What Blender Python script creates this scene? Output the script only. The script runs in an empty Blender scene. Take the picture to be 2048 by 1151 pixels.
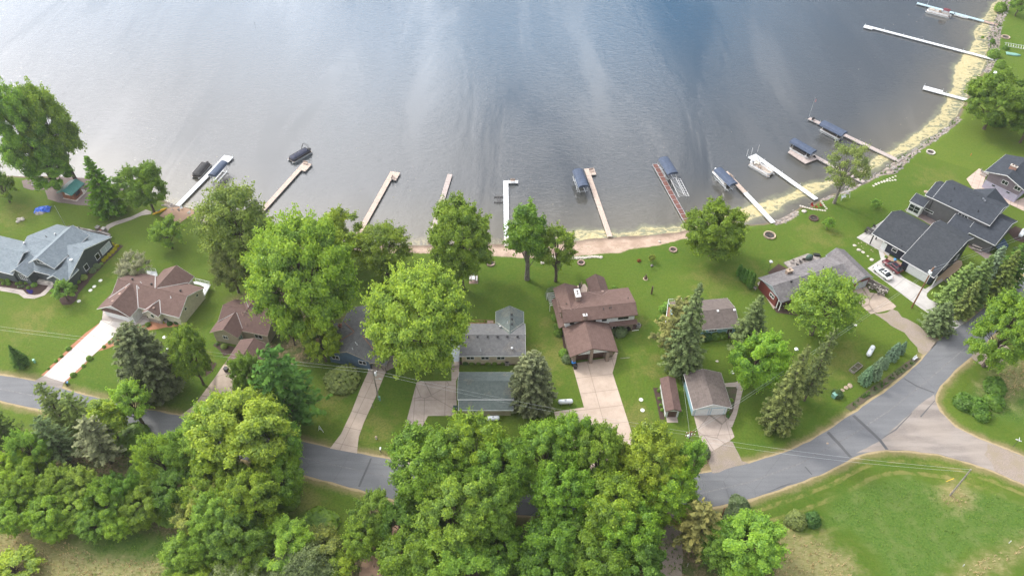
import bpy, math, random
import numpy as np
from mathutils import Vector
from mathutils.geometry import tessellate_polygon
R = math.radians
scn = bpy.context.scene
COL = scn.collection
F_PX, PITCH, CAM_H = 1522.0, R(45.37), 122.0

# ---------------------------------------------------------------- camera
cd = bpy.data.cameras.new('camera'); cam = bpy.data.objects.new('camera', cd); COL.objects.link(cam)
cam.location = (0, 0, CAM_H); cam.rotation_euler = (math.pi/2-PITCH, 0, 0)
cd.lens = F_PX/2048*36; cd.sensor_width = 36; cd.clip_start = 1; cd.clip_end = 12000
scn.camera = cam
# ---------------------------------------------------------------- light
SUN_EL, SUN_AZ = R(42), R(-52)          # azimuth from +Y, negative = to the left
sd = bpy.data.lights.new('sun', 'SUN'); sun = bpy.data.objects.new('sun', sd); COL.objects.link(sun)
sd.energy = 2.2; sd.angle = R(9); sd.color = (1.0, .93, .82)
sdir = Vector((math.sin(SUN_AZ)*math.cos(SUN_EL), math.cos(SUN_AZ)*math.cos(SUN_EL), math.sin(SUN_EL)))
sun.rotation_euler = (-sdir).to_track_quat('-Z', 'Y').to_euler()
scn.view_settings.view_transform = 'Standard'; scn.view_settings.look = 'None'
scn.view_settings.gamma = 1; scn.view_settings.exposure = 0.27
w = bpy.data.worlds.new('World'); scn.world = w; w.use_nodes = True

class NT:
    def __init__(s, nt): s.t = nt; s.n = nt.nodes; s.l = nt.links
    def new(s, typ, **kw):
        n = s.n.new(typ)
        for k, v in kw.items(): setattr(n, k, v)
        return n
    def put(s, sock, v):
        if v is None: return
        if hasattr(v, 'is_linked') or hasattr(v, 'links'): s.l.new(v, sock)
        else:
            if isinstance(v, (tuple, list)) and len(v) == 3 and sock.type == 'RGBA': v = (*v, 1)
            sock.default_value = v
    def math(s, op, a, b=None, c=None, clamp=False):
        n = s.new('ShaderNodeMath', operation=op, use_clamp=clamp)
        s.put(n.inputs[0], a)
        if b is not None: s.put(n.inputs[1], b)
        if c is not None: s.put(n.inputs[2], c)
        return n.outputs[0]
    def vmath(s, op, a, b=None):
        n = s.new('ShaderNodeVectorMath', operation=op); s.put(n.inputs[0], a)
        if b is not None: s.put(n.inputs[1], b)
        return n.outputs[0]
    def mix(s, f, a, b, mode='MIX'):
        n = s.new('ShaderNodeMix', data_type='RGBA', blend_type=mode)
        s.put(n.inputs[0], f); s.put(n.inputs[6], a); s.put(n.inputs[7], b); return n.outputs[2]
    def noise(s, vec, scale, detail=3, rough=.55, dist=0.):
        n = s.new('ShaderNodeTexNoise'); s.put(n.inputs['Vector'], vec)
        n.inputs['Scale'].default_value = scale; n.inputs['Detail'].default_value = detail
        n.inputs['Roughness'].default_value = rough; n.inputs['Distortion'].default_value = dist
        return n.outputs[0]
    def sstep(s, v, a, b, lo=0., hi=1.):
        n = s.new('ShaderNodeMapRange', interpolation_type='SMOOTHSTEP'); s.put(n.inputs[0], v)
        n.inputs[1].default_value = a; n.inputs[2].default_value = b
        n.inputs[3].default_value = lo; n.inputs[4].default_value = hi; return n.outputs[0]
    def map(s, vec, loc=(0,0,0), rot=(0,0,0), scale=(1,1,1)):
        n = s.new('ShaderNodeMapping'); s.put(n.inputs[0], vec)
        n.inputs[1].default_value = loc; n.inputs[2].default_value = rot; n.inputs[3].default_value = scale; return n.outputs[0]
    def attr(s, name): return s.new('ShaderNodeAttribute', attribute_name=name).outputs['Fac']
    def bump(s, h, strength, dist=.1, normal=None):
        n = s.new('ShaderNodeBump'); n.inputs['Strength'].default_value = strength
        n.inputs['Distance'].default_value = dist; s.put(n.inputs['Height'], h)
        if normal is not None: s.put(n.inputs['Normal'], normal)
        return n.outputs[0]
    def pos(s): return s.new('ShaderNodeNewGeometry').outputs['Position']
    def obj(s): return s.new('ShaderNodeTexCoord').outputs['Object']

def world():
    T = NT(w.node_tree); T.n.clear()
    out = T.new('ShaderNodeOutputWorld'); bg = T.new('ShaderNodeBackground')
    sky = T.new('ShaderNodeTexSky', sky_type='NISHITA'); sky.sun_disc = False
    sky.sun_elevation = SUN_EL; sky.sun_rotation = SUN_AZ; sky.dust_density = 1.0; sky.air_density = 1.0
    d = T.new('ShaderNodeTexCoord').outputs['Generated']
    sx = T.new('ShaderNodeSeparateXYZ'); T.put(sx.inputs[0], d)
    z = T.math('MAXIMUM', sx.outputs[2], .08)
    u = T.math('DIVIDE', sx.outputs[0], z); v = T.math('DIVIDE', sx.outputs[1], z)
    cx = T.new('ShaderNodeCombineXYZ'); T.put(cx.inputs[0], u); T.put(cx.inputs[1], v)
    p = cx.outputs[0]
    big = T.noise(T.map(p, (3.1, 1.7, 0), (0, 0, R(-14)), (1.0, .42, 1)), 1.5, 3, .5, .6)
    fine = T.noise(T.map(p, (7.1, 2.7, 0), (0, 0, R(-14)), (1.5, .40, 1)), 2.3, 5, .5, .5)
    # cloud cover thins out from the left of the lake to the right
    cov = T.math('MULTIPLY_ADD', u, -.62, T.math('MULTIPLY_ADD', v, -.16, .86))
    cov = T.math('ADD', cov, T.math('MULTIPLY_ADD', big, 1.7, -.85))
    cov = T.math('ADD', cov, T.math('MULTIPLY_ADD', fine, 4.0, -2.0))
    m = T.sstep(cov, -.10, .85)
    # thin cloud lit from behind glows towards the sun
    sv = T.new('ShaderNodeVectorMath', operation='DOT_PRODUCT'); T.put(sv.inputs[0], d); sv.inputs[1].default_value = tuple(sdir)
    glow = T.math('POWER', T.math('MAXIMUM', sv.outputs['Value'], 0.), 3.0)
    lum = T.math('MULTIPLY_ADD', glow, CLOUD_GLOW, CLOUD_BASE)
    shaft = T.noise(T.map(p, (1.3, 5.1, 0), (0, 0, R(-16)), (1.0, .22, 1)), 4.2, 3, .5, .25)
    lum = T.math('MULTIPLY', lum, T.sstep(shaft, .34, .68, .60, 1.35))
    cl = T.new('ShaderNodeMix', data_type='RGBA', blend_type='MULTIPLY'); cl.inputs[0].default_value = 1
    cl.inputs[6].default_value = (1, .985, 1.0, 1)
    cc = T.new('ShaderNodeCombineColor'); [T.put(cc.inputs[i], lum) for i in range(3)]
    T.put(cl.inputs[7], cc.outputs[0])
    c = T.mix(m, sky.outputs[0], cl.outputs[2])
    # everything below the horizon stays plain sky tint
    T.put(bg.inputs[0], c); bg.inputs[1].default_value = .1
    T.l.new(bg.outputs[0], out.inputs[0])
CLOUD_GLOW, CLOUD_BASE = 28., 12.5
world()

# ---------------------------------------------------------------- pixel -> ground (tape measure of the site)
def G(x, y, z=0.):
    a = (x-1024)/F_PX; b = (y-575.5)/F_PX
    dy = math.cos(PITCH)-b*math.sin(PITCH); dz = -math.sin(PITCH)-b*math.cos(PITCH)
    t = (z-CAM_H)/dz
    return (a*t, dy*t)
def ray(x, y):
    a = (x-1024)/F_PX; b = (y-575.5)/F_PX
    return Vector((a, math.cos(PITCH)-b*math.sin(PITCH), -math.sin(PITCH)-b*math.cos(PITCH)))
def height_at(b, ty):
    X, Y = G(*b); q = (ty-575.5)/F_PX
    dy = math.cos(PITCH)-q*math.sin(PITCH); dz = -math.sin(PITCH)-q*math.cos(PITCH)
    return CAM_H+Y/dy*dz
def ppm(X, Y, z=0.):      # photo pixels per metre there
    depth = Y*math.cos(PITCH)+(CAM_H-z)*math.sin(PITCH); return F_PX/depth

# ---------------------------------------------------------------- mesh building
class MB:
    def __init__(s): s.v = []; s.f = []; s.m = []
    def add(s, vs, fs, mi=0):
        o = len(s.v); s.v += [tuple(p) for p in vs]; s.f += [tuple(i+o for i in f) for f in fs]; s.m += [mi]*len(fs); return s
    def box(s, c, d, rz=0., mi=0, ry=0.):
        x, y, z = d[0]/2, d[1]/2, d[2]/2; vs = []
        for a, b, e in ((-1,-1,-1),(1,-1,-1),(1,1,-1),(-1,1,-1),(-1,-1,1),(1,-1,1),(1,1,1),(-1,1,1)):
            px, py, pz = a*x, b*y, e*z
            if ry: px, pz = px*math.cos(ry)+pz*math.sin(ry), -px*math.sin(ry)+pz*math.cos(ry)
            if rz: px, py = px*math.cos(rz)-py*math.sin(rz), px*math.sin(rz)+py*math.cos(rz)
            vs.append((c[0]+px, c[1]+py, c[2]+pz))
        return s.add(vs, [(0,3,2,1),(4,5,6,7),(0,1,5,4),(1,2,6,5),(2,3,7,6),(3,0,4,7)], mi)
    def bb(s, x0, x1, y0, y1, z0, z1, mi=0): return s.box(((x0+x1)/2,(y0+y1)/2,(z0+z1)/2),(x1-x0,y1-y0,z1-z0),0,mi)
    def tube(s, pts, r, n=8, mi=0, cap=True):
        pts = [Vector(p) for p in pts]; k = len(pts); rs = r if isinstance(r, (list, tuple)) else [r]*k; o = []
        for i, p in enumerate(pts):
            d = (pts[min(i+1, k-1)]-pts[max(i-1, 0)]).normalized()
            a = Vector((0,0,1)) if abs(d.z) < .9 else Vector((1,0,0))
            u = d.cross(a).normalized(); v = d.cross(u)
            o += [tuple(p+(u*math.cos(2*math.pi*j/n)+v*math.sin(2*math.pi*j/n))*rs[i]) for j in range(n)]
        fs = [(i*n+j, i*n+(j+1)%n, (i+1)*n+(j+1)%n, (i+1)*n+j) for i in range(k-1) for j in range(n)]
        if cap: fs += [tuple(range(n-1, -1, -1)), tuple(range((k-1)*n, k*n))]
        return s.add(o, fs, mi)
    def cyl(s, c, r, h, n=16, mi=0, r2=None): return s.tube([(c[0],c[1],c[2]), (c[0],c[1],c[2]+h)], [r, r if r2 is None else r2], n, mi)
    def lathe(s, prof, n=16, c=(0,0,0), mi=0, sx=1., sy=1.):
        o = []; k = len(prof)
        for r, z in prof: o += [(c[0]+r*sx*math.cos(2*math.pi*j/n), c[1]+r*sy*math.sin(2*math.pi*j/n), c[2]+z) for j in range(n)]
        fs = [(i*n+j, i*n+(j+1)%n, (i+1)*n+(j+1)%n, (i+1)*n+j) for i in range(k-1) for j in range(n)]
        fs += [tuple(range(n-1, -1, -1)), tuple(range((k-1)*n, k*n))]
        return s.add(o, fs, mi)
    def poly(s, pts, z0, z1, mi=0, mside=None):
        """closed prism over a ground polygon"""
        n = len(pts); A = sum(pts[i][0]*pts[(i+1)%n][1]-pts[(i+1)%n][0]*pts[i][1] for i in range(n))
        if A < 0: pts = pts[::-1]
        tri = tessellate_polygon([[Vector((p[0], p[1], 0)) for p in pts]])
        o = [(p[0], p[1], z1) for p in pts]
        s.add(o, [t if (Vector(o[t[1]])-Vector(o[t[0]])).cross(Vector(o[t[2]])-Vector(o[t[0]])).z > 0 else t[::-1] for t in tri], mi)
        s.add([(p[0], p[1], z0) for p in pts]+o, [(i, (i+1)%n, n+(i+1)%n, n+i) for i in range(n)], mi if mside is None else mside)
        return s
    def prism(s, prof, y0, y1, mi=0, axis='y'):
        """closed profile (x,z) pulled along y (or (y,z) along x)"""
        n = len(prof); A = sum(prof[i][0]*prof[(i+1)%n][1]-prof[(i+1)%n][0]*prof[i][1] for i in range(n))
        if axis == 'y':
            o = [(a, y0, b) for a, b in prof]+[(a, y1, b) for a, b in prof]
        else:
            o = [(y0, a, b) for a, b in prof]+[(y1, a, b) for a, b in prof]
        fs = [(i, (i+1)%n, n+(i+1)%n, n+i) for i in range(n)]+[tuple(range(n-1, -1, -1)), tuple(range(n, 2*n))]
        if (A > 0) == (axis == 'y'): fs = [f[::-1] for f in fs]
        return s.add(o, fs, mi)
    def build(s, name, mats, parent=None, smooth=False, loc=None, rz=0.):
        me = bpy.data.meshes.new(name); me.from_pydata(s.v, [], s.f)
        mats = mats if isinstance(mats, (list, tuple)) else [mats]
        for m in mats: me.materials.append(m)
        if len(mats) > 1: me.polygons.foreach_set('material_index', s.m)
        if smooth: me.polygons.foreach_set('use_smooth', [True]*len(s.f))
        me.update()
        o = bpy.data.objects.new(name, me); COL.objects.link(o)
        if parent: o.parent = parent
        if loc: o.location = loc if len(loc) == 3 else (*loc, 0)
        if rz: o.rotation_euler = (0, 0, rz)
        return o
def tag(o, label=None, cat=None, group=None, kind=None):
    if label: o['label'] = label
    if cat: o['category'] = cat
    if group: o['group'] = group
    if kind: o['kind'] = kind
    return o
def thing(name, label, cat, loc, rz=0., group=None):
    o = bpy.data.objects.new(name, None); COL.objects.link(o); o.empty_display_size = .3
    o.location = loc if len(loc) == 3 else (*loc, 0); o.rotation_euler = (0, 0, rz)
    return tag(o, label, cat, group)
def kids(o): return [c for c in bpy.data.objects if c.parent == o]
def dup(o, loc, rz=None, label=None, group=None, scale=None, children=None):
    c = o.copy(); COL.objects.link(c); c.location = loc if len(loc) == 3 else (*loc, 0)
    if rz is not None: c.rotation_euler = (0, 0, rz)
    if scale: c.scale = scale if isinstance(scale, tuple) else (scale,)*3
    if label: c['label'] = label
    if group: c['group'] = group
    for ch in (children if children is not None else kids(o)):
        k = ch.copy(); COL.objects.link(k); k.parent = c
        for g in kids(ch):
            h = g.copy(); COL.objects.link(h); h.parent = k
    return c

# ---------------------------------------------------------------- materials
MATS = {}
def mat(name, fn):
    m = bpy.data.materials.new(name); m.use_nodes = True; T = NT(m.node_tree); T.n.clear()
    out = T.new('ShaderNodeOutputMaterial'); b = T.new('ShaderNodeBsdfPrincipled')
    T.l.new(b.outputs[0], out.inputs[0]); fn(T, b, out); MATS[name] = m; return m
def plain(name, col, rough=.6, metal=0., var=.12, scale=3., spec=.5, bump=0., coat=0.):
    def fn(T, b, out):
        o = T.obj(); n = T.noise(o, scale, 4); n2 = T.noise(o, scale*9, 2)
        f = T.math('ADD', T.math('MULTIPLY', n, .65), T.math('MULTIPLY', n2, .35))
        dk = tuple(c*(1-var*1.6) for c in col); lt = tuple(min(1, c*(1+var*1.2)) for c in col)
        T.put(b.inputs['Base Color'], T.mix(T.sstep(f, .3, .7), dk, lt))
        b.inputs['Roughness'].default_value = rough; b.inputs['Metallic'].default_value = metal
        b.inputs['Specular IOR Level'].default_value = spec; b.inputs['Coat Weight'].default_value = coat
        if bump: T.put(b.inputs['Normal'], T.bump(n2, bump, .02))
    return mat(name, fn)
def shingle(name, c1, c2, rows=.16, debris=0.):
    """asphalt shingles: speckled granules, faint courses, weather streaks"""
    def fn(T, b, out):
        o = T.obj(); sp = T.noise(o, 7.5, 4, .75)
        blot = T.noise(o, .55, 3)
        sx = T.new('ShaderNodeSeparateXYZ'); T.put(sx.inputs[0], o)
        course = T.math('FRACT', T.math('DIVIDE', sx.outputs[2], rows))
        vor = T.new('ShaderNodeTexVoronoi', feature='F1'); T.put(vor.inputs['Vector'], T.map(o, scale=(1, 1, 1))); vor.inputs['Scale'].default_value = 2.6
        vs = T.new('ShaderNodeSeparateColor'); T.put(vs.inputs[0], vor.outputs['Color'])
        f = T.math('ADD', T.math('MULTIPLY', sp, .6), T.math('MULTIPLY', vs.outputs[0], .22))
        f = T.math('ADD', f, T.math('MULTIPLY', blot, .25))
        c = T.mix(T.sstep(f, .15, .95), c1, c2)
        c = T.mix(T.sstep(course, .0, .22, .22, 0.), c, (.01, .01, .01))
        if debris:
            dn = T.math('MULTIPLY', T.noise(o, 9., 3, .7), T.sstep(T.noise(o, .35, 2), .40, .62))
            c = T.mix(T.sstep(dn, .60-debris, .70-debris, 0., .8), c, (.42, .33, .22))
        T.put(b.inputs['Base Color'], c); b.inputs['Roughness'].default_value = .85
        b.inputs['Specular IOR Level'].default_value = .35
        T.put(b.inputs['Normal'], T.bump(T.math('ADD', course, sp), .5, .03))
    return mat(name, fn)
def siding(name, col, pitch=.2, var=.1):
    def fn(T, b, out):
        o = T.obj(); sx = T.new('ShaderNodeSeparateXYZ'); T.put(sx.inputs[0], o)
        fr = T.math('FRACT', T.math('DIVIDE', sx.outputs[2], pitch)); n = T.noise(o, 1.4, 4, .65)
        c = T.mix(T.sstep(n, .3, .7), tuple(k*(1-var) for k in col), tuple(min(1, k*(1+var)) for k in col))
        T.put(b.inputs['Base Color'], T.mix(T.sstep(fr, 0., .12, .35, 0.), c, tuple(k*.3 for k in col)))
        b.inputs['Roughness'].default_value = .6
        T.put(b.inputs['Normal'], T.bump(fr, .6, .02))
    return mat(name, fn)
def masonry(name, c1, c2, mortar, bw=.4, rh=.12):
    def fn(T, b, out):
        o = T.obj(); s = T.new('ShaderNodeSeparateXYZ'); T.put(s.inputs[0], o)
        cb = T.new('ShaderNodeCombineXYZ'); T.put(cb.inputs[0], T.math('ADD', s.outputs[0], s.outputs[1])); T.put(cb.inputs[1], s.outputs[2])
        br = T.new('ShaderNodeTexBrick'); T.put(br.inputs['Vector'], cb.outputs[0]); br.inputs['Scale'].default_value = 1
        br.inputs['Color1'].default_value = (*c1, 1); br.inputs['Color2'].default_value = (*c2, 1); br.inputs['Mortar'].default_value = (*mortar, 1)
        br.inputs['Mortar Size'].default_value = .012; br.inputs['Brick Width'].default_value = bw; br.inputs['Row Height'].default_value = rh
        T.put(b.inputs['Base Color'], br.outputs[0]); b.inputs['Roughness'].default_value = .85
    return mat(name, fn)
def concrete(name, c1, c2, joint=None, ang=0., jcol=None, crack=0.):
    def fn(T, b, out):
        p = T.pos(); n = T.noise(p, .35, 5, .65); g = T.noise(p, 6., 3, .7)
        f = T.math('ADD', T.math('MULTIPLY', n, .75), T.math('MULTIPLY', g, .25))
        c = T.mix(T.sstep(f, .34, .66), c1, c2)
        if joint:
            q = T.map(p, rot=(0, 0, -ang)); s = T.new('ShaderNodeSeparateXYZ'); T.put(s.inputs[0], q)
            for k in (0, 1):
                fr = T.math('FRACT', T.math('DIVIDE', T.math('ADD', s.outputs[k], 1000.), joint[k]))
                c = T.mix(T.sstep(T.math('ABSOLUTE', T.math('SUBTRACT', fr, .5)), .5-.09/joint[k], .5-.03/joint[k], 0., .55), c, jcol or tuple(k2*.45 for k2 in c1))
        if crack:
            v = T.new('ShaderNodeTexVoronoi', feature='DISTANCE_TO_EDGE'); T.put(v.inputs['Vector'], T.map(p, loc=(1.3, 2.2, 0))); v.inputs['Scale'].default_value = crack
            c = T.mix(T.sstep(v.outputs[0], 0., .02, .7, 0.), c, tuple(k2*.35 for k2 in c1))
        T.put(b.inputs['Base Color'], c); b.inputs['Roughness'].default_value = .9
        T.put(b.inputs['Normal'], T.bump(g, .3, .02))
    return mat(name, fn)

shingle('roof_brown', (.105, .064, .055), (.195, .128, .110))
shingle('roof_umber', (.10, .068, .060), (.215, .150, .130), debris=.02)
shingle('roof_plum', (.095, .058, .052), (.18, .115, .10))
shingle('roof_grey', (.10, .105, .11), (.215, .215, .22), debris=.05)
shingle('roof_green', (.085, .108, .104), (.175, .21, .20), debris=.07)
shingle('roof_slate', (.022, .028, .038), (.06, .07, .088))
shingle('roof_navy', (.024, .029, .036), (.062, .070, .082))
shingle('roof_light', (.135, .17, .20), (.28, .33, .37))
shingle('roof_weather', (.09, .085, .09), (.26, .245, .25))
shingle('roof_taupe', (.095, .078, .072), (.205, .17, .155))
siding('side_charcoal', (.075, .092, .10)); siding('side_cream', (.60, .56, .47)); siding('side_tan', (.40, .35, .27))
siding('side_blue', (.105, .17, .26)); siding('side_beige', (.50, .43, .33)); siding('side_white', (.70, .72, .74))
siding('side_iceblue', (.35, .55, .66)); siding('side_red', (.155, .032, .028), .3); siding('side_navy', (.017, .024, .045), .3)
siding('side_grey', (.125, .125, .135)); siding('side_mauve', (.20, .165, .20)); siding('base_lilac', (.42, .40, .52), .4)
siding('side_greytrim', (.33, .38, .42)); siding('logs', (.22, .085, .04), .22, .3)
masonry('brick', (.23, .15, .115), (.31, .215, .165), (.36, .33, .29), .22, .08)
masonry('brick_red', (.30, .10, .06), (.38, .15, .09), (.42, .38, .33), .22, .08)
masonry('field_stone', (.24, .20, .18), (.40, .36, .32), (.12, .11, .10), .35, .22)
plain('white_trim', (.78, .79, .80), .45, var=.05); plain('white_paint', (.76, .78, .80), .5, var=.06)
plain('dark_trim', (.055, .05, .05), .5); plain('tan_trim', (.42, .37, .29), .5)
plain('brown_trim', (.10, .06, .045), .6); plain('brown_door', (.10, .052, .04), .5, var=.2); plain('grey_door', (.42, .46, .50), .5, var=.06)
plain('glass', (.02, .028, .035), .06, spec=.9, var=.25, scale=.8); plain('teal_glass', (.22, .36, .36), .1, spec=.8)
plain('blind', (.55, .62, .68), .25); plain('steel', (.5, .52, .54), .35, .9, .1); plain('alu', (.62, .65, .67), .4, .6, .08)
plain('black', (.012, .012, .014), .5); plain('rubber', (.018, .018, .018), .8); plain('tank_white', (.78, .82, .86), .3, var=.05, coat=.3)
plain('canvas_blue', (.06, .085, .14), .75, var=.14, scale=1.2); plain('canvas_navy', (.016, .022, .055), .7, var=.25, scale=1.5)
plain('canvas_black', (.014, .015, .02), .7, var=.3, scale=1.5); plain('canvas_green', (.07, .12, .10), .8, var=.3); plain('maroon_cloth', (.12, .02, .03), .8)
plain('vinyl_seat', (.62, .58, .52), .5); plain('pont_deck', (.36, .31, .27), .8); plain('car_white', (.80, .81, .82), .22, var=.02, coat=.8)
plain('car_maroon', (.11, .008, .014), .22, var=.1, coat=.9); plain('car_dark', (.03, .03, .035), .25, coat=.6); plain('tail_red', (.35, .01, .01), .3)
plain('blue_plastic', (.02, .22, .62), .45); plain('tarp_blue', (.03, .13, .60), .5, var=.4, scale=2.5); plain('kayak_yellow', (.80, .48, .02), .35)
plain('bark', (.115, .09, .07), .95, var=.35, scale=2.5, bump=.6); plain('bark_grey', (.20, .18, .16), .95, var=.35, scale=2.5, bump=.6)
plain('pole_wood', (.23, .11, .055), .85, var=.35, scale=1.5); plain('pole_grey', (.30, .27, .24), .85, var=.3, scale=1.5)
plain('deck_wood', (.34, .17, .10), .8, var=.3, scale=2.); plain('weathered_wood', (.30, .27, .25), .85, var=.3, scale=2.)
plain('stone_pale', (.55, .51, .45), .9, var=.35, scale=1.3, bump=.5); plain('stone_grey', (.30, .28, .265), .9, var=.5, scale=.6, bump=.5)
plain('stone_tan', (.42, .33, .25), .9, var=.35, scale=1.); plain('pink_stone', (.38, .27, .23), .9, var=.3, scale=1.)
plain('septic_white', (.70, .70, .66), .6); plain('elec_green', (.20, .40, .34), .6); plain('mint', (.30, .62, .48), .5)
plain('orange', (.75, .16, .06), .5); plain('sign_blue', (.03, .20, .45), .5); plain('flag_red', (.5, .04, .04), .8); plain('flag_blue', (.03, .05, .25), .8)
plain('flag_white', (.75, .75, .75), .8); plain('ash', (.05, .047, .045), .95, var=.5); plain('green_can', (.03, .07, .06), .5)
plain('yellow_tag', (.75, .50, .03), .5); plain('purple', (.10, .07, .42), .8); plain('pool_blue', (.10, .35, .55), .4); plain('lumber', (.55, .38, .16), .8)
plain('deck_tan', (.50, .40, .34), .75, var=.16, scale=2.); plain('deck_pinkgrey', (.42, .36, .34), .75, var=.16, scale=2.)
plain('deck_white', (.72, .75, .78), .5, var=.08, scale=1.5); plain('deck_red', (.155, .065, .052), .8, var=.25, scale=2.); plain('deck_blue', (.40, .55, .62), .5, var=.15, scale=1.5)
plain('metal_roof_green', (.045, .22, .19), .4, var=.15); plain('solar_dark', (.02, .04, .07), .25)
# ================================================================ terrain, lake, roads
def sdf(P, poly, closed=True):
    """signed distance (positive inside) of Nx2 points to a polygon"""
    A = np.array(poly, float); B = np.roll(A, -1, 0)
    if not closed: A, B = A[:-1], B[:-1]
    d = np.full(len(P), 1e9); ins = np.zeros(len(P), bool)
    for a, b in zip(A, B):
        e = b-a; L = max((e*e).sum(), 1e-9)
        t = np.clip(((P-a)@e)/L, 0, 1); q = a+t[:, None]*e
        d = np.minimum(d, ((P-q)**2).sum(1))
    if closed:
        for a, b in zip(A, B):
            c = (a[1] > P[:, 1]) != (b[1] > P[:, 1])
            with np.errstate(divide='ignore', invalid='ignore'):
                xx = a[0]+(P[:, 1]-a[1])/(b[1]-a[1])*(b[0]-a[0])
            ins ^= c & (P[:, 0] < xx)
    d = np.sqrt(d)
    return np.where(ins, d, -d) if closed else d
WZ = -.8
shore_px = [(-120,345),(-60,346),(0,350),(45,353),(110,352),(150,356),(200,372),(240,388),(290,392),(325,399),(352,411),(390,418),(430,447),(480,467),
 (560,482),(640,484),(700,483),(750,485),(800,489),(850,489),(900,488),(960,487),(1010,487),(1050,487),(1085,483),(1150,480),(1200,474),(1260,471),
 (1330,466),(1380,459),(1430,454),(1490,449),(1526,447),(1549,442),(1574,430),(1592,419),(1601,412),(1617,415),(1639,399),(1664,387),(1680,385),
 (1705,372),(1732,363),(1752,349),(1770,336),(1784,326),(1804,315),(1820,306),(1850,285),(1887,260),(1899,251),(1917,228),(1932,200),(1945,170),(1969,140),
 (1980,122),(1979,106),(1974,75),(1984,52),(1991,36),(2000,16),(2005,0),(2015,-30),(2035,-80)]
shore = [G(x, y, WZ) for x, y in shore_px]
lake = [(-3500, 500), (-420, 215)]+shore+[(300, 520), (520, 900), (900, 3500), (-3500, 3500)]
algae_px = [(1340,475),(1285,480),(1225,485),(1150,490),(1092,474),(1110,467),(1150,458),(1209,458),(1225,464),(1250,461),(1268,459),(1286,453),(1336,453),(1372,447),(1401,440),
 (1478,416),(1517,403),(1576,388),(1603,369),(1655,358),(1709,345),(1734,333),(1739,320),(1757,308),(1775,304),(1800,286),(1820,272),(1840,257),(1876,226),(1887,199),
 (1903,174),(1905,147),(1908,135),(1917,113),(1935,102),(1946,79),(1941,62),(1960,47),(1957,38),(1971,29),(1979,11),(1991,0),(2005,-40),(2030,-60),
 (2035,-20),(2008,16),(1997,52),(1985,80),(1984,95),(1984,112),(1975,126),(1962,150),(1950,175),(1938,205),(1910,238),(1892,258),(1855,281),(1818,304),(1785,318),(1752,338),(1700,362),
 (1660,375),(1620,392),(1580,405),(1545,428),(1500,444),(1450,452),(1400,458)]
algae = [G(x, y, WZ) for x, y in algae_px]
pale = [[G(x, y, WZ) for x, y in q] for q in (
 [(300,390),(330,392),(365,402),(420,425),(440,445),(470,462),(440,462),(400,440),(340,415)],
 [(790,480),(840,474),(900,473),(960,478),(1050,478),(1080,473),(1090,490),(800,500)], [(520,470),(700,455),(720,495),(540,500)])]
sand = [G(x, y) for x, y in [(560,488),(600,495),(690,497),(740,503),(820,505),(900,505),(960,510),(1040,515),(1100,518),(1150,512),(1205,507),(1240,505),(1262,497),(1295,494),(1330,486),(1380,472),(1425,461),
 (1440,440),(1300,440),(1100,455),(900,465),(700,465),(560,470)]]
north = [(-160,722),(0,750),(68,761.5),(124,776),(169,790),(208,799),(294,819),(352,829),(420,843),(490,858),(562,873),(660,895),(711,904.5),(781,918),(830,929),(900,944),(1000,958),(1100,966),(1200,967),(1300,961),(1380,951),
 (1422,943),(1460,934),(1500,925),(1560,907),(1580,900),(1620,882),(1652,862.5),(1704,827.5),(1776,778),(1808,753),(1844,719),(1873,683),(1903,659),(1932,645),(1960,622),(2014,582),(2048,552),(2140,480)]
south = [(2200,510),(2048,610),(1992,664),(1943,713),(1921,730),(1892,760),(1880,772),(1871,790),(1871,803),(1879,822),(1911,853.6),(1956,876),(2001,894),(2048,913),(2150,960),
 (2150,1010),(2048,967),(1985,940),(1938,924),(1875,907),(1811,900),(1773,899),(1735,904),(1704,915),(1653,943),(1590,967),(1511,994),(1441,1010),(1400,1016),(1320,1025),(1220,1032),(1126,1032),(1071,1031),(960,1024),(880,1013),
 (789,998),(734,983),(664,963),(575,941),(490,918),(420,902),(300,872),(200,848),(100,823),(0,800),(-160,765)]
road = [G(x, y) for x, y in north+south]
weeds = [[G(x, y) for x, y in q] for q in (
 [(1640,1050),(1680,985),(1780,955),(1830,955),(1880,975),(1890,1010),(1940,1010),(1925,990),(1925,975),(1990,985),(2060,1010),(2200,1040),(2200,1120),(2048,1075),(1960,1095),(1880,1140),(1850,1200),(1780,1200),(1760,1110),(1700,1060)],
 [(1660,1000),(1740,980),(1765,1040),(1690,1060)],
 [(1935,790),(1990,735),(2060,700),(2200,700),(2200,880),(2040,850),(1960,830)],
 [(130,1160),(150,1070),(260,1040),(340,1050),(370,1151),(350,1260),(100,1260)])]
drygr = [[G(x, y) for x, y in q] for q in (
 [(-150,1035),(60,1035),(120,1075),(200,1110),(330,1120),(350,1260),(-150,1260)],
 [(1480,1260),(1510,1120),(1560,1060),(1640,1080),(1700,1110),(1750,1260)],
 [(1860,1260),(1900,1160),(1960,1115),(2048,1085),(2200,1050),(2200,1075),(2048,1105),(1950,1160),(1930,1260)],
 [(1875,1000),(1890,975),(1920,972),(1945,992),(1930,1015),(1895,1012)],
 [(1960,770),(2000,740),(2060,715),(2140,700),(2140,770),(2060,770),(2000,810)])]
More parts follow.
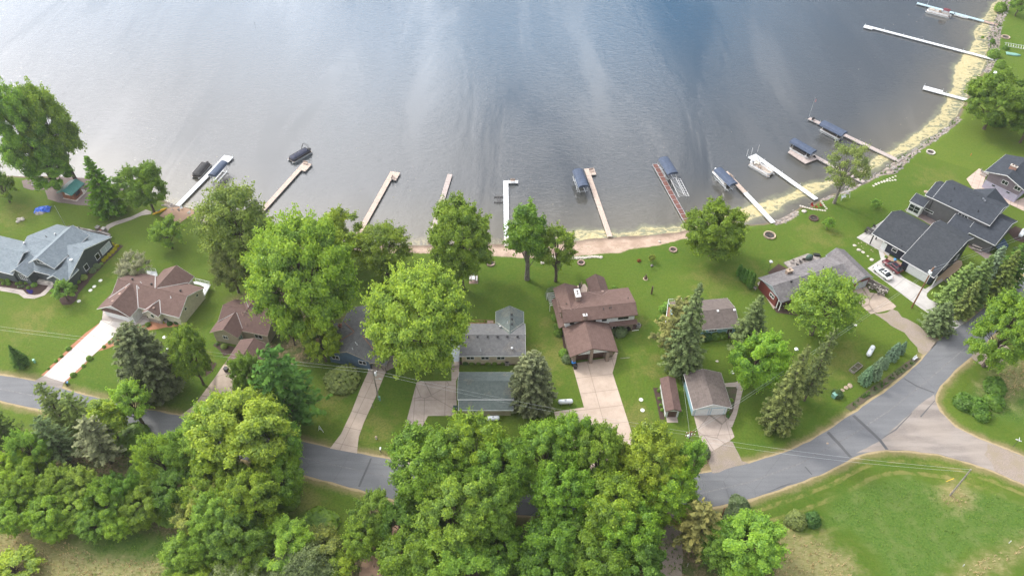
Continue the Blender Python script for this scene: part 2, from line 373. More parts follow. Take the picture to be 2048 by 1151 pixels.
leaf = [[G(x, y) for x, y in q] for q in (
 [(-200,850),(60,860),(250,890),(380,900),(480,930),(560,960),(560,1040),(460,1120),(300,1060),(60,1010),(-200,1000)],
 [(790,1015),(960,1040),(1130,1050),(1330,1045),(1480,1030),(1560,1150),(1560,1260),(640,1260),(700,1080),(740,1010)],
 [(450,600),(560,560),(660,590),(700,640),(640,720),(520,740)],[(90,352),(200,362),(260,385),(240,392),(160,370),(90,362)],
 [(1280,940),(1420,900),(1450,935),(1420,950),(1300,965)])]
rip = [[G(x, y, -.3) for x, y in q] for q in (
 [(1545,446),(1570,425),(1590,415),(1600,425),(1585,440),(1556,452)],[(1664,383),(1640,395),(1652,402),(1672,392)],
 [(1680,380),(1750,345),(1770,335),(1790,318),(1815,305),(1850,283),(1890,255),(1915,232),(1925,240),(1880,275),(1840,302),(1815,325),(1790,350),(1755,352),(1720,372),(1690,390)],
 [(1968,140),(1975,122),(1972,75),(1985,45),(2000,0),(2012,-40),(2030,-30),(2016,20),(2003,50),(2000,85),(1990,130),(1975,150)],
 [(330,402),(390,420),(440,450),(480,470),(640,486),(780,492),(780,500),(640,496),(470,482),(420,455),(380,433),(325,412)])]
dries = [(1090,720,14),(1260,640,9),(1150,660,8),(1560,560,16),(1640,470,12),(1880,360,14),(60,640,16),(240,520,9),(110,500,8),(1700,720,13),(660,800,10),(760,860,10),(330,870,8),(410,720,6),
 (1300,730,9),(1480,650,7),(1230,840,9),(1600,760,12),(1420,560,11),(1940,990,10),(1500,960,8),(1750,1030,9),(620,1000,8),(20,1100,15),(30,430,12),(560,760,8),(1280,830,6),(1110,590,3),(1090,640,3)]
xs = np.concatenate([-np.geomspace(4000, 236, 22)[:-1], np.arange(-232, 262, 1.), np.geomspace(263, 4000, 22)])
ys = np.concatenate([-np.geomspace(900, 30, 12), np.arange(0, 44, 4.), np.arange(45, 345, 1.), np.geomspace(346, 3400, 22)])
XX, YY = np.meshgrid(xs, ys); P = np.stack([XX.ravel(), YY.ravel()], 1); NX, NY = len(xs), len(ys)
def grid_mesh(name, P, Z, NX, NY, mask=None):
    me = bpy.data.meshes.new(name); n = len(P)
    i = np.arange((NX-1)*(NY-1)); r, c = i//(NX-1), i % (NX-1); a = r*NX+c
    q = np.stack([a, a+1, a+NX+1, a+NX], 1)
    if mask is not None: q = q[mask[q].any(1)]
    me.vertices.add(n); me.vertices.foreach_set('co', np.column_stack([P, Z]).astype(np.float32).ravel())
    me.loops.add(q.size); me.loops.foreach_set('vertex_index', q.ravel().astype(np.int32))
    me.polygons.add(len(q)); me.polygons.foreach_set('loop_start', np.arange(0, q.size, 4, dtype=np.int32))
    me.polygons.foreach_set('use_smooth', np.ones(len(q), bool)); me.update(); me.validate()
    o = bpy.data.objects.new(name, me); COL.objects.link(o); return o
def fattr(o, name, v):
    a = o.data.attributes.new(name, 'FLOAT', 'POINT'); a.data.foreach_set('value', np.asarray(v, np.float32))
s_sh = -sdf(P, lake)
s_sand = sdf(P, sand)
rng = np.random.default_rng(5)
width = np.where(s_sand > -3, 6., 2.6)
t = np.clip(s_sh/width, 0, 1); up = t*t*(3-2*t)
Z = np.where(s_sh > 0, -.8+.8*up, np.maximum(-3.2, -.8+s_sh*.22))
ground = grid_mesh('lawn', P, Z, NX, NY); tag(ground, kind='structure')
fattr(ground, 'shore', s_sh); fattr(ground, 'sand', s_sand)
fattr(ground, 'road', -sdf(P, road))
mx = lambda polys: np.max([sdf(P, q) for q in polys], 0)
fattr(ground, 'weeds', mx(weeds)); fattr(ground, 'drygrass', mx(drygr)); fattr(ground, 'leaf', mx(leaf)); fattr(ground, 'rip', mx(rip))
dv = np.zeros(len(P))
for x, y, r_ in dries:
    c = np.array(G(x, y)); dv += np.exp(-((P-c)**2).sum(1)/(r_*.55)**2)
fattr(ground, 'dryness', np.clip(dv, 0, 1.2)); fattr(ground, 'field', sdf(P, [G(x, y) for x, y in [(1440,1015),(1590,970),(1735,906),(1811,902),(1938,928),(2048,970),(2200,1050),(2200,1300),(1500,1300),(1480,1080)]]))
def ground_mat(T, b, out):
    p = T.pos(); A = {k: T.attr(k) for k in ('shore', 'sand', 'road', 'weeds', 'drygrass', 'leaf', 'rip', 'dryness')}
    n1 = T.noise(p, .045, 4, .6); n2 = T.noise(p, .35, 5, .65); n3 = T.noise(p, 2.6, 4, .7); n4 = T.noise(p, 9., 3, .75)
    g = T.mix(T.sstep(n1, .38, .62), (.070, .145, .016), (.108, .180, .022))
    g = T.mix(T.sstep(n2, .35, .72, 0., .75), g, (.118, .160, .022))
    # mower passes, direction changes from lawn to lawn
    vor = T.new('ShaderNodeTexVoronoi', feature='F1'); T.put(vor.inputs['Vector'], T.map(p, loc=(2, 8, 0), scale=(1, .6, 1))); vor.inputs['Scale'].default_value = .034
    cs = T.new('ShaderNodeSeparateColor'); T.put(cs.inputs[0], vor.outputs['Color'])
    ang = T.math('MULTIPLY', cs.outputs[0], 2.4)
    vr = T.new('ShaderNodeVectorRotate', rotation_type='Z_AXIS'); T.put(vr.inputs['Vector'], p); T.put(vr.inputs['Angle'], ang)
    wv = T.new('ShaderNodeTexWave', wave_type='BANDS', bands_direction='X'); T.put(wv.inputs['Vector'], vr.outputs[0])
    wv.inputs['Scale'].default_value = .26; wv.inputs['Distortion'].default_value = 1.6; wv.inputs['Detail'].default_value = 2; wv.inputs['Detail Scale'].default_value = .25
    g = T.mix(T.math('MULTIPLY', wv.outputs['Fac'], T.sstep(n1, .35, .6, .3, .85)), g, (.104, .155, .020))
    dry = T.math('ADD', T.math('MULTIPLY', A['dryness'], .62), T.math('MULTIPLY_ADD', n2, 1.7, -.85))
    g = T.mix(T.sstep(dry, .22, .75, 0., .8), g, (.215, .205, .062))
    g = T.mix(T.sstep(n3, .40, .68, 0., .6), g, (.040, .085, .010)); g = T.mix(T.sstep(T.noise(p, 1.1, 4, .7), .46, .70, 0., .5), g, (.135, .175, .03))
    g = T.mix(T.sstep(n4, .5, .8, 0., .35), g, (.17, .20, .05))
    g = T.mix(T.math('MULTIPLY', cs.outputs[1], .34), g, (.135, .175, .028)); g = T.mix(T.math('MULTIPLY', cs.outputs[2], .30), g, (.045, .092, .012))
    fr = T.math('SINE', T.math('MULTIPLY', T.math('ADD', A['road'], T.math('MULTIPLY', n2, 1.2)), 2.6))
    fm = T.math('MULTIPLY', T.math('MULTIPLY', T.sstep(fr, .1, .9), T.sstep(T.attr('field'), .5, 2.)), T.math('MULTIPLY', T.sstep(A['road'], 13., 7.), T.sstep(n2, .38, .6, .0, .6)))
    g = T.mix(fm, g, (.27, .235, .09))
    jag = T.math('ADD', T.math('MULTIPLY_ADD', n2, 3.2, -1.6), T.math('MULTIPLY_ADD', n3, 1.6, -.8))
    def lay(g, a, col, lo=-.35, hi=.35, k=1., amt=1.):
        m = T.sstep(T.math('ADD', a, T.math('MULTIPLY', jag, k)), lo, hi, 0., amt); return T.mix(m, g, col)
    wc = T.mix(T.sstep(n3, .35, .62), (.058, .125, .02), (.10, .165, .03)); wc = T.mix(T.sstep(n2, .45, .7, 0, .6), wc, (.15, .19, .06))
    g = lay(g, A['weeds'], wc, -1.5, 1.5, 1.4)
    dc = T.mix(T.sstep(T.noise(T.map(p, rot=(0, 0, .5), scale=(1, 3, 1)), 1.1, 4, .7), .35, .65), (.24, .21, .09), (.40, .33, .19))
    g = lay(g, A['drygrass'], dc, -2.4, 2.4, 2.4, .60)
    lc = T.mix(T.sstep(n3, .35, .65), (.10, .10, .04), (.30, .22, .14)); lc = T.mix(T.sstep(n2, .40, .6, 0, .7), lc, (.045, .09, .018))
    g = lay(g, A['leaf'], lc, -1.5, 1.5, 1.6)
    # dusty verge of the road
    g = T.mix(T.sstep(T.math('ADD', A['road'], T.math('MULTIPLY', jag, .9)), .35, 2.0, .75, 0.), g, (.25, .20, .105))
    g = T.mix(T.sstep(T.math('ADD', A['road'], T.math('MULTIPLY', jag, .35)), .15, .6, .95, 0.), g, (.40, .32, .19))
    # bank, stones, beach
    rc = T.new('ShaderNodeTexVoronoi', feature='F1'); T.put(rc.inputs['Vector'], p); rc.inputs['Scale'].default_value = 1.9
    rs = T.new('ShaderNodeSeparateColor'); T.put(rs.inputs[0], rc.outputs['Color'])
    rcol = T.mix(rs.outputs[0], (.13, .11, .10), (.36, .31, .27))
    g = T.mix(T.sstep(T.math('ADD', A['shore'], T.math('MULTIPLY', jag, .5)), .3, 1.3, 1., 0.), g, T.mix(n2, (.10, .085, .06), (.24, .19, .13)))
    g = T.mix(T.sstep(T.math('ADD', A['rip'], T.math('MULTIPLY', jag, .35)), -.2, .25), g, rcol)
    sc = T.mix(T.sstep(n2, .35, .65), (.36, .265, .205), (.49, .375, .30)); sc = T.mix(T.sstep(n4, .5, .75, 0., .5), sc, (.26, .19, .14))
    sc = T.mix(T.sstep(T.math('ADD', A['shore'], T.math('MULTIPLY', jag, .4)), .4, 2.2, .85, 0.), sc, (.17, .13, .10))
    sc = T.mix(T.sstep(T.math('ADD', n3, T.math('MULTIPLY', n1, .3)), .74, .80, 0., .7), sc, (.10, .13, .04))
    g = lay(g, A['sand'], sc, -.3, .3, .45)
    g = T.mix(T.sstep(A['shore'], -.2, .15, 1., 0.), g, (.12, .11, .075))
    T.put(b.inputs['Base Color'], g); b.inputs['Roughness'].default_value = 1.; b.inputs['Specular IOR Level'].default_value = .15
    T.put(b.inputs['Normal'], T.bump(T.math('ADD', n4, n3), .8, .10))
ground.data.materials.append(mat('lawn_and_shore', ground_mat))

# ---- lake
wx = np.concatenate([-np.geomspace(4000, 242, 16)[:-1], np.arange(-240, 270, 2.), np.geomspace(272, 4000, 16)])
wy = np.concatenate([np.arange(118, 345, 1.5), np.geomspace(346, 3400, 20)])
XX, YY = np.meshgrid(wx, wy); PW = np.stack([XX.ravel(), YY.ravel()], 1)
s_w = sdf(PW, lake)
water = grid_mesh('water', PW, np.full(len(PW), WZ), len(wx), len(wy), s_w > -4); tag(water, kind='structure')
fattr(water, 'offshore', s_w); fattr(water, 'algae', sdf(PW, algae)); fattr(water, 'pale', np.max([sdf(PW, q) for q in pale], 0))
def water_mat(T, b, out):
    p = T.pos(); off = T.attr('offshore'); al = T.attr('algae'); pl = T.attr('pale')
    n2 = T.noise(p, .22, 5, .6, .5); n3 = T.noise(p, 1.3, 5, .7, .6); big = T.noise(p, .02, 3, .5)
    base = T.mix(T.sstep(off, 0., 26.), (.11, .10, .075), (.055, .062, .068))
    base = T.mix(T.sstep(off, 20., 120.), base, (.022, .072, .130))
    jag = T.math('ADD', T.math('MULTIPLY_ADD', n2, 5., -2.5), T.math('MULTIPLY_ADD', n3, 1.8, -.9))
    band = T.math('ADD', al, T.math('MULTIPLY', jag, .55))
    m = T.sstep(band, .2, .9)
    thin = T.sstep(T.math('ADD', T.noise(T.map(p, rot=(0, 0, .7), scale=(1, 2.2, 1)), .30, 5, .65, 1.4), T.math('MULTIPLY', T.sstep(off, 0., 7.), .16)), .47, .58)
    m = T.math('MULTIPLY', m, T.math('MAXIMUM', thin, T.sstep(band, 1.2, .5, 0., 1.)))
    shal = T.mix(T.sstep(T.math('ADD', al, jag), -1.5, 1.5), base, T.mix(n3, (.17, .18, .09), (.25, .255, .16)))
    ycol = T.mix(T.sstep(n3, .3, .7), (.40, .345, .175), (.53, .465, .28))
    pm = T.math('MULTIPLY', T.sstep(T.math('ADD', pl, T.math('MULTIPLY', jag, .8)), -1.5, 2.5, 0., .5), T.sstep(n3, .3, .62))
    fl = T.math('MULTIPLY', T.sstep(T.noise(p, 1.0, 3, .7), .69, .74), T.sstep(T.noise(p, .05, 2), .5, .62)); fl = T.math('MULTIPLY', fl, T.sstep(off, 60., 30., 0., .8))
    m = T.math('MAXIMUM', m, T.math('MAXIMUM', pm, fl))
    T.put(b.inputs['Base Color'], T.mix(m, shal, ycol))
    T.put(b.inputs['Roughness'], T.math('MULTIPLY_ADD', m, .45, .03)); b.inputs['IOR'].default_value = WATER_IOR
    T.put(b.inputs['Specular IOR Level'], T.math('MULTIPLY_ADD', m, -.42, .5))
    # ripples: wind chop, finer lapping inshore, slicks between
    q = T.map(p, rot=(0, 0, R(8)), scale=(.8, 2.0, 1))
    w1 = T.noise(q, .62, 4, .55, .9); w2 = T.noise(T.map(p, rot=(0, 0, R(-35)), scale=(1, 1.8, 1)), 1.5, 3, .6, .5)
    amp = T.math('ADD', T.sstep(T.noise(T.map(p, rot=(0, 0, R(12)), scale=(1.9, .4, 1)), .030, 3, .55, .5), .36, .60, .25, 1.), .0)
    h = T.math('MULTIPLY', T.math('ADD', T.math('MULTIPLY', w1, 1.), T.math('MULTIPLY', w2, .35)), T.math('MULTIPLY', amp, T.math('SUBTRACT', 1., m)))
    T.put(b.inputs['Normal'], T.bump(h, 1., WAVE_H))
WATER_IOR, WAVE_H = 1.9, .085
water.data.materials.append(mat('lake_water', water_mat))

# ---- sheets on the ground
_rj = random.Random(3)
def wob(pts, amp, step=1.2):
    o = []
    for i, p in enumerate(pts):
        q = pts[(i+1) % len(pts)]; L = math.dist(p, q); n = max(1, int(L/step))
        for k in range(n):
            a = amp if k else amp*.3
            o.append((p[0]+(q[0]-p[0])*k/n+_rj.uniform(-a, a), p[1]+(q[1]-p[1])*k/n+_rj.uniform(-a, a)))
    return o
def sheet(name, px, m, z=.03, amp=0., kind='structure', z0=-.05, **kw):
    pts = [G(x, y) for x, y in px]
    if amp: pts = wob(pts, amp)
    o = MB().poly(pts, z0, z).build(name, MATS[m]); tag(o, kind=kind, **kw); return o
def asphalt(T, b, out):
    p = T.pos(); n1 = T.noise(p, .12, 4, .6); n2 = T.noise(p, 5., 4, .8); st = T.noise(T.map(p, rot=(0, 0, .15), scale=(.12, 1.6, 1)), .5, 4, .6)
    c = T.mix(T.sstep(T.math('ADD', T.math('MULTIPLY', n1, .5), T.math('MULTIPLY', st, .5)), .35, .65), (.128, .135, .147), (.175, .182, .194))
    c = T.mix(T.sstep(n2, .35, .75, 0., .3), c, (.22, .22, .225)); c = T.mix(T.sstep(n2, .5, .25, 0., .35), c, (.06, .06, .065))
    rd = T.attr('edge'); c = T.mix(T.sstep(T.math('ADD', rd, T.math('MULTIPLY_ADD', n2, .6, -.3)), .15, .9, .6, 0.), c, (.27, .22, .18))
    v = T.new('ShaderNodeTexVoronoi', feature='DISTANCE_TO_EDGE'); T.put(v.inputs['Vector'], T.vmath('ADD', p, T.new('ShaderNodeTexNoise').outputs['Color'])); v.inputs['Scale'].default_value = .05
    c = T.mix(T.sstep(v.outputs[0], .0, .003, .3, 0.), c, (.04, .04, .04))
    T.put(b.inputs['Base Color'], c); b.inputs['Roughness'].default_value = .85; T.put(b.inputs['Normal'], T.bump(n2, .4, .02))
mat('asphalt', asphalt)
def roadmesh():
    x = np.arange(-200, 245, .5); y = np.arange(54, 160, .5); X, Y = np.meshgrid(x, y); Q = np.stack([X.ravel(), Y.ravel()], 1)
    return Q
pr = wob(road, .12, 1.5)
ro = MB().poly(pr, -.05, .02).build('road', MATS['asphalt']); tag(ro, kind='structure')
co = np.array([v.co[:2] for v in ro.data.vertices]); fattr(ro, 'edge', np.ones(len(co))*2)
def dusty(T, b, out):
    p = T.pos(); n1 = T.noise(T.map(p, rot=(0, 0, -.35), scale=(.25, 1.5, 1)), .45, 4, .6); n2 = T.noise(p, 5., 4, .8); n0 = T.noise(p, .1, 3)
    c = T.mix(T.sstep(n1, .35, .65), (.19, .168, .155), (.29, .26, .238)); c = T.mix(T.sstep(n0, .4, .6, 0., .5), c, (.33, .285, .245))
    c = T.mix(T.sstep(n2, .45, .75, 0., .4), c, (.42, .36, .33)); T.put(b.inputs['Base Color'], c); b.inputs['Roughness'].default_value = .95
    T.put(b.inputs['Normal'], T.bump(n2, .5, .03))
mat('dusty_asphalt', dusty); plain('line_faded', (.185,.185,.19), .9, var=.2, scale=2.)
def gravel(name, c1, c2, c3, sc=7.):
    def fn(T, b, out):
        p = T.pos(); n = T.noise(p, sc, 4, .8); m = T.noise(p, .5, 4, .6)
        c = T.mix(T.sstep(n, .32, .68), c1, c2); c = T.mix(T.sstep(m, .4, .66, 0., .7), c, c3)
        T.put(b.inputs['Base Color'], c); b.inputs['Roughness'].default_value = 1.; T.put(b.inputs['Normal'], T.bump(n, .8, .05))
    mat(name, fn)
gravel('gravel', (.20, .165, .14), (.37, .31, .265), (.26, .22, .15)); gravel('mulch', (.035, .022, .018), (.085, .052, .042), (.06, .035, .03), 10.)
gravel('rock_mulch', (.14, .11, .105), (.27, .215, .20), (.19, .155, .15)); gravel('tan_rock', (.33, .24, .16), (.50, .38, .26), (.42, .31, .2)); gravel('red_mulch', (.30, .13, .07), (.44, .22, .13), (.36, .18, .10), 10.)
gravel('garden_soil', (.07, .055, .04), (.14, .11, .08), (.055, .10, .025)); gravel('reddish_sand', (.31, .20, .135), (.41, .28, .20), (.37, .24, .17)); gravel('tar', (.085, .087, .093), (.115, .117, .123), (.10, .10, .105))
concrete('conc_white', (.50, .46, .43), (.62, .58, .55), (4., 4.), R(62), crack=0.); concrete('conc_grey', (.34, .30, .28), (.45, .40, .37), (3., 3.), R(70))
concrete('conc_pink', (.43, .34, .275), (.54, .44, .365), (5.2, 3.9), R(8.3)); concrete('conc_strip', (.39, .315, .26), (.49, .405, .34), (50., 3.7), R(-14))
concrete('conc_old', (.32, .265, .23), (.45, .38, .335), (6., 5.), R(2), crack=.22); concrete('conc_slab', (.35, .28, .225), (.45, .37, .305), (30., 30.), R(20), crack=.12)
concrete('conc_navy', (.40, .385, .37), (.50, .485, .465), (4.5, 4.5), R(-50)); concrete('conc_path', (.36, .30, .27), (.48, .41, .37), (30., 1.2), R(0)); concrete('conc_patio', (.46, .36, .30), (.56, .45, .385), (1.6, 1.6), R(-32))
concrete('pavers', (.36, .33, .33), (.52, .49, .48), (.9, .9), R(40))

tag(sheet('side_road', [(1712,906),(1765,877),(1836,811),(1868,788),(1871,803),(1879,822),(1911,853.6),(1956,876),(2001,894),(2048,913),(2150,960),(2150,1010),(2048,967),(1985,940),(1938,924),(1875,907),(1811,900),(1773,899),(1740,903)], 'dusty_asphalt', .024, .1))
tag(sheet('gravel_road', [(1990,941),(1984,925),(1968,908),(1975,886),(2001,895),(2048,914),(2150,961),(2150,1009),(2048,966)], 'gravel', .028, .25))
for q in ([(1704,831),(1709,829),(1736,853),(1762,878),(1777,898),(1771,898.5),(1757,880),(1732,857)], [(1653,865),(1658,862),(1680,885),(1704,913),(1700,916),(1677,890)], [(1609,933),(1611,932),(1625,948),(1623,949)],
          [(741,915),(744,916),(720,973),(716,972)], [(1808,757),(1809,756),(1835,771),(1869,784),(1868,786),(1834,773)], [(1762,877),(1763,876),(1790,858),(1823,825),(1824,826),(1792,860)], [(1840,832),(1869,800),(1870,801),(1842,834)],[(1560,972),(1561,971),(1592,963),(1530,985)]):
    sheet('road_seam', q, 'tar', .029 if q[0][0] < 1650 or q[0][0] == 1653 else .032, .03)
sheet('center_line', [(1400,985),(1500,962),(1600,925),(1700,870),(1780,818),(1860,755),(1935,690),(1936,692),(1861,757),(1781,820),(1701,872),(1601,927),(1500,964.5),(1400,987.5)], 'line_faded', .0215, .04)
sheet('center_line', [(500,888),(600,912),(700,935),(790,955),(790,957),(700,937),(600,914),(500,890)], 'line_faded', .0215, .05)
sheet('center_line', [(0,776),(60,788),(120,803),(120,805),(60,790),(0,778)], 'line_faded', .0215, .05)
# driveways, walks, beds
sheet('driveway_apron', [(87,751),(128,764),(123,777),(68,762)], 'dusty_asphalt', .025)
sheet('driveway', [(202,640),(252,645),(247,654),(128,764),(87,751),(198,648)], 'conc_white', .04)
sheet('walkway', [(206,622),(225,615),(262,622),(285,622),(301,642),(289,648.6),(267,654),(248,654),(252,645),(204,640)], 'conc_grey', .045)
sheet('garden_bed', [(198,646),(201,650),(88,751),(82,750),(130,703),(160,675)], 'red_mulch', .012, .15)
sheet('garden_bed', [(249,655),(268,655),(290,650),(302,643),(318,644),(372,640),(374,650),(330,654),(300,660),(262,664),(230,690),(196,702),(160,740),(130,766),(128,764)], 'red_mulch', .016, .2)
sheet('walkway', [(0,573),(46,580),(54,588),(69,590),(80,588),(92,578),(97,571),(72,567),(77,559.5),(104,560),(106,573),(90,590),(69,597),(48,596),(37.5,587.7),(0,581),(-60,572),(-60,565)], 'conc_grey', .05)
sheet('walkway', [(206,459),(214,450),(227,444),(261,434),(280,425),(291,419),(303,423),(302,428),(283,431),(262,440),(232,450),(220,456),(216,462)], 'conc_grey', .05)
sheet('garden_bed', [(222,483),(247,491),(188,550),(156,588),(153,600),(142,608.5),(125,609.6),(119,602),(117,588),(130,575),(144,577)], 'mulch', .02, .12)
sheet('garden_bed', [(0,563),(31,552),(65,567),(72,567),(97,571),(92,578),(80,588),(69,590),(54,588),(46,580),(0,573),(-60,565),(-60,556)], 'mulch', .014, .05)
sheet('garden_bed', [(96,572),(106,573),(119,589),(100,587)], 'mulch', .017, .05)
sheet('rock_bed', [(89,380),(96,398),(117,405),(150,409),(182,412),(222,411),(248,402),(261,388),(242,375),(205,368),(169,356),(130,354),(100,356)], 'rock_mulch', .03, .12)
sheet('fire_pit_area', [(43,361.6),(47,375),(62.6,380),(88.6,379),(95,365),(86,357),(62.6,356)], 'rock_mulch', .02, .1)
sheet('sand_pad', [(319,432),(334,417),(360,413),(388,420),(388,430),(378,433),(359,446)], 'reddish_sand', .03, .05)
sheet('shore_mat', [(384,434),(398,432),(456,458),(450,466)], 'conc_old', .035, .05)
sheet('garden_bed', [(426,690),(432,684),(455,690),(470,694),(466,704),(448,712),(440,700)], 'mulch', .02, .1)
sheet('garden_bed', [(398,742),(405,725),(420,722),(434,726),(425,742),(412,752),(402,752)], 'mulch', .02, .1)
sheet('garden_bed', [(268,778),(300,742),(345,735),(360,752),(350,765),(320,776),(290,780)], 'mulch', .02, .15)
sheet('driveway', [(448,728),(478,733),(535,745),(470,800),(428,846),(360,831),(387,811),(426,760)], 'conc_slab', .04)
sheet('driveway', [(735,746),(750,735),(772,742),(750,796),(728,843.6),(717.5,873),(714,906),(660,896),(682,867),(703,823),(720,779)], 'conc_strip', .04)
sheet('patio', [(735,746),(740,728),(775,715),(806,700),(809,704),(797,730),(772,742),(750,735)], 'conc_old', .03)
sheet('driveway', [(834,762),(903,761.5),(903,728),(904,726),(918,728),(918,749),(912,761),(914,831),(856,831),(840,861),(818,928),(789,923),(803,880)], 'conc_old', .04)
sheet('driveway', [(1144,727),(1225,713),(1232,700),(1236,702),(1231,725),(1225,745),(1275,901),(1290,962),(1235,966),(1200,966),(1130,900),(1117,858),(1108,823),(1168,814)], 'conc_pink', .04)
sheet('driveway', [(1387,829),(1456,829),(1456.5,839),(1469,873),(1459,881),(1422,903),(1399,875)], 'conc_old', .04)
sheet('gravel_apron', [(1422,903),(1459,881),(1466,884),(1484,921),(1500,926),(1425,946),(1417,925)], 'gravel', .025, .2)
sheet('walkway', [(1449,766),(1471,764),(1488,755),(1494,758),(1486,778),(1473.5,829),(1464,854),(1458,848),(1456.5,839),(1466,822),(1475,775),(1471,773),(1452,773)], 'conc_path', .045)
sheet('garden_bed', [(1452,774),(1471,773.5),(1475,776),(1466,822),(1457,830),(1462,812)], 'garden_soil', .02, .1)
sheet('driveway', [(1693,584),(1733,573),(1740,585),(1762,587),(1793,612),(1786,618),(1741.5,628)], 'conc_slab', .04)
sheet('gravel_drive', [(1750,628),(1785,618.5),(1836,650),(1876,679),(1860,700),(1846,709),(1817,674.6)], 'gravel', .02, .5)
sheet('driveway', [(1735,536.4),(1763,518),(1775,527),(1808,555),(1850,578),(1884,556),(1886,561),(1862,578),(1854,586),(1853,592),(1858,598),(1870,604),(1932,643),(1907,660),(1840,615)], 'conc_navy', .04)
sheet('walkway', [(1757,499),(1766,503),(1769,510),(1771,518),(1776,527),(1762,519),(1759,508)], 'conc_navy', .048)
sheet('patio', [(1713,475),(1768,440),(1812,470),(1776,512),(1766,503),(1757,499.6)], 'conc_navy', .06)
sheet('rock_bed', [(1767,503),(1777,510),(1811,530),(1806,540),(1796,537),(1777,527),(1771,518)], 'tan_rock', .03, .08)
sheet('rock_bed', [(1870,560),(1915,520),(1923,521),(1925,528),(1918,538),(1905,548),(1897,560),(1886,561),(1880,566)], 'tan_rock', .03, .08)
sheet('rock_bed', [(1809,420),(1822,412),(1870,441),(1884,452),(1876,458),(1830,432)], 'rock_mulch', .03, .1)
sheet('rock_bed', [(1935,492),(1950,484),(1990,512),(1975,520)], 'rock_mulch', .03, .1)
sheet('rock_bed', [(2014,462),(2030,452),(2060,462),(2060,490),(2030,480)], 'mulch', .03, .1)
sheet('driveway', [(2020,520),(2048,495),(2120,500),(2120,560),(2060,560)], 'conc_navy', .04)
sheet('patio', [(1933,357.6),(1958,337),(1974,345),(1963.5,374.5),(2003,392.6),(2032,401.6),(2060,390),(2130,410),(2130,455),(2048,422),(2007,403),(1975,388),(1944,375.7)], 'conc_patio', .05)
sheet('gravel_pad', [(1943,713.5),(1970,687),(2011,689),(2024,701),(2005,724),(1982,735),(1967.5,733)], 'gravel', .024, .3)
sheet('woods_driveway', [(716,1160),(722,1130),(738,1092),(751,1080),(768,1050),(789,997),(830,1006),(800,1050),(778,1085),(776,1110),(774,1160),(772,1300),(700,1300)], 'reddish_sand', .03, .15)
sheet('gravel_track', [(1341,1024),(1375,1017),(1362,1058),(1364,1148),(1366,1300),(1305,1300),(1317,1148),(1325,1060)], 'gravel', .026, .4)
sheet('garden_strip', [(1690,814),(1794,737),(1826,714.5),(1843,716),(1830,728),(1776,772),(1702,822)], 'garden_soil', .02, .1)
sheet('garden_bed', [(1845,644),(1852,642),(1870,655),(1884,665),(1880,672),(1862,662)], 'rock_mulch', .02, .1)
sheet('garden_bed', [(1578,569),(1560,600),(1548,617),(1553,625),(1600,632),(1630,615),(1600,600)], 'mulch', .015, .1)
sheet('garden_bed', [(1535,545),(1557,527),(1580,540),(1560,560)], 'mulch', .015, .1)
sheet('patio', [(1567,526),(1615,508),(1640,516),(1628,530),(1583,543)], 'weathered_wood', .25)
sheet('gravel_ring', [(1514,566),(1520,562),(1552,612),(1547,618)], 'conc_old', .03)
sheet('garden_bed', [(1119,640),(1124,640),(1150,720),(1140,724),(1126,690)], 'mulch', .015, .2)
sheet('patio', [(1140,575),(1170,568),(1180,585),(1160,600)], 'deck_tan', .12)
sheet('garden_bed', [(1222,650),(1285,648),(1280,656),(1230,668)], 'mulch', .015, .1)
sheet('garden_bed', [(918,722),(1030,722),(1030,729),(918,729)], 'mulch', .015, .1)
sheet('garden_bed', [(1397,668),(1480,664),(1480,674),(1397,682)], 'mulch', .015, .1)
sheet('garden_bed', [(1306,775),(1318,775),(1330,838),(1320,838)], 'mulch', .015, .1)
sheet('patio', [(940,549),(956,549),(956,567),(938,567)], 'pink_stone', .04)
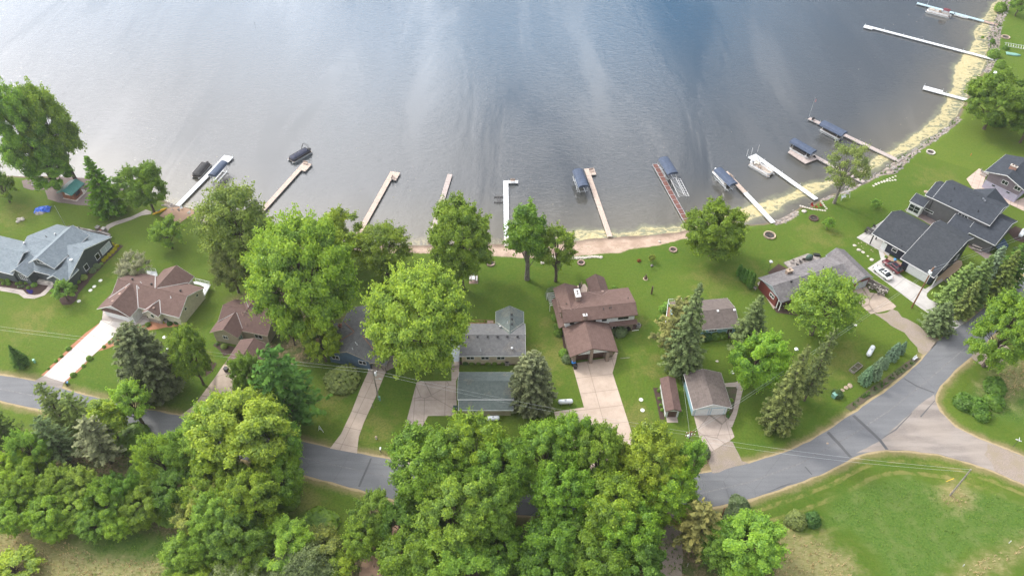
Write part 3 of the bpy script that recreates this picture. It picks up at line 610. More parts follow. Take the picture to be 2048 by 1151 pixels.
# ================================================================ houses
class House:
    def __init__(s, name, label, cat, org, hdg, wall, roof, trim='white_trim', pipe='steel'):
        s.o = thing(name, label, cat, org, R(hdg)); s.org = org; s.h = R(hdg); s.wall = wall; s.roof = roof; s.trim = trim; s.W = []
    def loc(s, X, Y):
        dx, dy = X-s.org[0], Y-s.org[1]; c, n = math.cos(s.h), math.sin(s.h); return dx*c+dy*n, -dx*n+dy*c
    def g(s, x, y, z=0.): return s.loc(*G(x, y, z))
    def lray(s, x, y):
        d = ray(x, y); c, n = math.cos(s.h), math.sin(s.h); ox, oy = s.loc(0, 0)
        return Vector((ox, oy, CAM_H)), Vector((d.x*c+d.y*n, -d.x*n+d.y*c, d.z))
    def wing(s, x0, x1, y0, y1, ze, zr, axis='x', rp=None, ze1=None, oh=.45, inset=None, walls=True, wall=None, roof=None, trim=None, gable=None, zb=0., zg=None):
        """gabled (or, with rp at an edge, single-slope) wing; x0..y1 outline of the roof, ridge along `axis`"""
        wall = wall or s.wall; roof = roof or s.roof; trim = trim or s.trim
        a0, a1, b0, b1 = (y0, y1, x0, x1) if axis == 'x' else (x0, x1, y0, y1)
        rp = (a0+a1)/2 if rp is None else rp; ze1 = ze if ze1 is None else ze1
        P = (lambda a, b, z: (b, a, z)) if axis == 'x' else (lambda a, b, z: (a, b, z))
        th = .16; m = MB()
        prof = [(a0, ze), (rp, zr), (a1, ze1), (a1, ze1-th), (rp, zr-th-.05), (a0, ze-th)]
        if rp <= a0+.01: prof = [(a0, ze), (a1, ze1), (a1, ze1-th), (a0, ze-th)]
        if rp >= a1-.01: prof = [(a0, ze), (a1, ze1), (a1, ze1-th), (a0, ze-th)]
        m.prism(prof, b0, b1, 1, 'x' if axis == 'x' else 'y')
        e = .05; segs = []
        if rp > a0+.01: segs.append((a0, ze, min(rp, a1), zr if rp < a1-.01 else ze1))
        if rp < a1-.01: segs.append((max(rp, a0), zr if rp > a0+.01 else ze, a1, ze1))
        for i, (p, zp, q, zq) in enumerate(segs):
            L = math.hypot(q-p, zq-zp); ux, uz = (q-p)/L, (zq-zp)/L; ip = e if p == a0 else 0; iq = e if q == a1 else 0
            pp = (p+ux*ip, zp+uz*ip+.03); qq = (q-ux*iq, zq-uz*iq+.03)
            m.add([P(pp[0], b0+e, pp[1]), P(qq[0], b0+e, qq[1]), P(qq[0], b1-e, qq[1]), P(pp[0], b1-e, pp[1])], [(0, 1, 2, 3) if axis == 'y' else (0, 3, 2, 1)], 0)
            m.add([P(pp[0], b0+e, pp[1]-.028), P(qq[0], b0+e, qq[1]-.028), P(qq[0], b1-e, qq[1]-.028), P(pp[0], b1-e, pp[1]-.028), P(pp[0], b0+e, pp[1]), P(qq[0], b0+e, qq[1]), P(qq[0], b1-e, qq[1]), P(pp[0], b1-e, pp[1])],
                  [(0,1,5,4),(1,2,6,5),(2,3,7,6),(3,0,4,7)], 0)
        if len(segs) == 2:                                   # ridge cap
            n = max(1, int((b1-b0)/.3)); rc = MB()
            sl0 = (zr-ze)/(rp-a0); sl1 = (ze1-zr)/(a1-rp)
            for k in (0,):
                w_ = .16
                rc.add([P(rp-w_, b0+e, zr+.045-sl0*w_), P(rp, b0+e, zr+.065), P(rp+w_, b0+e, zr+.045+sl1*w_), P(rp-w_, b1-e, zr+.045-sl0*w_), P(rp, b1-e, zr+.065), P(rp+w_, b1-e, zr+.045+sl1*w_)], [(0,1,4,3),(1,2,5,4)], 0)
            m.add(rc.v, rc.f, 0)
        r = m.build('roof', [MATS[roof], MATS[trim]], s.o)
        i = inset or {}; w0 = a0+i.get('a0', oh); w1 = a1-i.get('a1', oh); v0 = b0+i.get('b0', oh); v1 = b1-i.get('b1', oh)
        def zat(a): 
            if a <= rp and rp > a0: return ze+(zr-ze)*(a-a0)/(rp-a0)
            if a1 > rp: return zr+(ze1-zr)*(a-rp)/(a1-rp)
            return ze1
        W = dict(a0=a0, a1=a1, b0=b0, b1=b1, ze=ze, zr=zr, ze1=ze1, rp=rp, axis=axis, w0=w0, w1=w1, v0=v0, v1=v1, wall=wall)
        if walls:
            z0 = zat(w0)-th-.02; z1 = zat(w1)-th-.02; pr = [(w0, zb), (w1, zb), (w1, z1)]
            if w0 < rp < w1: pr.append((rp, zr-th-.07))
            pr.append((w0, z0))
            wm = MB().prism(pr, v0, v1, 0, 'x' if axis == 'x' else 'y')
            mats = [MATS[wall]]
            if gable:
                mats.append(MATS[gable]); zz = zg or min(z0, z1)-.1
                t = (zz-z0)/1.
                for vv, sg in ((v0, -1), (v1, 1)):
                    tri = [(w0, zz), (w1, zz), (w1, z1), (rp, zr-th-.07), (w0, z0)]
                    pp = MB().prism(tri, *sorted((vv+sg*.003, vv+sg*.03)), 0, 'x' if axis == 'x' else 'y'); wm.add(pp.v, pp.f, 1)
            wm.build('wall', mats, s.o)
        s.W.append(W); return W
    def face(s, W, side):
        """wall plane: returns fn(u,z,out)->local point, axis flag"""
        ax = W['axis']
        lo, hi = {'x': ((W['v0'], W['v1']), (W['w0'], W['w1'])), 'y': ((W['w0'], W['w1']), (W['v0'], W['v1']))}[ax]
        X0, X1 = lo; Y0, Y1 = hi
        return {'x0': (0, X0, -1), 'x1': (0, X1, 1), 'y0': (1, Y0, -1), 'y1': (1, Y1, 1)}[side]
    def hit(s, W, side, px, py):
        ax, v, sg = s.face(W, side); o, d = s.lray(px, py); t = (v-o[ax])/d[ax]; p = o+d*t
        return p[1-ax], p.z
    def win(s, W, side, w, h, px=None, u=None, z=None, kind='window', frame='white_trim', fill='glass', name=None, cols=2, rows=1, fw=.09):
        ax, v, sg = s.face(W, side)
        if px is not None: u0, z0 = s.hit(W, side, *px); u = u0 if u is None else u; z = z0 if z is None else z
        name = name or kind
        def P(a, o_, zz): return (v+sg*o_, a, zz) if ax == 0 else (a, v+sg*o_, zz)
        def B(m, a0, a1, z0, z1, o0, o1, mi=0):
            p, q = P(a0, o0, z0), P(a1, o1, z1); m.bb(min(p[0],q[0]), max(p[0],q[0]), min(p[1],q[1]), max(p[1],q[1]), z0, z1, mi)
        a0, a1, z0, z1 = u-w/2, u+w/2, z-h/2, z+h/2
        f = MB(); B(f, a0-fw, a1+fw, z1, z1+fw, .002, .07); B(f, a0-fw, a1+fw, z0-fw, z0, .002, .08); B(f, a0-fw, a0, z0, z1, .002, .06); B(f, a1, a1+fw, z0, z1, .002, .06)
        for k in range(1, cols): c = a0+w*k/cols; B(f, c-.035, c+.035, z0, z1, .002, .05)
        for k in range(1, rows): c = z0+h*k/rows; B(f, a0, a1, c-.03, c+.03, .002, .045)
        if kind == 'garage_door':
            f = MB(); B(f, a0-fw, a1+fw, z1, z1+fw, .002, .06); B(f, a0-fw, a0, z0, z1, .002, .06); B(f, a1, a1+fw, z0, z1, .002, .06)
        fo = f.build(name if kind != 'garage_door' else 'garage_door', MATS[frame], s.o)
        p = MB()
        if kind == 'garage_door':
            for k in range(4): B(p, a0, a1, z0+h*k/4+.01, z0+h*(k+1)/4-.01, .003, .035)
            p.build('door_panel', MATS[fill], fo)
        elif kind == 'door':
            B(p, a0, a1, z0, z1, .003, .03); B(p, a0+w*.2, a1-w*.2, z0+h*.55, z0+h*.92, .031, .036); p.build('door_panel', MATS[fill], fo)
            k = MB(); B(k, a1-.16, a1-.08, z0+.95, z0+1.05, .031, .09); k.build('handle', MATS['steel'], fo)
        else:
            B(p, a0, a1, z0, z1, .003, .02); p.build('pane', MATS[fill], fo)
        return fo
    def onroof(s, px, py, W=None):
        best = None
        for w in ([W] if W else s.W):
            ai = 1 if w['axis'] == 'x' else 0; o, d = s.lray(px, py)
            for (p, zp, q, zq) in ((w['a0'], w['ze'], w['rp'], w['zr']), (w['rp'], w['zr'], w['a1'], w['ze1'])):
                if abs(q-p) < .02: continue
                k = (zq-zp)/(q-p); t = (zp+k*(o[ai]-p)-o.z)/(d.z-k*d[ai]); h = o+d*t
                if min(p, q)-.05 <= h[ai] <= max(p, q)+.05 and w['b0']-.05 <= h[1-ai] <= w['b1']+.05 and (best is None or t < best[0]): best = (t, h)
        return best[1] if best else None
    def vents(s, pts, kind='roof_vent', m='black'):
        for p in pts:
            h = s.onroof(*p)
            if h is None: continue
            b = MB()
            if kind == 'roof_vent': b.box((h.x, h.y, h.z+.06), (.36, .36, .20)); b.box((h.x, h.y-.02, h.z+.19), (.44, .44, .05))
            elif kind == 'turbine': b.cyl((h.x, h.y, h.z-.1), .10, .35, 10); b.lathe([(.12,0),(.24,.08),(.26,.2),(.16,.32),(.02,.36)], 12, (h.x, h.y, h.z+.25))
            elif kind == 'skylight': b.box((h.x, h.y, h.z+.08), (.6, .6, .12))
            elif kind == 'satellite_dish': b.lathe([(.05,0),(.25,.05),(.32,.1)], 14, (h.x, h.y, h.z+.35)); b.tube([(h.x,h.y,h.z-.1),(h.x,h.y,h.z+.37)], .03, 6)
            else: b.cyl((h.x, h.y, h.z-.1), .07, .55, 8); b.cyl((h.x, h.y, h.z-.05), .14, .10, 8)
            b.build(kind, MATS[m], s.o)
    def valleys(s, sc, ox, oy, lines, m='white_trim', r=.075):
        for a, b, c, d in lines:
            q = []
            for k in range(8):
                h = s.onroof(ox+(a+(c-a)*k/7)/sc, oy+(b+(d-b)*k/7)/sc)
                if h is not None: q.append((h.x, h.y, h.z+.05))
            if len(q) > 1: MB().tube(q, r, 4).build('valley_flashing', MATS[m], s.o)
    def chimney(s, px, py, w, d, h, m='brick', cap='stone_pale', flues=2, z=None):
        p = s.onroof(px, py); b = MB().bb(p.x-w/2, p.x+w/2, p.y-d/2, p.y+d/2, p.z-.9, p.z+h)
        c = b.build('chimney', MATS[m], s.o); b = MB().bb(p.x-w/2-.08, p.x+w/2+.08, p.y-d/2-.08, p.y+d/2+.08, p.z+h+.002, p.z+h+.14); b.build('cap', MATS[cap], c)
        b = MB()
        for k in range(flues):
            off = (k-(flues-1)/2)*.7; q = (p.x+(off if w >= d else 0), p.y+(off if d > w else 0)); b.cyl((q[0], q[1], p.z+h+.14), .15, .28, 10)
        b.build('flue', MATS['brown_trim'], c)
    def part(s, name, mb, m, sm=False): return mb.build(name, [MATS[k] for k in m] if isinstance(m, (list, tuple)) else MATS[m], s.o, sm)
    def posts(s, pts, z1, m='white_trim', w=.14, z0=0.):
        for x, y in pts: s.part('post', MB().bb(x-w/2, x+w/2, y-w/2, y+w/2, z0, z1), m)
def rail(m, pts, z0, h=1., m_i=0, gap=1.2, bal=True):
    for (a, b) in zip(pts, pts[1:]):
        L = math.dist(a, b); n = max(1, round(L/gap))
        m.tube([(a[0],a[1],z0+h), (b[0],b[1],z0+h)], .05, 4, m_i); m.tube([(a[0],a[1],z0+.15), (b[0],b[1],z0+.15)], .035, 4, m_i)
        for k in range(n+1): q = (a[0]+(b[0]-a[0])*k/n, a[1]+(b[1]-a[1])*k/n); m.tube([(*q, z0), (*q, z0+h)], .05, 4, m_i)
        if bal:
            for k in range(int(L/.25)): t = k*.25/L; q = (a[0]+(b[0]-a[0])*t, a[1]+(b[1]-a[1])*t); m.tube([(*q, z0+.15), (*q, z0+h)], .018, 3, m_i, False)

# -- 1 dark grey house, far left
H = House('lake_house', 'charcoal house with pale grey shingles and a tall gable of white framed windows', 'house', (-98.81, 120.13), -17, 'side_charcoal', 'roof_light')
A = H.wing(-15.2, .3, 0, 15, 3., 6., rp=7.0)
B_ = H.wing(-34, -12.6, -2.4, 7.6, 3., 5.5, rp=2.5)
C_ = H.wing(-9.7, -2.8, .4, 12.2, 5.1, 7.25, 'y', rp=-6.3, oh=.9, inset={'a0': .4, 'a1': .4, 'b1': .6}, zb=3.2)
D_ = H.wing(-14.0, -9.0, -2.0, 3.2, 3., 4.65, 'y', zb=0)
E_ = H.wing(-4.6, .35, -1.1, 3.4, 3., 4.6, 'y')
H.win(C_, 'y0', 3.6, .75, u=-6.3, z=5.2, cols=4, rows=1); H.win(C_, 'y0', 2.0, .6, u=-6.3, z=6.1, cols=3)
H.win(D_, 'y0', 1.7, 1.3, px=(46, 554), cols=3, rows=2); H.win(E_, 'y0', 1.5, 1.2, u=-2.2, z=1.7, cols=2)
H.win(A, 'x1', 1.1, 1.4, px=(172.5, 534), cols=1); H.win(A, 'x1', 1.1, 1.4, px=(195, 512.5), cols=1)
H.win(A, 'x1', 3.2, 1.6, px=(211.5, 496), cols=2, fill='blind')
H.vents([(93, 474), (137.5, 512.5), (127, 520.5)], 'vent_pipe', 'dark_trim'); H.vents([(111.5, 470), (50, 488)], 'turbine', 'steel'); H.vents([(143.5, 521.5)], 'satellite_dish', 'white_paint')
H.win(B_, 'y0', 4.6, 2.3, u=-22, z=1.2, kind='garage_door', fill='brown_door')
m = MB(); m.bb(-10, -5, -.4, 1.0, 0, .12); H.part('porch_floor', m, 'stone_pale')
tp = [H.g(x, y, .9) for x, y in ((128, 460), (136, 452), (194, 463), (200, 463), (219, 469), (216, 474))]
m = MB()
for a, b in zip(tp, tp[1:]):
    L = math.dist(a, b); m.box(((a[0]+b[0])/2, (a[1]+b[1])/2, .45), (L, .4, .9), math.atan2(b[1]-a[1], b[0]-a[0])); m.box(((a[0]+b[0])/2, (a[1]+b[1])/2, .95), (L+.1, .55, .1), math.atan2(b[1]-a[1], b[0]-a[0]), 1)
for q in ((196, 456), (208, 459)): c = H.g(*q, 1.); m.box((*c, .7), (.8, .8, 1.4), 0, 0); m.box((*c, 1.45), (1., 1., .12), 0, 1)
H.part('terrace_wall', m, ['field_stone', 'stone_grey'])
m = MB().poly([H.g(x, y) for x, y in ((128, 466), (138, 456), (196, 467), (217, 474), (218, 482), (130, 480))], -.05, .1); H.part('terrace', m, 'stone_grey')

# -- 2 brown-roofed cream house
H = House('ranch_house', 'cream house with many gabled brown roof, white garage door and white back deck', 'house', (-70.77, 108.69), -17.2, 'side_cream', 'roof_brown')
A = H.wing(-17.1, .45, 0, 9.4, 3., 5.5, rp=4.2)
B_ = H.wing(-18., -9.6, -3.0, 4.6, 3., 5.45, 'y', rp=-13.3, inset={'b0': 1.0}, wall='side_white')
C_ = H.wing(-11.6, -3.7, 4., 11.8, 3., 5.45, 'y', rp=-7.4)
D_ = H.wing(-8.1, -4.0, -1.1, 3.0, 3., 4.35, 'y', inset={'b0': .6}, zb=0)
H.win(B_, 'y0', 4.9, 2.3, u=-13.8, z=1.15, kind='garage_door', fill='white_paint')
m = MB().prism([(-2.75, 2.62), (-1.85, 2.95), (-1.85, 2.87), (-2.75, 2.54)], -17.2, -10.2, 0, 'x'); H.part('pent_roof', m, 'roof_brown')
H.win(D_, 'y0', .7, .9, px=(305, 631), cols=1, fw=.06); H.part('stone_skirt', MB().bb(-7.7, -4.4, -.56, -.53, 0, 1.), 'field_stone')
H.win(A, 'x1', .55, .55, px=(394, 590), cols=1); H.win(A, 'x1', .55, .55, px=(371, 617), cols=1)
H.vents([(266, 560), (304, 570), (362, 583)], 'turbine', 'black'); H.vents([(282, 566)], 'vent_pipe', 'steel'); H.vents([(278, 576)], 'vent_pipe', 'white_paint'); H.vents([(342, 595)], 'vent_pipe', 'white_paint')
H.vents([(252, 575), (240, 588), (226, 602), (308, 616)], 'roof_vent', 'pink_stone')
dk = [H.g(x, y, 1.1) for x, y in ((378, 565), (392, 562), (421, 569), (409, 592), (404, 589), (408, 573), (399, 569))]
m = MB().poly(dk, .95, 1.1); H.part('deck', m, 'deck_white'); m = MB(); rail(m, dk[1:4], 1.1, .95); H.part('deck_railing', m, 'white_trim')
dk = [H.g(x, y, 1.1) for x, y in ((289, 546), (294, 541), (313, 543), (315, 548), (314, 553), (289, 551))]
m = MB().poly(dk, .95, 1.1); H.part('deck', m, 'deck_white'); m = MB(); rail(m, dk[:4], 1.1, .95); H.part('deck_railing', m, 'white_trim')

H.valleys(7.192, 180, 500, ((675,505,695,835),(270,690,575,480),(1005,725,1018,910),(790,860,1000,715),(940,375,937,545),(970,548,1410,468)))
# -- 3 brown house with separate garage wing
H = House('ranch_house', 'tan house with brown roof and teal door, half hidden by the big maple', 'house', (-62.8, 104.76), -14, 'side_tan', 'roof_plum', 'tan_trim')
A = H.wing(.5, 12.2, 1.7, 9.7, 3., 5.4, rp=5.7); B_ = H.wing(0, 6.5, -.3, 5.6, 3., 4.9, 'y', rp=3.7); C_ = H.wing(1.9, 10.4, 5., 12.6, 3., 5.35, 'y', rp=6.1)
D_ = H.wing(7.2, 14.2, -7., -.5, 3., 4.5, 'y')
H.win(D_, 'y0', 4.6, 2.2, u=10.6, z=1.1, kind='garage_door', fill='side_tan'); H.win(B_, 'y0', 1.0, .8, px=(451, 674), cols=2); H.win(B_, 'x1', 1.0, 2.05, u=1.0, z=1.1, kind='door', fill='teal_glass')
H.win(A, 'y0', 1.6, 1.1, u=9.6, z=1.7); H.vents([(484, 626), (487, 630), (493, 649)], 'vent_pipe', 'pink_stone')

H.valleys(4.11, 380, 480, ((385,597,432,725),(230,670,372,595),(455,475,482,553),(500,560,632,540)), 'alu', .06)
# -- 4 blue-grey house
H = House('cottage', 'blue sided house with weathered grey cross gabled roof under the maples', 'house', (-37.75, 98.75), -13, 'side_blue', 'roof_grey', 'tan_trim')
A = H.wing(0, 9.5, 0, 13.2, 3., 5., 'y', rp=4.85); B_ = H.wing(-1.2, 4.9, 2.2, 8.4, 3., 4.9); C_ = H.wing(4.8, 11.6, 2.6, 9., 3., 4.9)
D_ = H.wing(9.3, 12.9, -.2, 3.9, 2.75, 3.45, 'y', walls=False); H.posts([(9.6, .1), (12.6, .1)], 2.7, 'dark_trim')
H.win(A, 'y0', 1.5, 1.0, px=(671, 714)); H.win(A, 'y0', 1.5, 1.0, px=(725, 724.5)); H.win(C_, 'y0', 1., 1.5, u=10.4, z=1.6)
H.chimney(681, 655, .6, .6, .8, 'brick_red', 'brick_red', 1); H.vents([(711, 686), (714, 689), (705, 698), (733, 673)], 'vent_pipe', 'white_paint'); H.vents([(732, 664)], 'turbine', 'steel')

H.valleys(3.385, 620, 560, ((230,280,300,350),(180,420,295,355),(355,375,440,480)), 'deck_wood', .09)
# -- 5 grey roofed beige house, and its garage
H = House('ranch_house', 'beige house with green grey roof dotted with box vents and a covered ramp', 'house', (-10.68, 98.09), 0, 'side_beige', 'roof_grey')
A = H.wing(0, 13.45, 0, 8.9, 3., 4.9, rp=4.1); C_ = H.wing(7.2, 13.2, 4., 12.3, 3., 4.85, 'y', rp=10.2, roof='roof_green')
H.vents([(955, 673), (975.5, 673), (995, 673), (1014.7, 673), (1035, 673), (936, 673)]); H.vents([(1023.5, 629.5), (1024, 638.5), (1024, 648.5)])
H.vents([(1000.5, 655)], 'turbine', 'steel'); H.vents([(1024, 698)], 'turbine', 'white_paint'); H.vents([(1015, 645), (961, 701)], 'vent_pipe', 'steel')
for x in (2.2, 5.2, 8.4): H.win(A, 'y0', 1.5, .9, u=x, z=2.0)
m = MB().prism([(-.4, 1.9), (7.6, 2.5), (7.6, 2.42), (-.4, 1.82)], -1.85, -.02, 0, 'x'); H.part('ramp_roof', m, 'side_greytrim'); m = MB().bb(-1.8, -.1, -.3, 7.4, 0, .35); H.part('ramp', m, 'conc_path')
for y in (0, 2.5, 5, 7.3): H.part('post', MB().bb(-1.82, -1.70, y-.3, y-.18, 0, 1.85+y*.07), 'deck_wood')
m = MB(); rail(m, [(-2.1, -.2), (-2.1, 7.5)], .1, 1.0); H.part('ramp_railing', m, 'deck_wood')
m = MB().bb(1.5, 7.0, 8.9, 11.2, .5, .65); H.part('deck', m, 'deck_wood'); m = MB(); rail(m, [(1.5, 11.2), (7.0, 11.2)], .65, 1.0); H.part('deck_railing', m, 'deck_wood'); m=MB().bb(5.4, 6.7, 10.2, 11., .65, 1.6); H.part('hot_tub', m, 'pink_stone')
H.valleys(4.795, 890, 610, ((495,165,617,252),(632,252,757,165)), 'stone_pale', .05)
H = House('detached_garage', 'long green grey roofed beige garage with a lower lean-to along the front', 'garage', (-10.5, 87.42), 0, 'side_beige', 'roof_green')
A = H.wing(0, 10.9, 0, 6.7, 3., 4.5, rp=3.25); B_ = H.wing(.2, 10.75, -2.05, -.02, 2.3, 2.92, rp=99, ze1=2.88, inset={'a1': 0})
H.win(A, 'x0', 4.4, 2.2, u=3.3, z=1.1, kind='garage_door', fill='white_paint'); H.win(B_, 'y0', 1., .6, u=3.0, z=1.4)

# -- 6 big brown two storey house
H = House('family_house', 'large two storey house with brown roofs, white upper band and two brown garage doors', 'house', (10.67, 104.82), 8.3, 'side_white', 'roof_brown', 'brown_trim')
A = H.wing(0, 15.8, .3, 8.45, 5.2, 6.55, rp=2.75, oh=.5, zb=2.9); L_ = H.wing(-.3, 5., 3.2, 10.5, 5.2, 6.5, 'y', rp=2.1, zb=0, wall='brick')
C_ = H.wing(7.7, 11.9, 5.5, 13.8, 3.6, 5.0, 'y', wall='brick', roof='roof_brown')
G_ = H.wing(0, 10., -7.1, 2., 3., 4.95, 'y', rp=4.5, inset={'b0': 1.5}, wall='brick')
m = MB().bb(.5, 15.3, .95, 8.0, 0, 3.1); H.part('wall', m, 'brick')
W1 = dict(axis='x', v0=.5, v1=15.3, w0=.95, w1=8.)
m = MB().prism([(-.15, 2.95), (.82, 3.42), (.82, 3.34), (-.15, 2.87)], 9.9, 15.9, 0, 'x'); H.part('pent_roof', m, 'roof_brown')
m = MB().prism([(-.75, 2.9), (.42, 3.5), (.42, 3.4), (-.75, 2.8)], 1.0, 9.4, 0, 'y'); H.part('pent_roof', m, 'roof_brown')
H.win(W1, 'y0', 1.3, 1., px=(1231, 653.5)); 
for q, ww in (((1144, 646), .8), ((1186.5, 642), .9), ((1208.5, 639.5), .9), ((1246.5, 635.5), 2.1)): H.win(A, 'y0', ww, .45, px=q, cols=2, frame='dark_trim')
for u in (2.9, 6.1): H.win(G_, 'y0', 2.5, 2.1, u=u, z=1.05, kind='garage_door', frame='brown_trim', fill='brown_door')
for u in (1.0, 4.5, 7.95): H.part('pillar', MB().bb(u-.32, u+.32, -6.9, -5.62, 0, 2.95 if u != 4.5 else 4.4), 'brick')
m = MB().prism([(1.4, 3.05), (8.0, 3.05), (4.5, 4.5)], -6.75, -6.68, 0, 'y'); H.part('gable_panel', m, 'side_white')
H.chimney(1154, 596, 1.0, 2.2, 1.5, 'brick', 'white_trim', 2); H.chimney(1169.5, 637, .75, .5, 1.1, 'brick', 'white_trim', 1)
H.vents([(1133, 608), (1207, 618), (1219, 616), (1222, 615), (1256, 597)], 'vent_pipe', 'dark_trim'); H.vents([(1205, 583)], 'roof_vent', 'pink_stone')

H.valleys(5.755, 1080, 540, ((215,415,370,455),(390,455,487,388),(560,250,705,290),(715,290,792,237)), 'pink_stone', .05)
# -- 7 brown roof, ice blue wall
H = House('ranch_house', 'pale blue house with taupe roof between two tall spruces', 'house', (38.36, 104.95), 6.5, 'side_iceblue', 'roof_taupe')
A = H.wing(-3.6, 9.35, 0, 8.5, 3., 4.7, rp=3.85); H.win(A, 'y0', 1.7, .8, px=(1426, 659), cols=3); H.win(A, 'y0', 1., 2.05, u=7.6, z=1.05, kind='door', fill='dark_trim')
H.vents([(1435.5, 622), (1468.5, 620)], 'roof_vent', 'white_paint'); H.vents([(1399, 634)], 'vent_pipe', 'black')
dk = [H.g(x, y, .6) for x, y in ((1336, 604), (1362, 602), (1362, 645), (1330, 650))]
m = MB().poly(dk, .4, .6); H.part('deck', m, 'deck_wood'); m = MB(); rail(m, [dk[3], dk[0], dk[1]], .6, .95); H.part('deck_railing', m, 'white_trim')
# -- 8 garage, 9 shed
H = House('detached_garage', 'white garage with taupe gable roof and two pale blue overhead doors', 'garage', (33.92, 93.56), 3, 'side_white', 'roof_taupe')
A = H.wing(0, 7.5, -8.6, 0, 3., 4.5, 'y', rp=3.6, inset={'b0': .8}); 
for u in (2.15, 5.25): H.win(A, 'y0', 2.55, 2.15, u=u, z=1.1, kind='garage_door', fill='white_paint', frame='side_iceblue')
H.part('side_cladding', MB().bb(.42, .447, -7.6, -.5, 0, 2.9), 'side_iceblue')
H = House('garden_shed', 'narrow garden shed with plum brown roof and dark open front beside the white garage', 'shed', (29.25, 92.98), 0, 'side_white', 'roof_plum', 'brown_trim')
A = H.wing(-.05, 3.05, -8., 0, 2.45, 3.2, 'y', oh=.3, inset={'b0': .5}); H.win(A, 'y0', 1.7, 1.9, u=1.5, z=.97, kind='garage_door', fill='brown_door', frame='white_trim'); H.part('ramp', MB().bb(.5, 2.6, -8.8, -7.55, -.02, .07), 'conc_path')

# -- 10 red house
H = House('ranch_house', 'barn red house with weathered grey roof, grey gable ends and carport', 'house', (57.54, 112.8), 22, 'side_red', 'roof_weather', 'side_greytrim')
A = H.wing(.4, 19.4, 0, 8.3, 3., 4.6, rp=3.75, inset={'a0': 1.7, 'b1': 2.4}, gable='side_greytrim'); B_ = H.wing(19.1, 24.3, -1.25, 8.7, 3., 4.5, 'y', rp=21.5, gable='side_greytrim')
H.win(B_, 'y0', 2.9, 2.1, u=22.0, z=1.05, kind='garage_door', fill='grey_door', frame='side_greytrim'); H.win(A, 'x0', 1.4, .8, px=(1544, 591), cols=2); H.win(A, 'y0', 1.6, 1.2, u=7, z=1.6); H.win(A, 'y0', 1., 2., u=13.2, z=1., kind='door', fill='white_paint')
H.posts([(1., .3), (18.6, .3), (.95, 1.2)], 2.9, 'white_trim'); H.chimney(1577, 546, 1.4, .8, .9, 'brick', 'stone_tan', 1); H.vents([(1582, 565)], 'turbine', 'black'); H.vents([(1646.5, 535), (1653, 543), (1683, 556), (1608, 560)], 'vent_pipe', 'black')

# -- 11 navy house
H = House('new_house', 'navy blue house with black roof, wide white garage door and front porch patio', 'house', (84.83, 135.15), -50, 'side_navy', 'roof_navy')
A = H.wing(0, 9., 0, 12.4, 3.3, 6.5, rp=6.6, ze1=3.9, inset={'b0': 3.2, 'a0': .9}); B_ = H.wing(8.9, 17.1, -2.7, 12.8, 3.3, 7.9, rp=8.5, ze1=6.3, inset={'a0': 1.1})
H.win(B_, 'y0', 5.0, 2.3, u=13.4, z=1.15, kind='garage_door', fill='white_paint'); H.win(A, 'y0', 1.0, 2.1, px=(1768.5, 490), z=1.06, kind='door', fill='white_paint'); H.win(A, 'y0', 1.1, .75, px=(1789, 500), cols=1)
H.posts([(.4, .5), (.4, 3.), (.4, 6.)], 3.3, 'dark_trim', .25); H.vents([(1803, 493)], 'vent_pipe', 'black')
m = MB().bb(17.15, 17.35, -1.6, -1.4, 0, 3.2); H.part('downspout', m, 'white_trim'); H.part('downspout', MB().bb(16.4, 16.6, 11.6, 11.8, 0, 5.8), 'white_trim')
H.win(B_, 'x1', 1.2, 1.2, u=4., z=2.2, cols=2); H.win(B_, 'x1', 1.2, 1.2, u=9., z=2.2, cols=2)

# -- 12 grey modern house
H = House('modern_house', 'long dark grey house with black shed and gable roofs and a glazed sunroom', 'house', (101.24, 146.88), -47, 'side_grey', 'roof_slate')
A = H.wing(1.6, 15.6, -.1, 10.6, 5.5, 8., rp=5.2, inset={'a0': .35}); A2 = H.wing(-.2, 1.7, -.1, 8.2, 5.45, 7.2, rp=4.2, inset={'a0': .35, 'b1': -.2})
B_ = H.wing(12.2, 19., -2.8, 10., 3.2, 6.0, rp=3.6); C_ = H.wing(6.6, 15.2, 5., 13.4, 4., 6.6, 'y', rp=10.7)
S_ = H.wing(-2.4, 1.2, -2.0, .6, 3.3, 4.5, rp=99, ze1=4.5, oh=.3, inset={'a1': -.3}, wall='white_trim'); D_ = H.wing(7.8, 12.9, -3.4, .2, 3.0, 4.4, rp=99, ze1=4.4)
H.win(S_, 'y0', 2.5, 1.9, u=-.7, z=1.7, cols=2, rows=2); H.win(S_, 'x0', 1.7, 1.9, u=-.6, z=1.7, cols=1, rows=2)
H.win(A, 'y0', 2.0, .55, px=(1858, 422), cols=1); H.win(A, 'y0', 2.1, 1.6, px=(1924.5, 434), cols=3, rows=2); H.win(D_, 'y0', 2.1, .5, px=(1908.5, 458), cols=1)
H.vents([(1908, 378), (1901, 403), (1956, 423)], 'vent_pipe', 'black'); H.vents([(1969, 402), (1966, 398)], 'roof_vent', 'steel')
sp = [(16.4, -2.5), (19.6, -2.5)]; m = MB()
for k in range(8): m.box((20.0, -1.4+k*.55, 1.6), (2.2, .5, .05), 0, 0, R(38))
H.part('solar_awning', m, 'solar_dark')

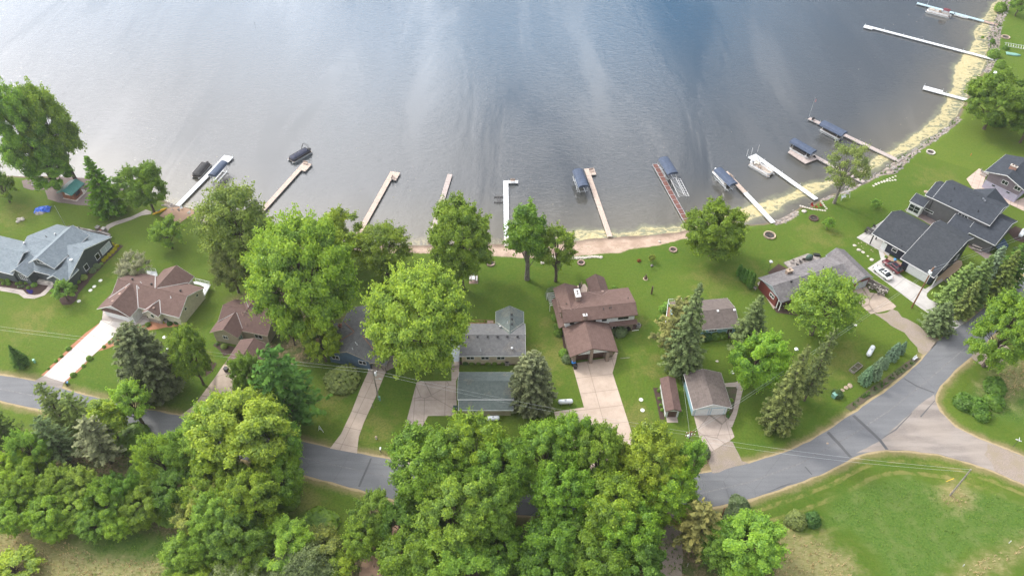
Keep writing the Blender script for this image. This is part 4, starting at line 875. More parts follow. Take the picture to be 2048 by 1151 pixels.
# -- 13 mauve house
H = House('split_level_house', 'mauve two level house with lilac basement wall, black roof and red chimney', 'house', (121.71, 157.11), -50, 'side_mauve', 'roof_slate')
A = H.wing(-1., 9.0, -1.1, 10.4, 5., 6.6, 'y', rp=4.1, inset={'b0': 1.1, 'a0': 1.0, 'a1': .8}, zb=2.3); H.part('basement_wall', MB().bb(-.05, 8.25, -.05, 9.9, 0, 2.3), 'base_lilac')
W1 = dict(axis='y', v0=-.05, v1=9.9, w0=-.05, w1=8.25)
H.win(A, 'y0', 1.4, .95, px=(2010, 365)); H.win(A, 'y0', 1.4, .95, px=(2035, 376.5)); H.win(W1, 'y0', .8, .4, px=(1987, 371), cols=1, frame='base_lilac'); H.win(W1, 'y0', .8, .4, px=(2016, 384.5), cols=1, frame='base_lilac')
H.chimney(2025, 338, 1.6, .7, .9, 'brick_red', 'stone_pale', 2)

# -- 14 log hut with green metal roof
H = House('lakeside_bar_hut', 'small log hut with green metal roof on the gravel by the lake', 'hut', (-110.68, 150.66), -15, 'logs', 'roof_metal' if 'roof_metal' in MATS else 'metal_roof_green', 'white_trim')
A = H.wing(-4.35, .1, 0, 5.2, 2.35, 3.35, 'y', rp=-2.0, inset={'b0': .9, 'b1': 1.4, 'a0': .6}, trim='metal_roof_green'); H.posts([(-.3, 4.9), (-3.9, 4.9)], 2.4, 'brown_trim'); H.win(A, 'y0', 1.3, .35, u=-2., z=1.7, fill='white_paint', cols=1); H.win(A, 'x1', 1.5, .9, u=2.4, z=1.4, cols=1, frame='brown_trim')
H.part('floor', MB().bb(-4., .1, .6, 5.1, 0, .1), 'stone_pale')
# ================================================================ docks, lifts, boats
DZ = -.25
def frame_at(p0, p1, z=DZ):
    a = Vector(G(*p0, z)); b = Vector(G(*p1, z)); L = (b-a).length; return a, math.atan2(b[1]-a[1], b[0]-a[0]), L
def dock(label, shore_px, end_px, w=1.25, m='deck_tan', plat=None, seg=3., first=None, frame=None, leg_h=.55, z=DZ, split=0., extra=()):
    """plat = (length, extra width to the left(+)/right(-) of the run) at the lake end"""
    a, h, L = frame_at(shore_px, end_px, z); t = thing('dock', label, 'dock', (a.x, a.y, z), h, 'docks reaching out into the lake')
    d = MB(); n = max(1, int(L/seg)); s0 = 0
    for k in range(n):
        x0, x1 = L*k/n+.02, L*(k+1)/n-.02; jj = random.Random(k+int(L*7)).uniform(-.015, .015)
        mi = 1 if (first and x1 <= first[0]+seg*.6) or (split and x0 >= L-split-.5) else 0
        d.box(((x0+x1)/2, 0, -.04), (x1-x0, w, .08), jj*.5, mi); d.box(((x0+x1)/2, w/2-.04, -.12), (x1-x0, .06, .2), 0, 2); d.box(((x0+x1)/2, -w/2+.04, -.12), (x1-x0, .06, .2), 0, 2)
        if frame:
            d.box((x1, 0, .03), (.07, w, .05), 0, 2)
    if frame: d.box((L/2, w/2, .03), (L, .07, .08), 0, 2); d.box((L/2, -w/2, .03), (L, .07, .08), 0, 2)
    m2 = (first[1] if first else m) if not split else m
    d.build('deck', [MATS[m], MATS[m2], MATS[frame or 'alu']], t)
    l = 0
    for k in range(1, n+1):
        for sg in (-1, 1): MB().tube([(L*k/n-.1, sg*(w/2+.04), -1.6), (L*k/n-.1, sg*(w/2+.04), leg_h if k % 2 == 0 else .15)], .035, 6).build('leg', MATS['alu'], t)
    if plat:
        pl, pw = plat; y0, y1 = (w/2+.01, w/2+pw) if pw > 0 else (-w/2+pw, -w/2-.01)
        p = MB().bb(L-pl, L, y0, y1, -.08, 0); p.bb(L-pl, L, y0, y0+.05, -.24, -.08, 1).bb(L-pl, L, y1-.05, y1, -.24, -.08, 1).bb(L-.05, L, y0, y1, -.24, -.08, 1).bb(L-pl, L-pl+.05, y0, y1, -.24, -.08, 1); p.build('platform', [MATS[m], MATS['alu']], t)
        for x in (L-pl+.1, L-.1): MB().tube([(x, y1 if pw > 0 else y0, -1.8), (x, y1 if pw > 0 else y0, .8)], .035, 6).build('leg', MATS['alu'], t)
    return t, a, h, L
def loc2(a, h, x, y): return (a.x+x*math.cos(h)-y*math.sin(h), a.y+x*math.sin(h)+y*math.cos(h))
def bench(label, loc, rz, m='deck_tan', name='dock_bench', z=DZ, grp=None):
    t = thing(name, label, 'bench', (*loc, z), rz, grp)
    MB().bb(-.65, .65, -.22, .22, .40, .45).build('seat', MATS[m], t); MB().bb(-.65, .65, .20, .25, .45, .85).build('backrest', MATS[m], t)
    for x in (-.55, .55): MB().bb(x-.03, x+.03, -.2, .2, 0, .4).build('leg', MATS['alu'], t)
    return t
def ladder(label, a, h, x, y, z=DZ):
    p = loc2(a, h, x, y); t = thing('dock_ladder', label, 'ladder', (*p, z), h); m = MB()
    for sx in (-.22, .22): MB().tube([(sx, -.3, 0), (sx, -.25, .7), (sx, .05, .8), (sx, .1, -1.4)], .025, 6).build('side_rail', MATS['steel'], t)
    for k in range(4): m.tube([(-.22, .1, -.3-k*.28), (.22, .1, -.3-k*.28)], .02, 5)
    m.build('rungs', MATS['steel'], t)
def canopy(label, corners, z=1.9, boat=None, m='canvas_blue', mirror=False):
    """corners: two pixel points on the near eave line (A->B) and two on the far one (C->D), A/C at the same end"""
    P = [Vector(G(*c, z)) for c in corners]; A, B, C, D = P
    ax = ((B-A)+(D-C)); h = math.atan2(ax.y, ax.x); ctr = (A+B+C+D)/4; L = ((B-A).length+(D-C).length)/2
    n = Vector((-math.sin(h), math.cos(h))); W = abs(((C+D)/2-(A+B)/2).dot(n))
    t = thing('boat_lift', label, 'boat lift', (ctr.x, ctr.y, WZ), h, 'canopied boat lifts beside the docks')
    ze = z-WZ; pr = []
    for k in range(9):
        u = -1+k/4.; pr.append((u*W/2, ze+.45*(1-abs(u)**2.4) if abs(u) < 1 else ze-.28))
    inner = [(y*.97, q-.05) for y, q in pr][::-1]
    c = MB().prism(pr+inner, -L/2, L/2, 0, 'x')
    for sx in (-L/2, L/2):
        tri = [(y, q) for y, q in pr]+[(W/2*.97, ze-.33), (-W/2*.97, ze-.33)]
        c.prism([(y, max(q, ze-.3)) for y, q in pr[1:-1]]+[(W/2*.95, ze-.25), (-W/2*.95, ze-.25)], sx-.03, sx+.03, 0, 'x')
    c.build('canopy', MATS[m], t)
    f = MB()
    nr = 9
    for k in range(nr): x = -L/2+L*k/(nr-1); f.tube([(x, -W/2, ze-.3)]+[(x, y, q+.012) for y, q in pr[1:-1]]+[(x, W/2, ze-.3)], .022, 4)
    f.build('canopy_ribs', MATS['canvas_blue' if m == 'canvas_blue' else 'canvas_navy'], t)
    for sx in (-.32, .32):
        for sy in (-.46, .46): MB().tube([(sx*L, sy*W, -1.2), (sx*L, sy*W, ze-.28)], .05, 6).build('post', MATS['alu'], t)
    b = MB()
    for sx in (-.32, .32): b.bb(sx*L-.06, sx*L+.06, -.5*W, .5*W, .05, .18)
    for sy in (-.25, .25): b.bb(-.42*L, .42*L, sy*W-.08, sy*W+.08, .19, .30)
    for sy in (-.46, .46): b.tube([(-.45*L, sy*W, 1.0), (.45*L, sy*W, 1.0)], .04, 5)
    b.build('cradle', MATS['alu'], t); b = MB(); b.lathe([(.45, 0), (.45, .06)], 16, (0, 0, 0)); b2 = MB().tube([(-.32*L, .52*W, 1.2), (-.32*L, .56*W, 1.2)], .38, 14); b2.build('winch_wheel', MATS['alu'], t)
    return t, ctr, h, L, W
def pontoon(label, ctr, h, L=6.2, W=2.4, z=WZ, cover=None, lift=.0, bimini=None, frameonly=False, seats=True):
    t = thing('pontoon_boat', label, 'boat', (ctr[0], ctr[1], z+lift), h)
    for sy in (-1, 1):
        MB().tube([(-L/2, sy*W*.36, .12), (-L/2+.1, sy*W*.36, .15), (L/2-.7, sy*W*.36, .15), (L/2-.25, sy*W*.36, .28), (L/2, sy*W*.36, .42)], [.18, .30, .30, .22, .05], 12).build('pontoon', MATS['alu'], t)
    MB().bb(-L/2+.1, L/2-.3, -W/2, W/2, .46, .55).build('deck', MATS['pont_deck'], t)
    f = MB(); 
    def loop(z0, z1, i):
        e = .12+i; pts = [(-L/2+.5+i, -W/2+e), (L/2-.9-i, -W/2+e), (L/2-.45-i, -W/2+e+.5), (L/2-.45-i, W/2-e-.5), (L/2-.9-i, W/2-e), (-L/2+.5+i, W/2-e)]
        for a, b in zip(pts, pts[1:]+pts[:1]):
            LL = math.dist(a, b); f.box(((a[0]+b[0])/2, (a[1]+b[1])/2, (z0+z1)/2), (LL, .05, z1-z0), math.atan2(b[1]-a[1], b[0]-a[0]))
    loop(.55, 1.12, 0); f.build('side_panels', MATS['white_paint' if not cover else 'dark_trim'], t)
    if cover:
        c = MB(); nx, ny = 18, 9; vs = []; rr = random.Random(int(L*10))
        for i in range(nx+1):
            for j in range(ny+1):
                u = -1+2*i/nx; v = -1+2*j/ny; e = max(0, abs(u)-.75)/.25; w_ = W/2*.97*(1-.28*e*e if u > 0 else 1-.12*e*e)
                ed = max(abs(u)**6, abs(v)**4); vs.append((u*(L/2-.35)+.02, v*w_, .62+.85*(1-ed)**.5*(1-.25*abs(v))+rr.uniform(-.05, .05)+.10*math.sin(i*1.9)*(1-abs(v))))
        c.add(vs, [(i*(ny+1)+j, (i+1)*(ny+1)+j, (i+1)*(ny+1)+j+1, i*(ny+1)+j+1) for i in range(nx) for j in range(ny)]); c.build('cover', MATS[cover], t, True)
    elif seats:
        s = MB()
        for x, y, l, w_ in ((L/2-1.6, W/2-.5, 1.6, .55), (L/2-1.6, -W/2+.5, 1.6, .55), (-L/2+1.2, W/2-.5, 1.4, .55), (-L/2+.9, -.2, .6, 1.5)):
            MB().bb(x-l/2, x+l/2, y-w_/2, y+w_/2, .56, .95).bb(x-l/2, x+l/2, y+(w_/2-.12 if y > 0 else -w_/2), y+(w_/2 if y > 0 else -w_/2+.12), .95, 1.25).build('seat', MATS['vinyl_seat'], t)
        MB().bb(-.6, 0, -W/2+.25, -W/2+.95, .56, 1.3).build('console', MATS['stone_tan'], t); MB().lathe([(.19, 0), (.19, .03)], 12, (-.75, -W/2+.6, 1.25)).build('steering_wheel', MATS['black'], t)
    if bimini:
        c = MB(); bx = -L/2+1.7
        if frameonly:
            for dx in (0, .35): c.tube([(bx, -W/2+.1, 1.1), (bx-.6-dx, -W/2+.15, 2.5), (bx-.7-dx, -W/2+.5, 2.7), (bx-.7-dx, W/2-.5, 2.7), (bx-.6-dx, W/2-.15, 2.5), (bx, W/2-.1, 1.1)], .05, 6)
            c.build('bimini_frame', MATS[bimini], t)
        else:
            n = 6; vs = [(bx-1.1+2.2*i/n, y, 2.45-.12*abs(-1+2*i/n)**2-.12*abs(k)**2) for i in range(n+1) for k, y in ((-1, -W/2+.05), (-.5, -W/4), (0, 0), (.5, W/4), (1, W/2-.05))]
            c.add(vs+[(x, y, q-.06) for x, y, q in vs], [(i*5+j, (i+1)*5+j, (i+1)*5+j+1, i*5+j+1) for i in range(n) for j in range(4)]+[((i*5+j)+35, (i*5+j+1)+35, ((i+1)*5+j+1)+35, ((i+1)*5+j)+35) for i in range(n) for j in range(4)]); c.build('bimini_top', MATS[bimini], t)
            f2 = MB()
            for sy in (-1, 1): f2.tube([(bx-1.05, sy*(W/2-.06), 2.3), (bx, sy*(W/2-.1), 1.1), (bx+1.05, sy*(W/2-.06), 2.3)], .03, 5)
            f2.build('bimini_frame', MATS['alu'], t)
    e = MB().box((-L/2-.1, 0, .75), (.45, .38, .5)); e.box((-L/2-.2, 0, .35), (.18, .14, .7)); e.build('outboard_motor', MATS['black' if cover else 'white_paint'], t)
    return t
def px_boat(label, pa, pb, z=WZ+.8, **k):
    a = Vector(G(*pa, z)); b = Vector(G(*pb, z)); return pontoon(label, ((a.x+b.x)/2, (a.y+b.y)/2), math.atan2(b.y-a.y, b.x-a.x), **k)
def flag(label, px, h, z=DZ, dirx=.5):
    t = thing('flagpole', label, 'flagpole', (*G(*px, z), z)); MB().tube([(0, 0, 0), (0, 0, h)], .045, 6).build('pole', MATS['alu'], t)
    f = MB(); n = 6; vs = []
    for i in range(n+1):
        for j in (0, 1): vs.append((.05+i*.18*dirx, .12*math.sin(i*1.1), h-.15-j*.85-i*.12))
    f.add(vs, [(2*i, 2*i+2, 2*i+3, 2*i+1) for i in range(n)]); [f.m.__setitem__(i, 0 if i < 2 else (1 if i % 2 else 2)) for i in range(n)]
    f.build('flag', [MATS['flag_blue'], MATS['flag_red'], MATS['flag_white']], t)

# A
_, a, h, L = dock('white dock on the far left reaching from the sand pad past the black covered pontoon', (355,411), (453,311), 1.25, 'deck_white', plat=(2.6, -1.5)); ladder('small swim ladder at the end of the far left white dock', a, h, L-1., -2.2)
px_boat('pontoon boat under a black cover, left of the far left dock', (413,326), (391,352), cover='canvas_black', L=6.6, W=2.6)
canopy('boat lift with slate blue canopy over the right side of the far left dock', ((414,350),(440,322.5),(432,352),(456,324.6)), boat=1)
# B
_, a, h, L = dock('tan dock with wide end platform beside the navy covered pontoon', (506,441), (611,325), 1.3, 'deck_tan', plat=(3.4, -1.3)); ladder('swim ladder on the side of the tan dock left of centre', a, h, L-.6, -2.1); bench('small bench on the platform by the navy covered pontoon', loc2(a, h, L-.6, -.4), h-1.57)
px_boat('navy covered pontoon boat with an upright bimini frame beside the wide tan platform', (613,301), (585,317), cover='canvas_navy', L=6.8, W=2.6, bimini='black', frameonly=True)
# C
_, a, h, L = dock('long tan dock with bench on its square end, behind the big maple', (713,474), (786,343), 1.35, 'deck_tan', plat=(3.4, -1.35), first=(2.5, 'stone_tan')); bench('slatted bench on the end platform of the long tan dock', loc2(a, h, L-2.9, -1.0), h); ladder('ladder off the inner corner of the long tan dock platform', a, h, L-3.2, -2.2)
# D
dock('plain greyish pink dock running out behind the leafy tree near the centre', (859,482), (900,348), 1.3, 'deck_pinkgrey')
# E
_, a, h, L = dock('straight white dock with an L shaped end, right of the central tree', (1013.5,492), (1011.5,361), 1.25, 'deck_white', plat=(1.1, -2.6), first=(2.2, 'stone_pale')); bench('bench on the L shaped end of the straight white dock', loc2(a, h, L-.6, -1.8), h-math.pi/2, 'deck_tan'); ladder('swim ladder below the L shaped end of the straight white dock', a, h, L-1.2, -2.0)
p = G(997,400,WZ); t = thing('boat_lift', 'empty low boat lift frame without canopy, left of the straight white dock', 'boat lift', (*p, WZ))
m = MB()
for y in (-1.1, 1.1): MB().bb(-1.1, 1.1, y-.07, y+.07, .1, .25).build('crossbar', MATS['dark_trim'], t)
for x in (-.3, .25): MB().bb(x-.08, x+.08, -1.6, 1.6, .28, .42).build('bunk', MATS['dark_trim'], t)
for x in (-1.1, 1.1):
    for y in (-1.1, 1.1): MB().tube([(x, y, -1.2), (x, y, 1.0)], .05, 6).build('post', MATS['alu'], t)
# F
_, a, h, L = dock('tan dock with a canopied lift on its left and a chair on its end', (1220,473), (1173,337), 1.25, 'deck_tan', plat=(2.9, -1.4)); bench('chair like bench on the end of the tan dock by the beach', loc2(a, h, L-1.4, -1.0), h-1.4)
canopy('boat lift with slate blue canopy left of the tan dock by the beach', ((1157,374.5),(1144.7,340.7),(1179,371),(1166,338)))
# G
_, a, h, L = dock('dark red dock framed in white tubes like a ladder', (1381.5,457.5), (1309.5,328), 1.35, 'deck_red', frame='alu', seg=1.9)
_, c, hh, l_, w_ = canopy('boat lift with slate blue canopy at the end of the dark red dock', ((1335.6,348.6),(1316,317),(1357.7,345),(1338,314.7)))
flag('short pole with a small red and white flag on the dark red dock', (1336,353), 2.2)
a = Vector(G(1341,358,1.)); b = Vector(G(1358,392.6,1.)); c2 = Vector(G(1361.6,360,1.)); hh = math.atan2(b.y-a.y, b.x-a.x); Lx = (b-a).length; ctr = (a+b+c2+Vector(G(1378.5,390,1.)))/4
t = thing('boat_lift', 'bare lift with white curved canopy ribs and no cover, right of the dark red dock', 'boat lift', (ctr.x, ctr.y, WZ), hh)
r_ = MB(); Wd = 2.6
for k in range(15): x = -Lx/2+Lx*k/14; r_.tube([(x, -Wd/2*math.cos(j*math.pi/10)*1., 1.7+.45*math.sin(j*math.pi/10)) for j in range(0, 6)], .035, 4)
r_.build('canopy_ribs', MATS['white_trim'], t); r_ = MB()
for y in (-Wd/2, 0, Wd/4, Wd/2): r_.tube([(-Lx/2, y, 1.72+(.45 if y == 0 else 0)), (Lx/2, y, 1.72+(.45 if y == 0 else 0))], .045, 4)
for k in range(8): x = -Lx/2+Lx*k/7; r_.tube([(x, 0, 2.15), (x, Wd/2, 1.72)], .035, 4)
r_.build('canopy_frame', MATS['white_trim'], t)
for x in (-.35, .35):
    for y in (-.5, .5): MB().tube([(x*Lx, y*Wd, -1.4), (x*Lx, y*Wd, 1.7)], .05, 6).build('post', MATS['alu'], t)
# H
_, a, h, L = dock('tan and white dock in the algae, behind the round maple', (1547,445), (1451,343), 1.25, 'deck_tan', first=(13, 'deck_white'))
canopy('boat lift with slate blue canopy left of the dock in the algae', ((1459,371),(1426.7,340),(1477,366),(1445,335.6)))
px_boat('silver pontoon boat hanging in the lift under the slate canopy by the algae', (1429,345), (1457,376), lift=.5, z=WZ, L=6.6, W=2.2)
bench('small bench beside the canopied lift near the algae', loc2(a, h, L-2.5, -.2), h)
# I
_, a, h, L = dock('bright white dock with square end deck and an open pontoon boat alongside', (1633,398), (1508,309), 1.3, 'deck_white', plat=(3.6, 1.6)); px_boat('open pontoon boat with tan seats and folded bimini, moored at the bright white dock', (1507,326), (1541,346), L=7., W=2.6, bimini='black', frameonly=True)
for i, q in enumerate(((1503,306),(1516,300),(1494,309))): t = MB().tube([(0,0,-1.2),(0,0,1.7)], .05, 6).build('mooring_pole', MATS['white_trim'], None, loc=(*G(*q, DZ), DZ)); tag(t, 'thin white mooring pole standing at the square end of the bright white dock', 'pole', 'mooring poles of the bright white dock')
# J
_, a, h, L = dock('weathered grey dock behind the sparse lakeside tree', (1728,364), (1627,311), 1.2, 'deck_pinkgrey', plat=None)
P4 = [G(*q, DZ) for q in ((1576,304),(1612,327),(1633,317),(1600,297))]; t = MB().poly([G(*q, DZ) for q in ((1576,304),(1611,327),(1634,318),(1629,309),(1613,316),(1582,298))], DZ-.25, DZ).build('dock_platform', MATS['deck_pinkgrey']); tag(t, 'angled grey dock section wrapping the lift behind the sparse tree', 'dock')
canopy('boat lift with dark navy canopy on the weathered grey dock', ((1622.5,308.5),(1578.5,282.5),(1635,300.5),(1592,276.8)), m='canvas_navy' if False else 'canvas_blue')
px_boat('pontoon boat on the lift below the dark canopy behind the sparse tree', (1585,294), (1618,313), lift=.4, L=6., W=1.9, cover='canvas_black')
# K
_, a, h, L = dock('long grey dock with flagpole at its tip, beyond the sparse tree', (1800,322), (1618,236), 1.35, 'deck_pinkgrey', plat=None); flag('tall flagpole at the tip of the long grey dock', (1618,234), 6.5); bench('dark bench on the tip of the long grey dock', loc2(a, h, L-1.5, .2), h-1.57, 'dark_trim')
canopy('boat lift with long slate canopy over the long grey dock', ((1684.7,272),(1638,248.6),(1695,263),(1651,240.7)))
px_boat('dark pontoon boat in the lift of the long grey dock', (1645,256), (1683,276), lift=.4, L=6.5, W=1.9, cover='canvas_black')
# L M N
dock('short pale dock partly behind the big round tree on the right shore', (1936,200), (1846,176), 1.3, 'deck_white', plat=(5.5, -1.0))
dock('very long white dock at the top right', (2009,124), (1729,51), 1.25, 'deck_white', plat=(3., .9))
dock('pale blue dock at the top right corner with a pontoon boat', (2008,53), (1834,6), 1.3, 'deck_blue', first=(5, 'pink_stone'))
px_boat('pontoon boat with maroon bimini at the top right dock', (1894,29), (1860,20), L=8., W=2.5, bimini='maroon_cloth'); flag('flagpole with small flag at the top right dock', (1855,9), 4.2)
a = Vector(G(1910,31,WZ)); b = Vector(G(1934,38,WZ)); t = thing('fishing_boat', 'small open fishing boat tied behind the pontoon at the top right dock', 'boat', ((a.x+b.x)/2, (a.y+b.y)/2, WZ), math.atan2(b.y-a.y, b.x-a.x))
def hull(t, L=4.6, W=1.6, m='white_paint', up=False):
    c = MB(); n = 10; rows = []
    for i in range(n+1):
        u = i/n; w_ = W/2*(1 if u < .55 else max(.04, 1-((u-.55)/.45)**2)); x = -L/2+L*u; zz = .25*max(0, u-.6)
        rows.append([(x, -w_, .5+zz), (x, -w_*.8, .12), (x, 0, 0+zz*.8), (x, w_*.8, .12), (x, w_, .5+zz), (x, w_*.9, .5+zz), (x, w_*.7, .2), (x, 0, .14+zz*.5), (x, -w_*.7, .2), (x, -w_*.9, .5+zz)])
    vs = [p for r in rows for p in r]; k = 10
    c.add(vs, [(i*k+j, (i+1)*k+j, (i+1)*k+(j+1) % k, i*k+(j+1) % k) for i in range(n) for j in range(k)]+[tuple(range(k))])
    return c.build('hull', MATS[m], t, True)
hull(t); [MB().bb(x-.15, x+.15, -.65, .65, .32, .38).build('seat', MATS['vinyl_seat'], t) for x in (-1.3, .1, 1.1)]; MB().box((-2.4, 0, .55), (.3, .25, .6)).build('outboard_motor', MATS['black'], t)
t = thing('rowing_boat', 'green aluminium boat lying upside down on the grass at the top right', 'boat', (*G(2026,110), .55), R(-20)); t.rotation_euler = (math.pi, 0, R(-20)); hull(t, 4.4, 1.7, 'elec_green')
t = MB().tube([(0,0,-2),(0,0,1.3)], .04, 6).build('marker_post', MATS['dark_trim'], None, loc=(*G(510,51,WZ), WZ)); tag(t, 'lone dark marker post far out in the open water', 'post')
# lift frames stored on shore
t = thing('boat_lift', 'dismantled silver lift frame lying on the grass at the top right edge', 'boat lift', (*G(2034,98), 0), R(-22))
m = MB()
for y in (-1.2, 1.2): m.tube([(-4, y, .9), (5, y, .9)], .06, 5)
m.build('canopy_frame', MATS['alu'], t); m = MB()
for k in range(12): m.tube([(-3.8+k*.75, -1.2, .9), (-3.8+k*.75, -.6, 1.3), (-3.8+k*.75, .6, 1.3), (-3.8+k*.75, 1.2, .9)], .04, 4)
m.build('canopy_ribs', MATS['alu'], t)
for x in (-3.5, 4.5):
    for y in (-1.2, 1.2): MB().tube([(x, y, 0), (x, y, .9)], .05, 6).build('post', MATS['alu'], t)
# ================================================================ trees and shrubs
def leaf_mat(name, trans=.35, var=.5, cone=False):
    def fn(T, b, out):
        T.n.remove(b); oi = T.new('ShaderNodeObjectInfo'); tone = T.attr('tone')
        hs = T.new('ShaderNodeHueSaturation'); T.put(hs.inputs['Color'], oi.outputs['Color'])
        T.put(hs.inputs['Value'], T.math('MULTIPLY_ADD', tone, var*1.5, 1-var*.65)); T.put(hs.inputs['Hue'], T.math('MULTIPLY_ADD', tone, -.035, .5175)); T.put(hs.inputs['Saturation'], T.math('MULTIPLY_ADD', tone, .12, .94))
        d = T.new('ShaderNodeBsdfDiffuse'); tr = T.new('ShaderNodeBsdfTranslucent'); T.put(d.inputs[0], hs.outputs[0])
        h2 = T.new('ShaderNodeHueSaturation'); T.put(h2.inputs['Color'], hs.outputs[0]); h2.inputs['Hue'].default_value = .485; h2.inputs['Value'].default_value = 1.15; T.put(tr.inputs[0], h2.outputs[0])
        mx_ = T.new('ShaderNodeMixShader'); mx_.inputs[0].default_value = trans; T.l.new(d.outputs[0], mx_.inputs[1]); T.l.new(tr.outputs[0], mx_.inputs[2])
        gl = T.new('ShaderNodeBsdfGlossy'); gl.inputs['Roughness'].default_value = .45; gl.inputs[0].default_value = (.5, .5, .5, 1)
        m3 = T.new('ShaderNodeMixShader'); m3.inputs[0].default_value = .03 if name == 'leaves' else .0; T.l.new(mx_.outputs[0], m3.inputs[1]); T.l.new(gl.outputs[0], m3.inputs[2]); T.l.new(m3.outputs[0], out.inputs[0])
    return mat(name, fn)
leaf_mat('leaves'); leaf_mat('needles', .12, .55)
def leaf_cards(C, N, size, asp, rs, tone, fold=.25):
    """C centres, N normals -> folded leaf-cluster quads (two triangles bent along the middle)"""
    n = len(C); N = N/np.maximum(np.linalg.norm(N, axis=1, keepdims=True), 1e-6)
    a = rs.normal(size=(n, 3)); U = np.cross(N, a); U /= np.maximum(np.linalg.norm(U, axis=1, keepdims=True), 1e-6); V = np.cross(N, U)
    s = size*(rs.uniform(.6, 1.35, (n, 1))); U = U*s*asp; V = V*s; B = N*s*fold*rs.uniform(-1, 1, (n, 1))
    v = np.stack([C-U, C-V*.75-B, C+U, C+V*.75-B], 1).reshape(-1, 3)
    f = np.arange(4*n).reshape(n, 4); return v, f, tone
def fast_mesh(name, v, f, tone, m):
    me = bpy.data.meshes.new(name); me.vertices.add(len(v)); me.vertices.foreach_set('co', v.astype(np.float32).ravel())
    me.loops.add(f.size); me.loops.foreach_set('vertex_index', f.ravel().astype(np.int32)); me.polygons.add(len(f)); me.polygons.foreach_set('loop_start', np.arange(0, f.size, f.shape[1], dtype=np.int32)); me.update()
    a = me.attributes.new('tone', 'FLOAT', 'FACE'); a.data.foreach_set('value', tone.astype(np.float32)); me.materials.append(m); return me
def tree_trunk(name, H, Rr, tips, rs, r0, base=.35, mat_='bark', lean=0.):
    m = MB(); ax = [Vector((lean*t*H*.2+rs.uniform(-.12, .12)*(t > 0), rs.uniform(-.12, .12)*(t > 0), H*t)) for t in (0, .12, .25, .4, .55, .7, .82)]
    m.tube([ax[0]+Vector((0, 0, -.3))]+ax, [r0*1.35, r0*1.2, r0, r0*.85, r0*.7, r0*.5, r0*.3, r0*.1], 8)
    for tip in tips:
        tip = Vector(tip); z = max(H*.14, min(tip.z*rs.uniform(.35, .62), H*.62)); k = z/(H*.82)*6
        i = min(5, int(k)); st = ax[i].lerp(ax[i+1], k-i) if i < 6 else ax[-1]
        mid = st.lerp(tip, .5)+Vector((0, 0, (tip-st).length*.10)); r = r0*.32*rs.uniform(.7, 1.2)
        m.tube([st, st.lerp(mid, .5)+Vector((rs.uniform(-.2, .2), rs.uniform(-.2, .2), .05)), mid, tip], [r, r*.75, r*.5, r*.12], 5, 0, False)
    me = bpy.data.meshes.new(name); me.from_pydata(m.v, [], m.f); me.polygons.foreach_set('use_smooth', [True]*len(m.f)); me.materials.append(MATS[mat_]); return me
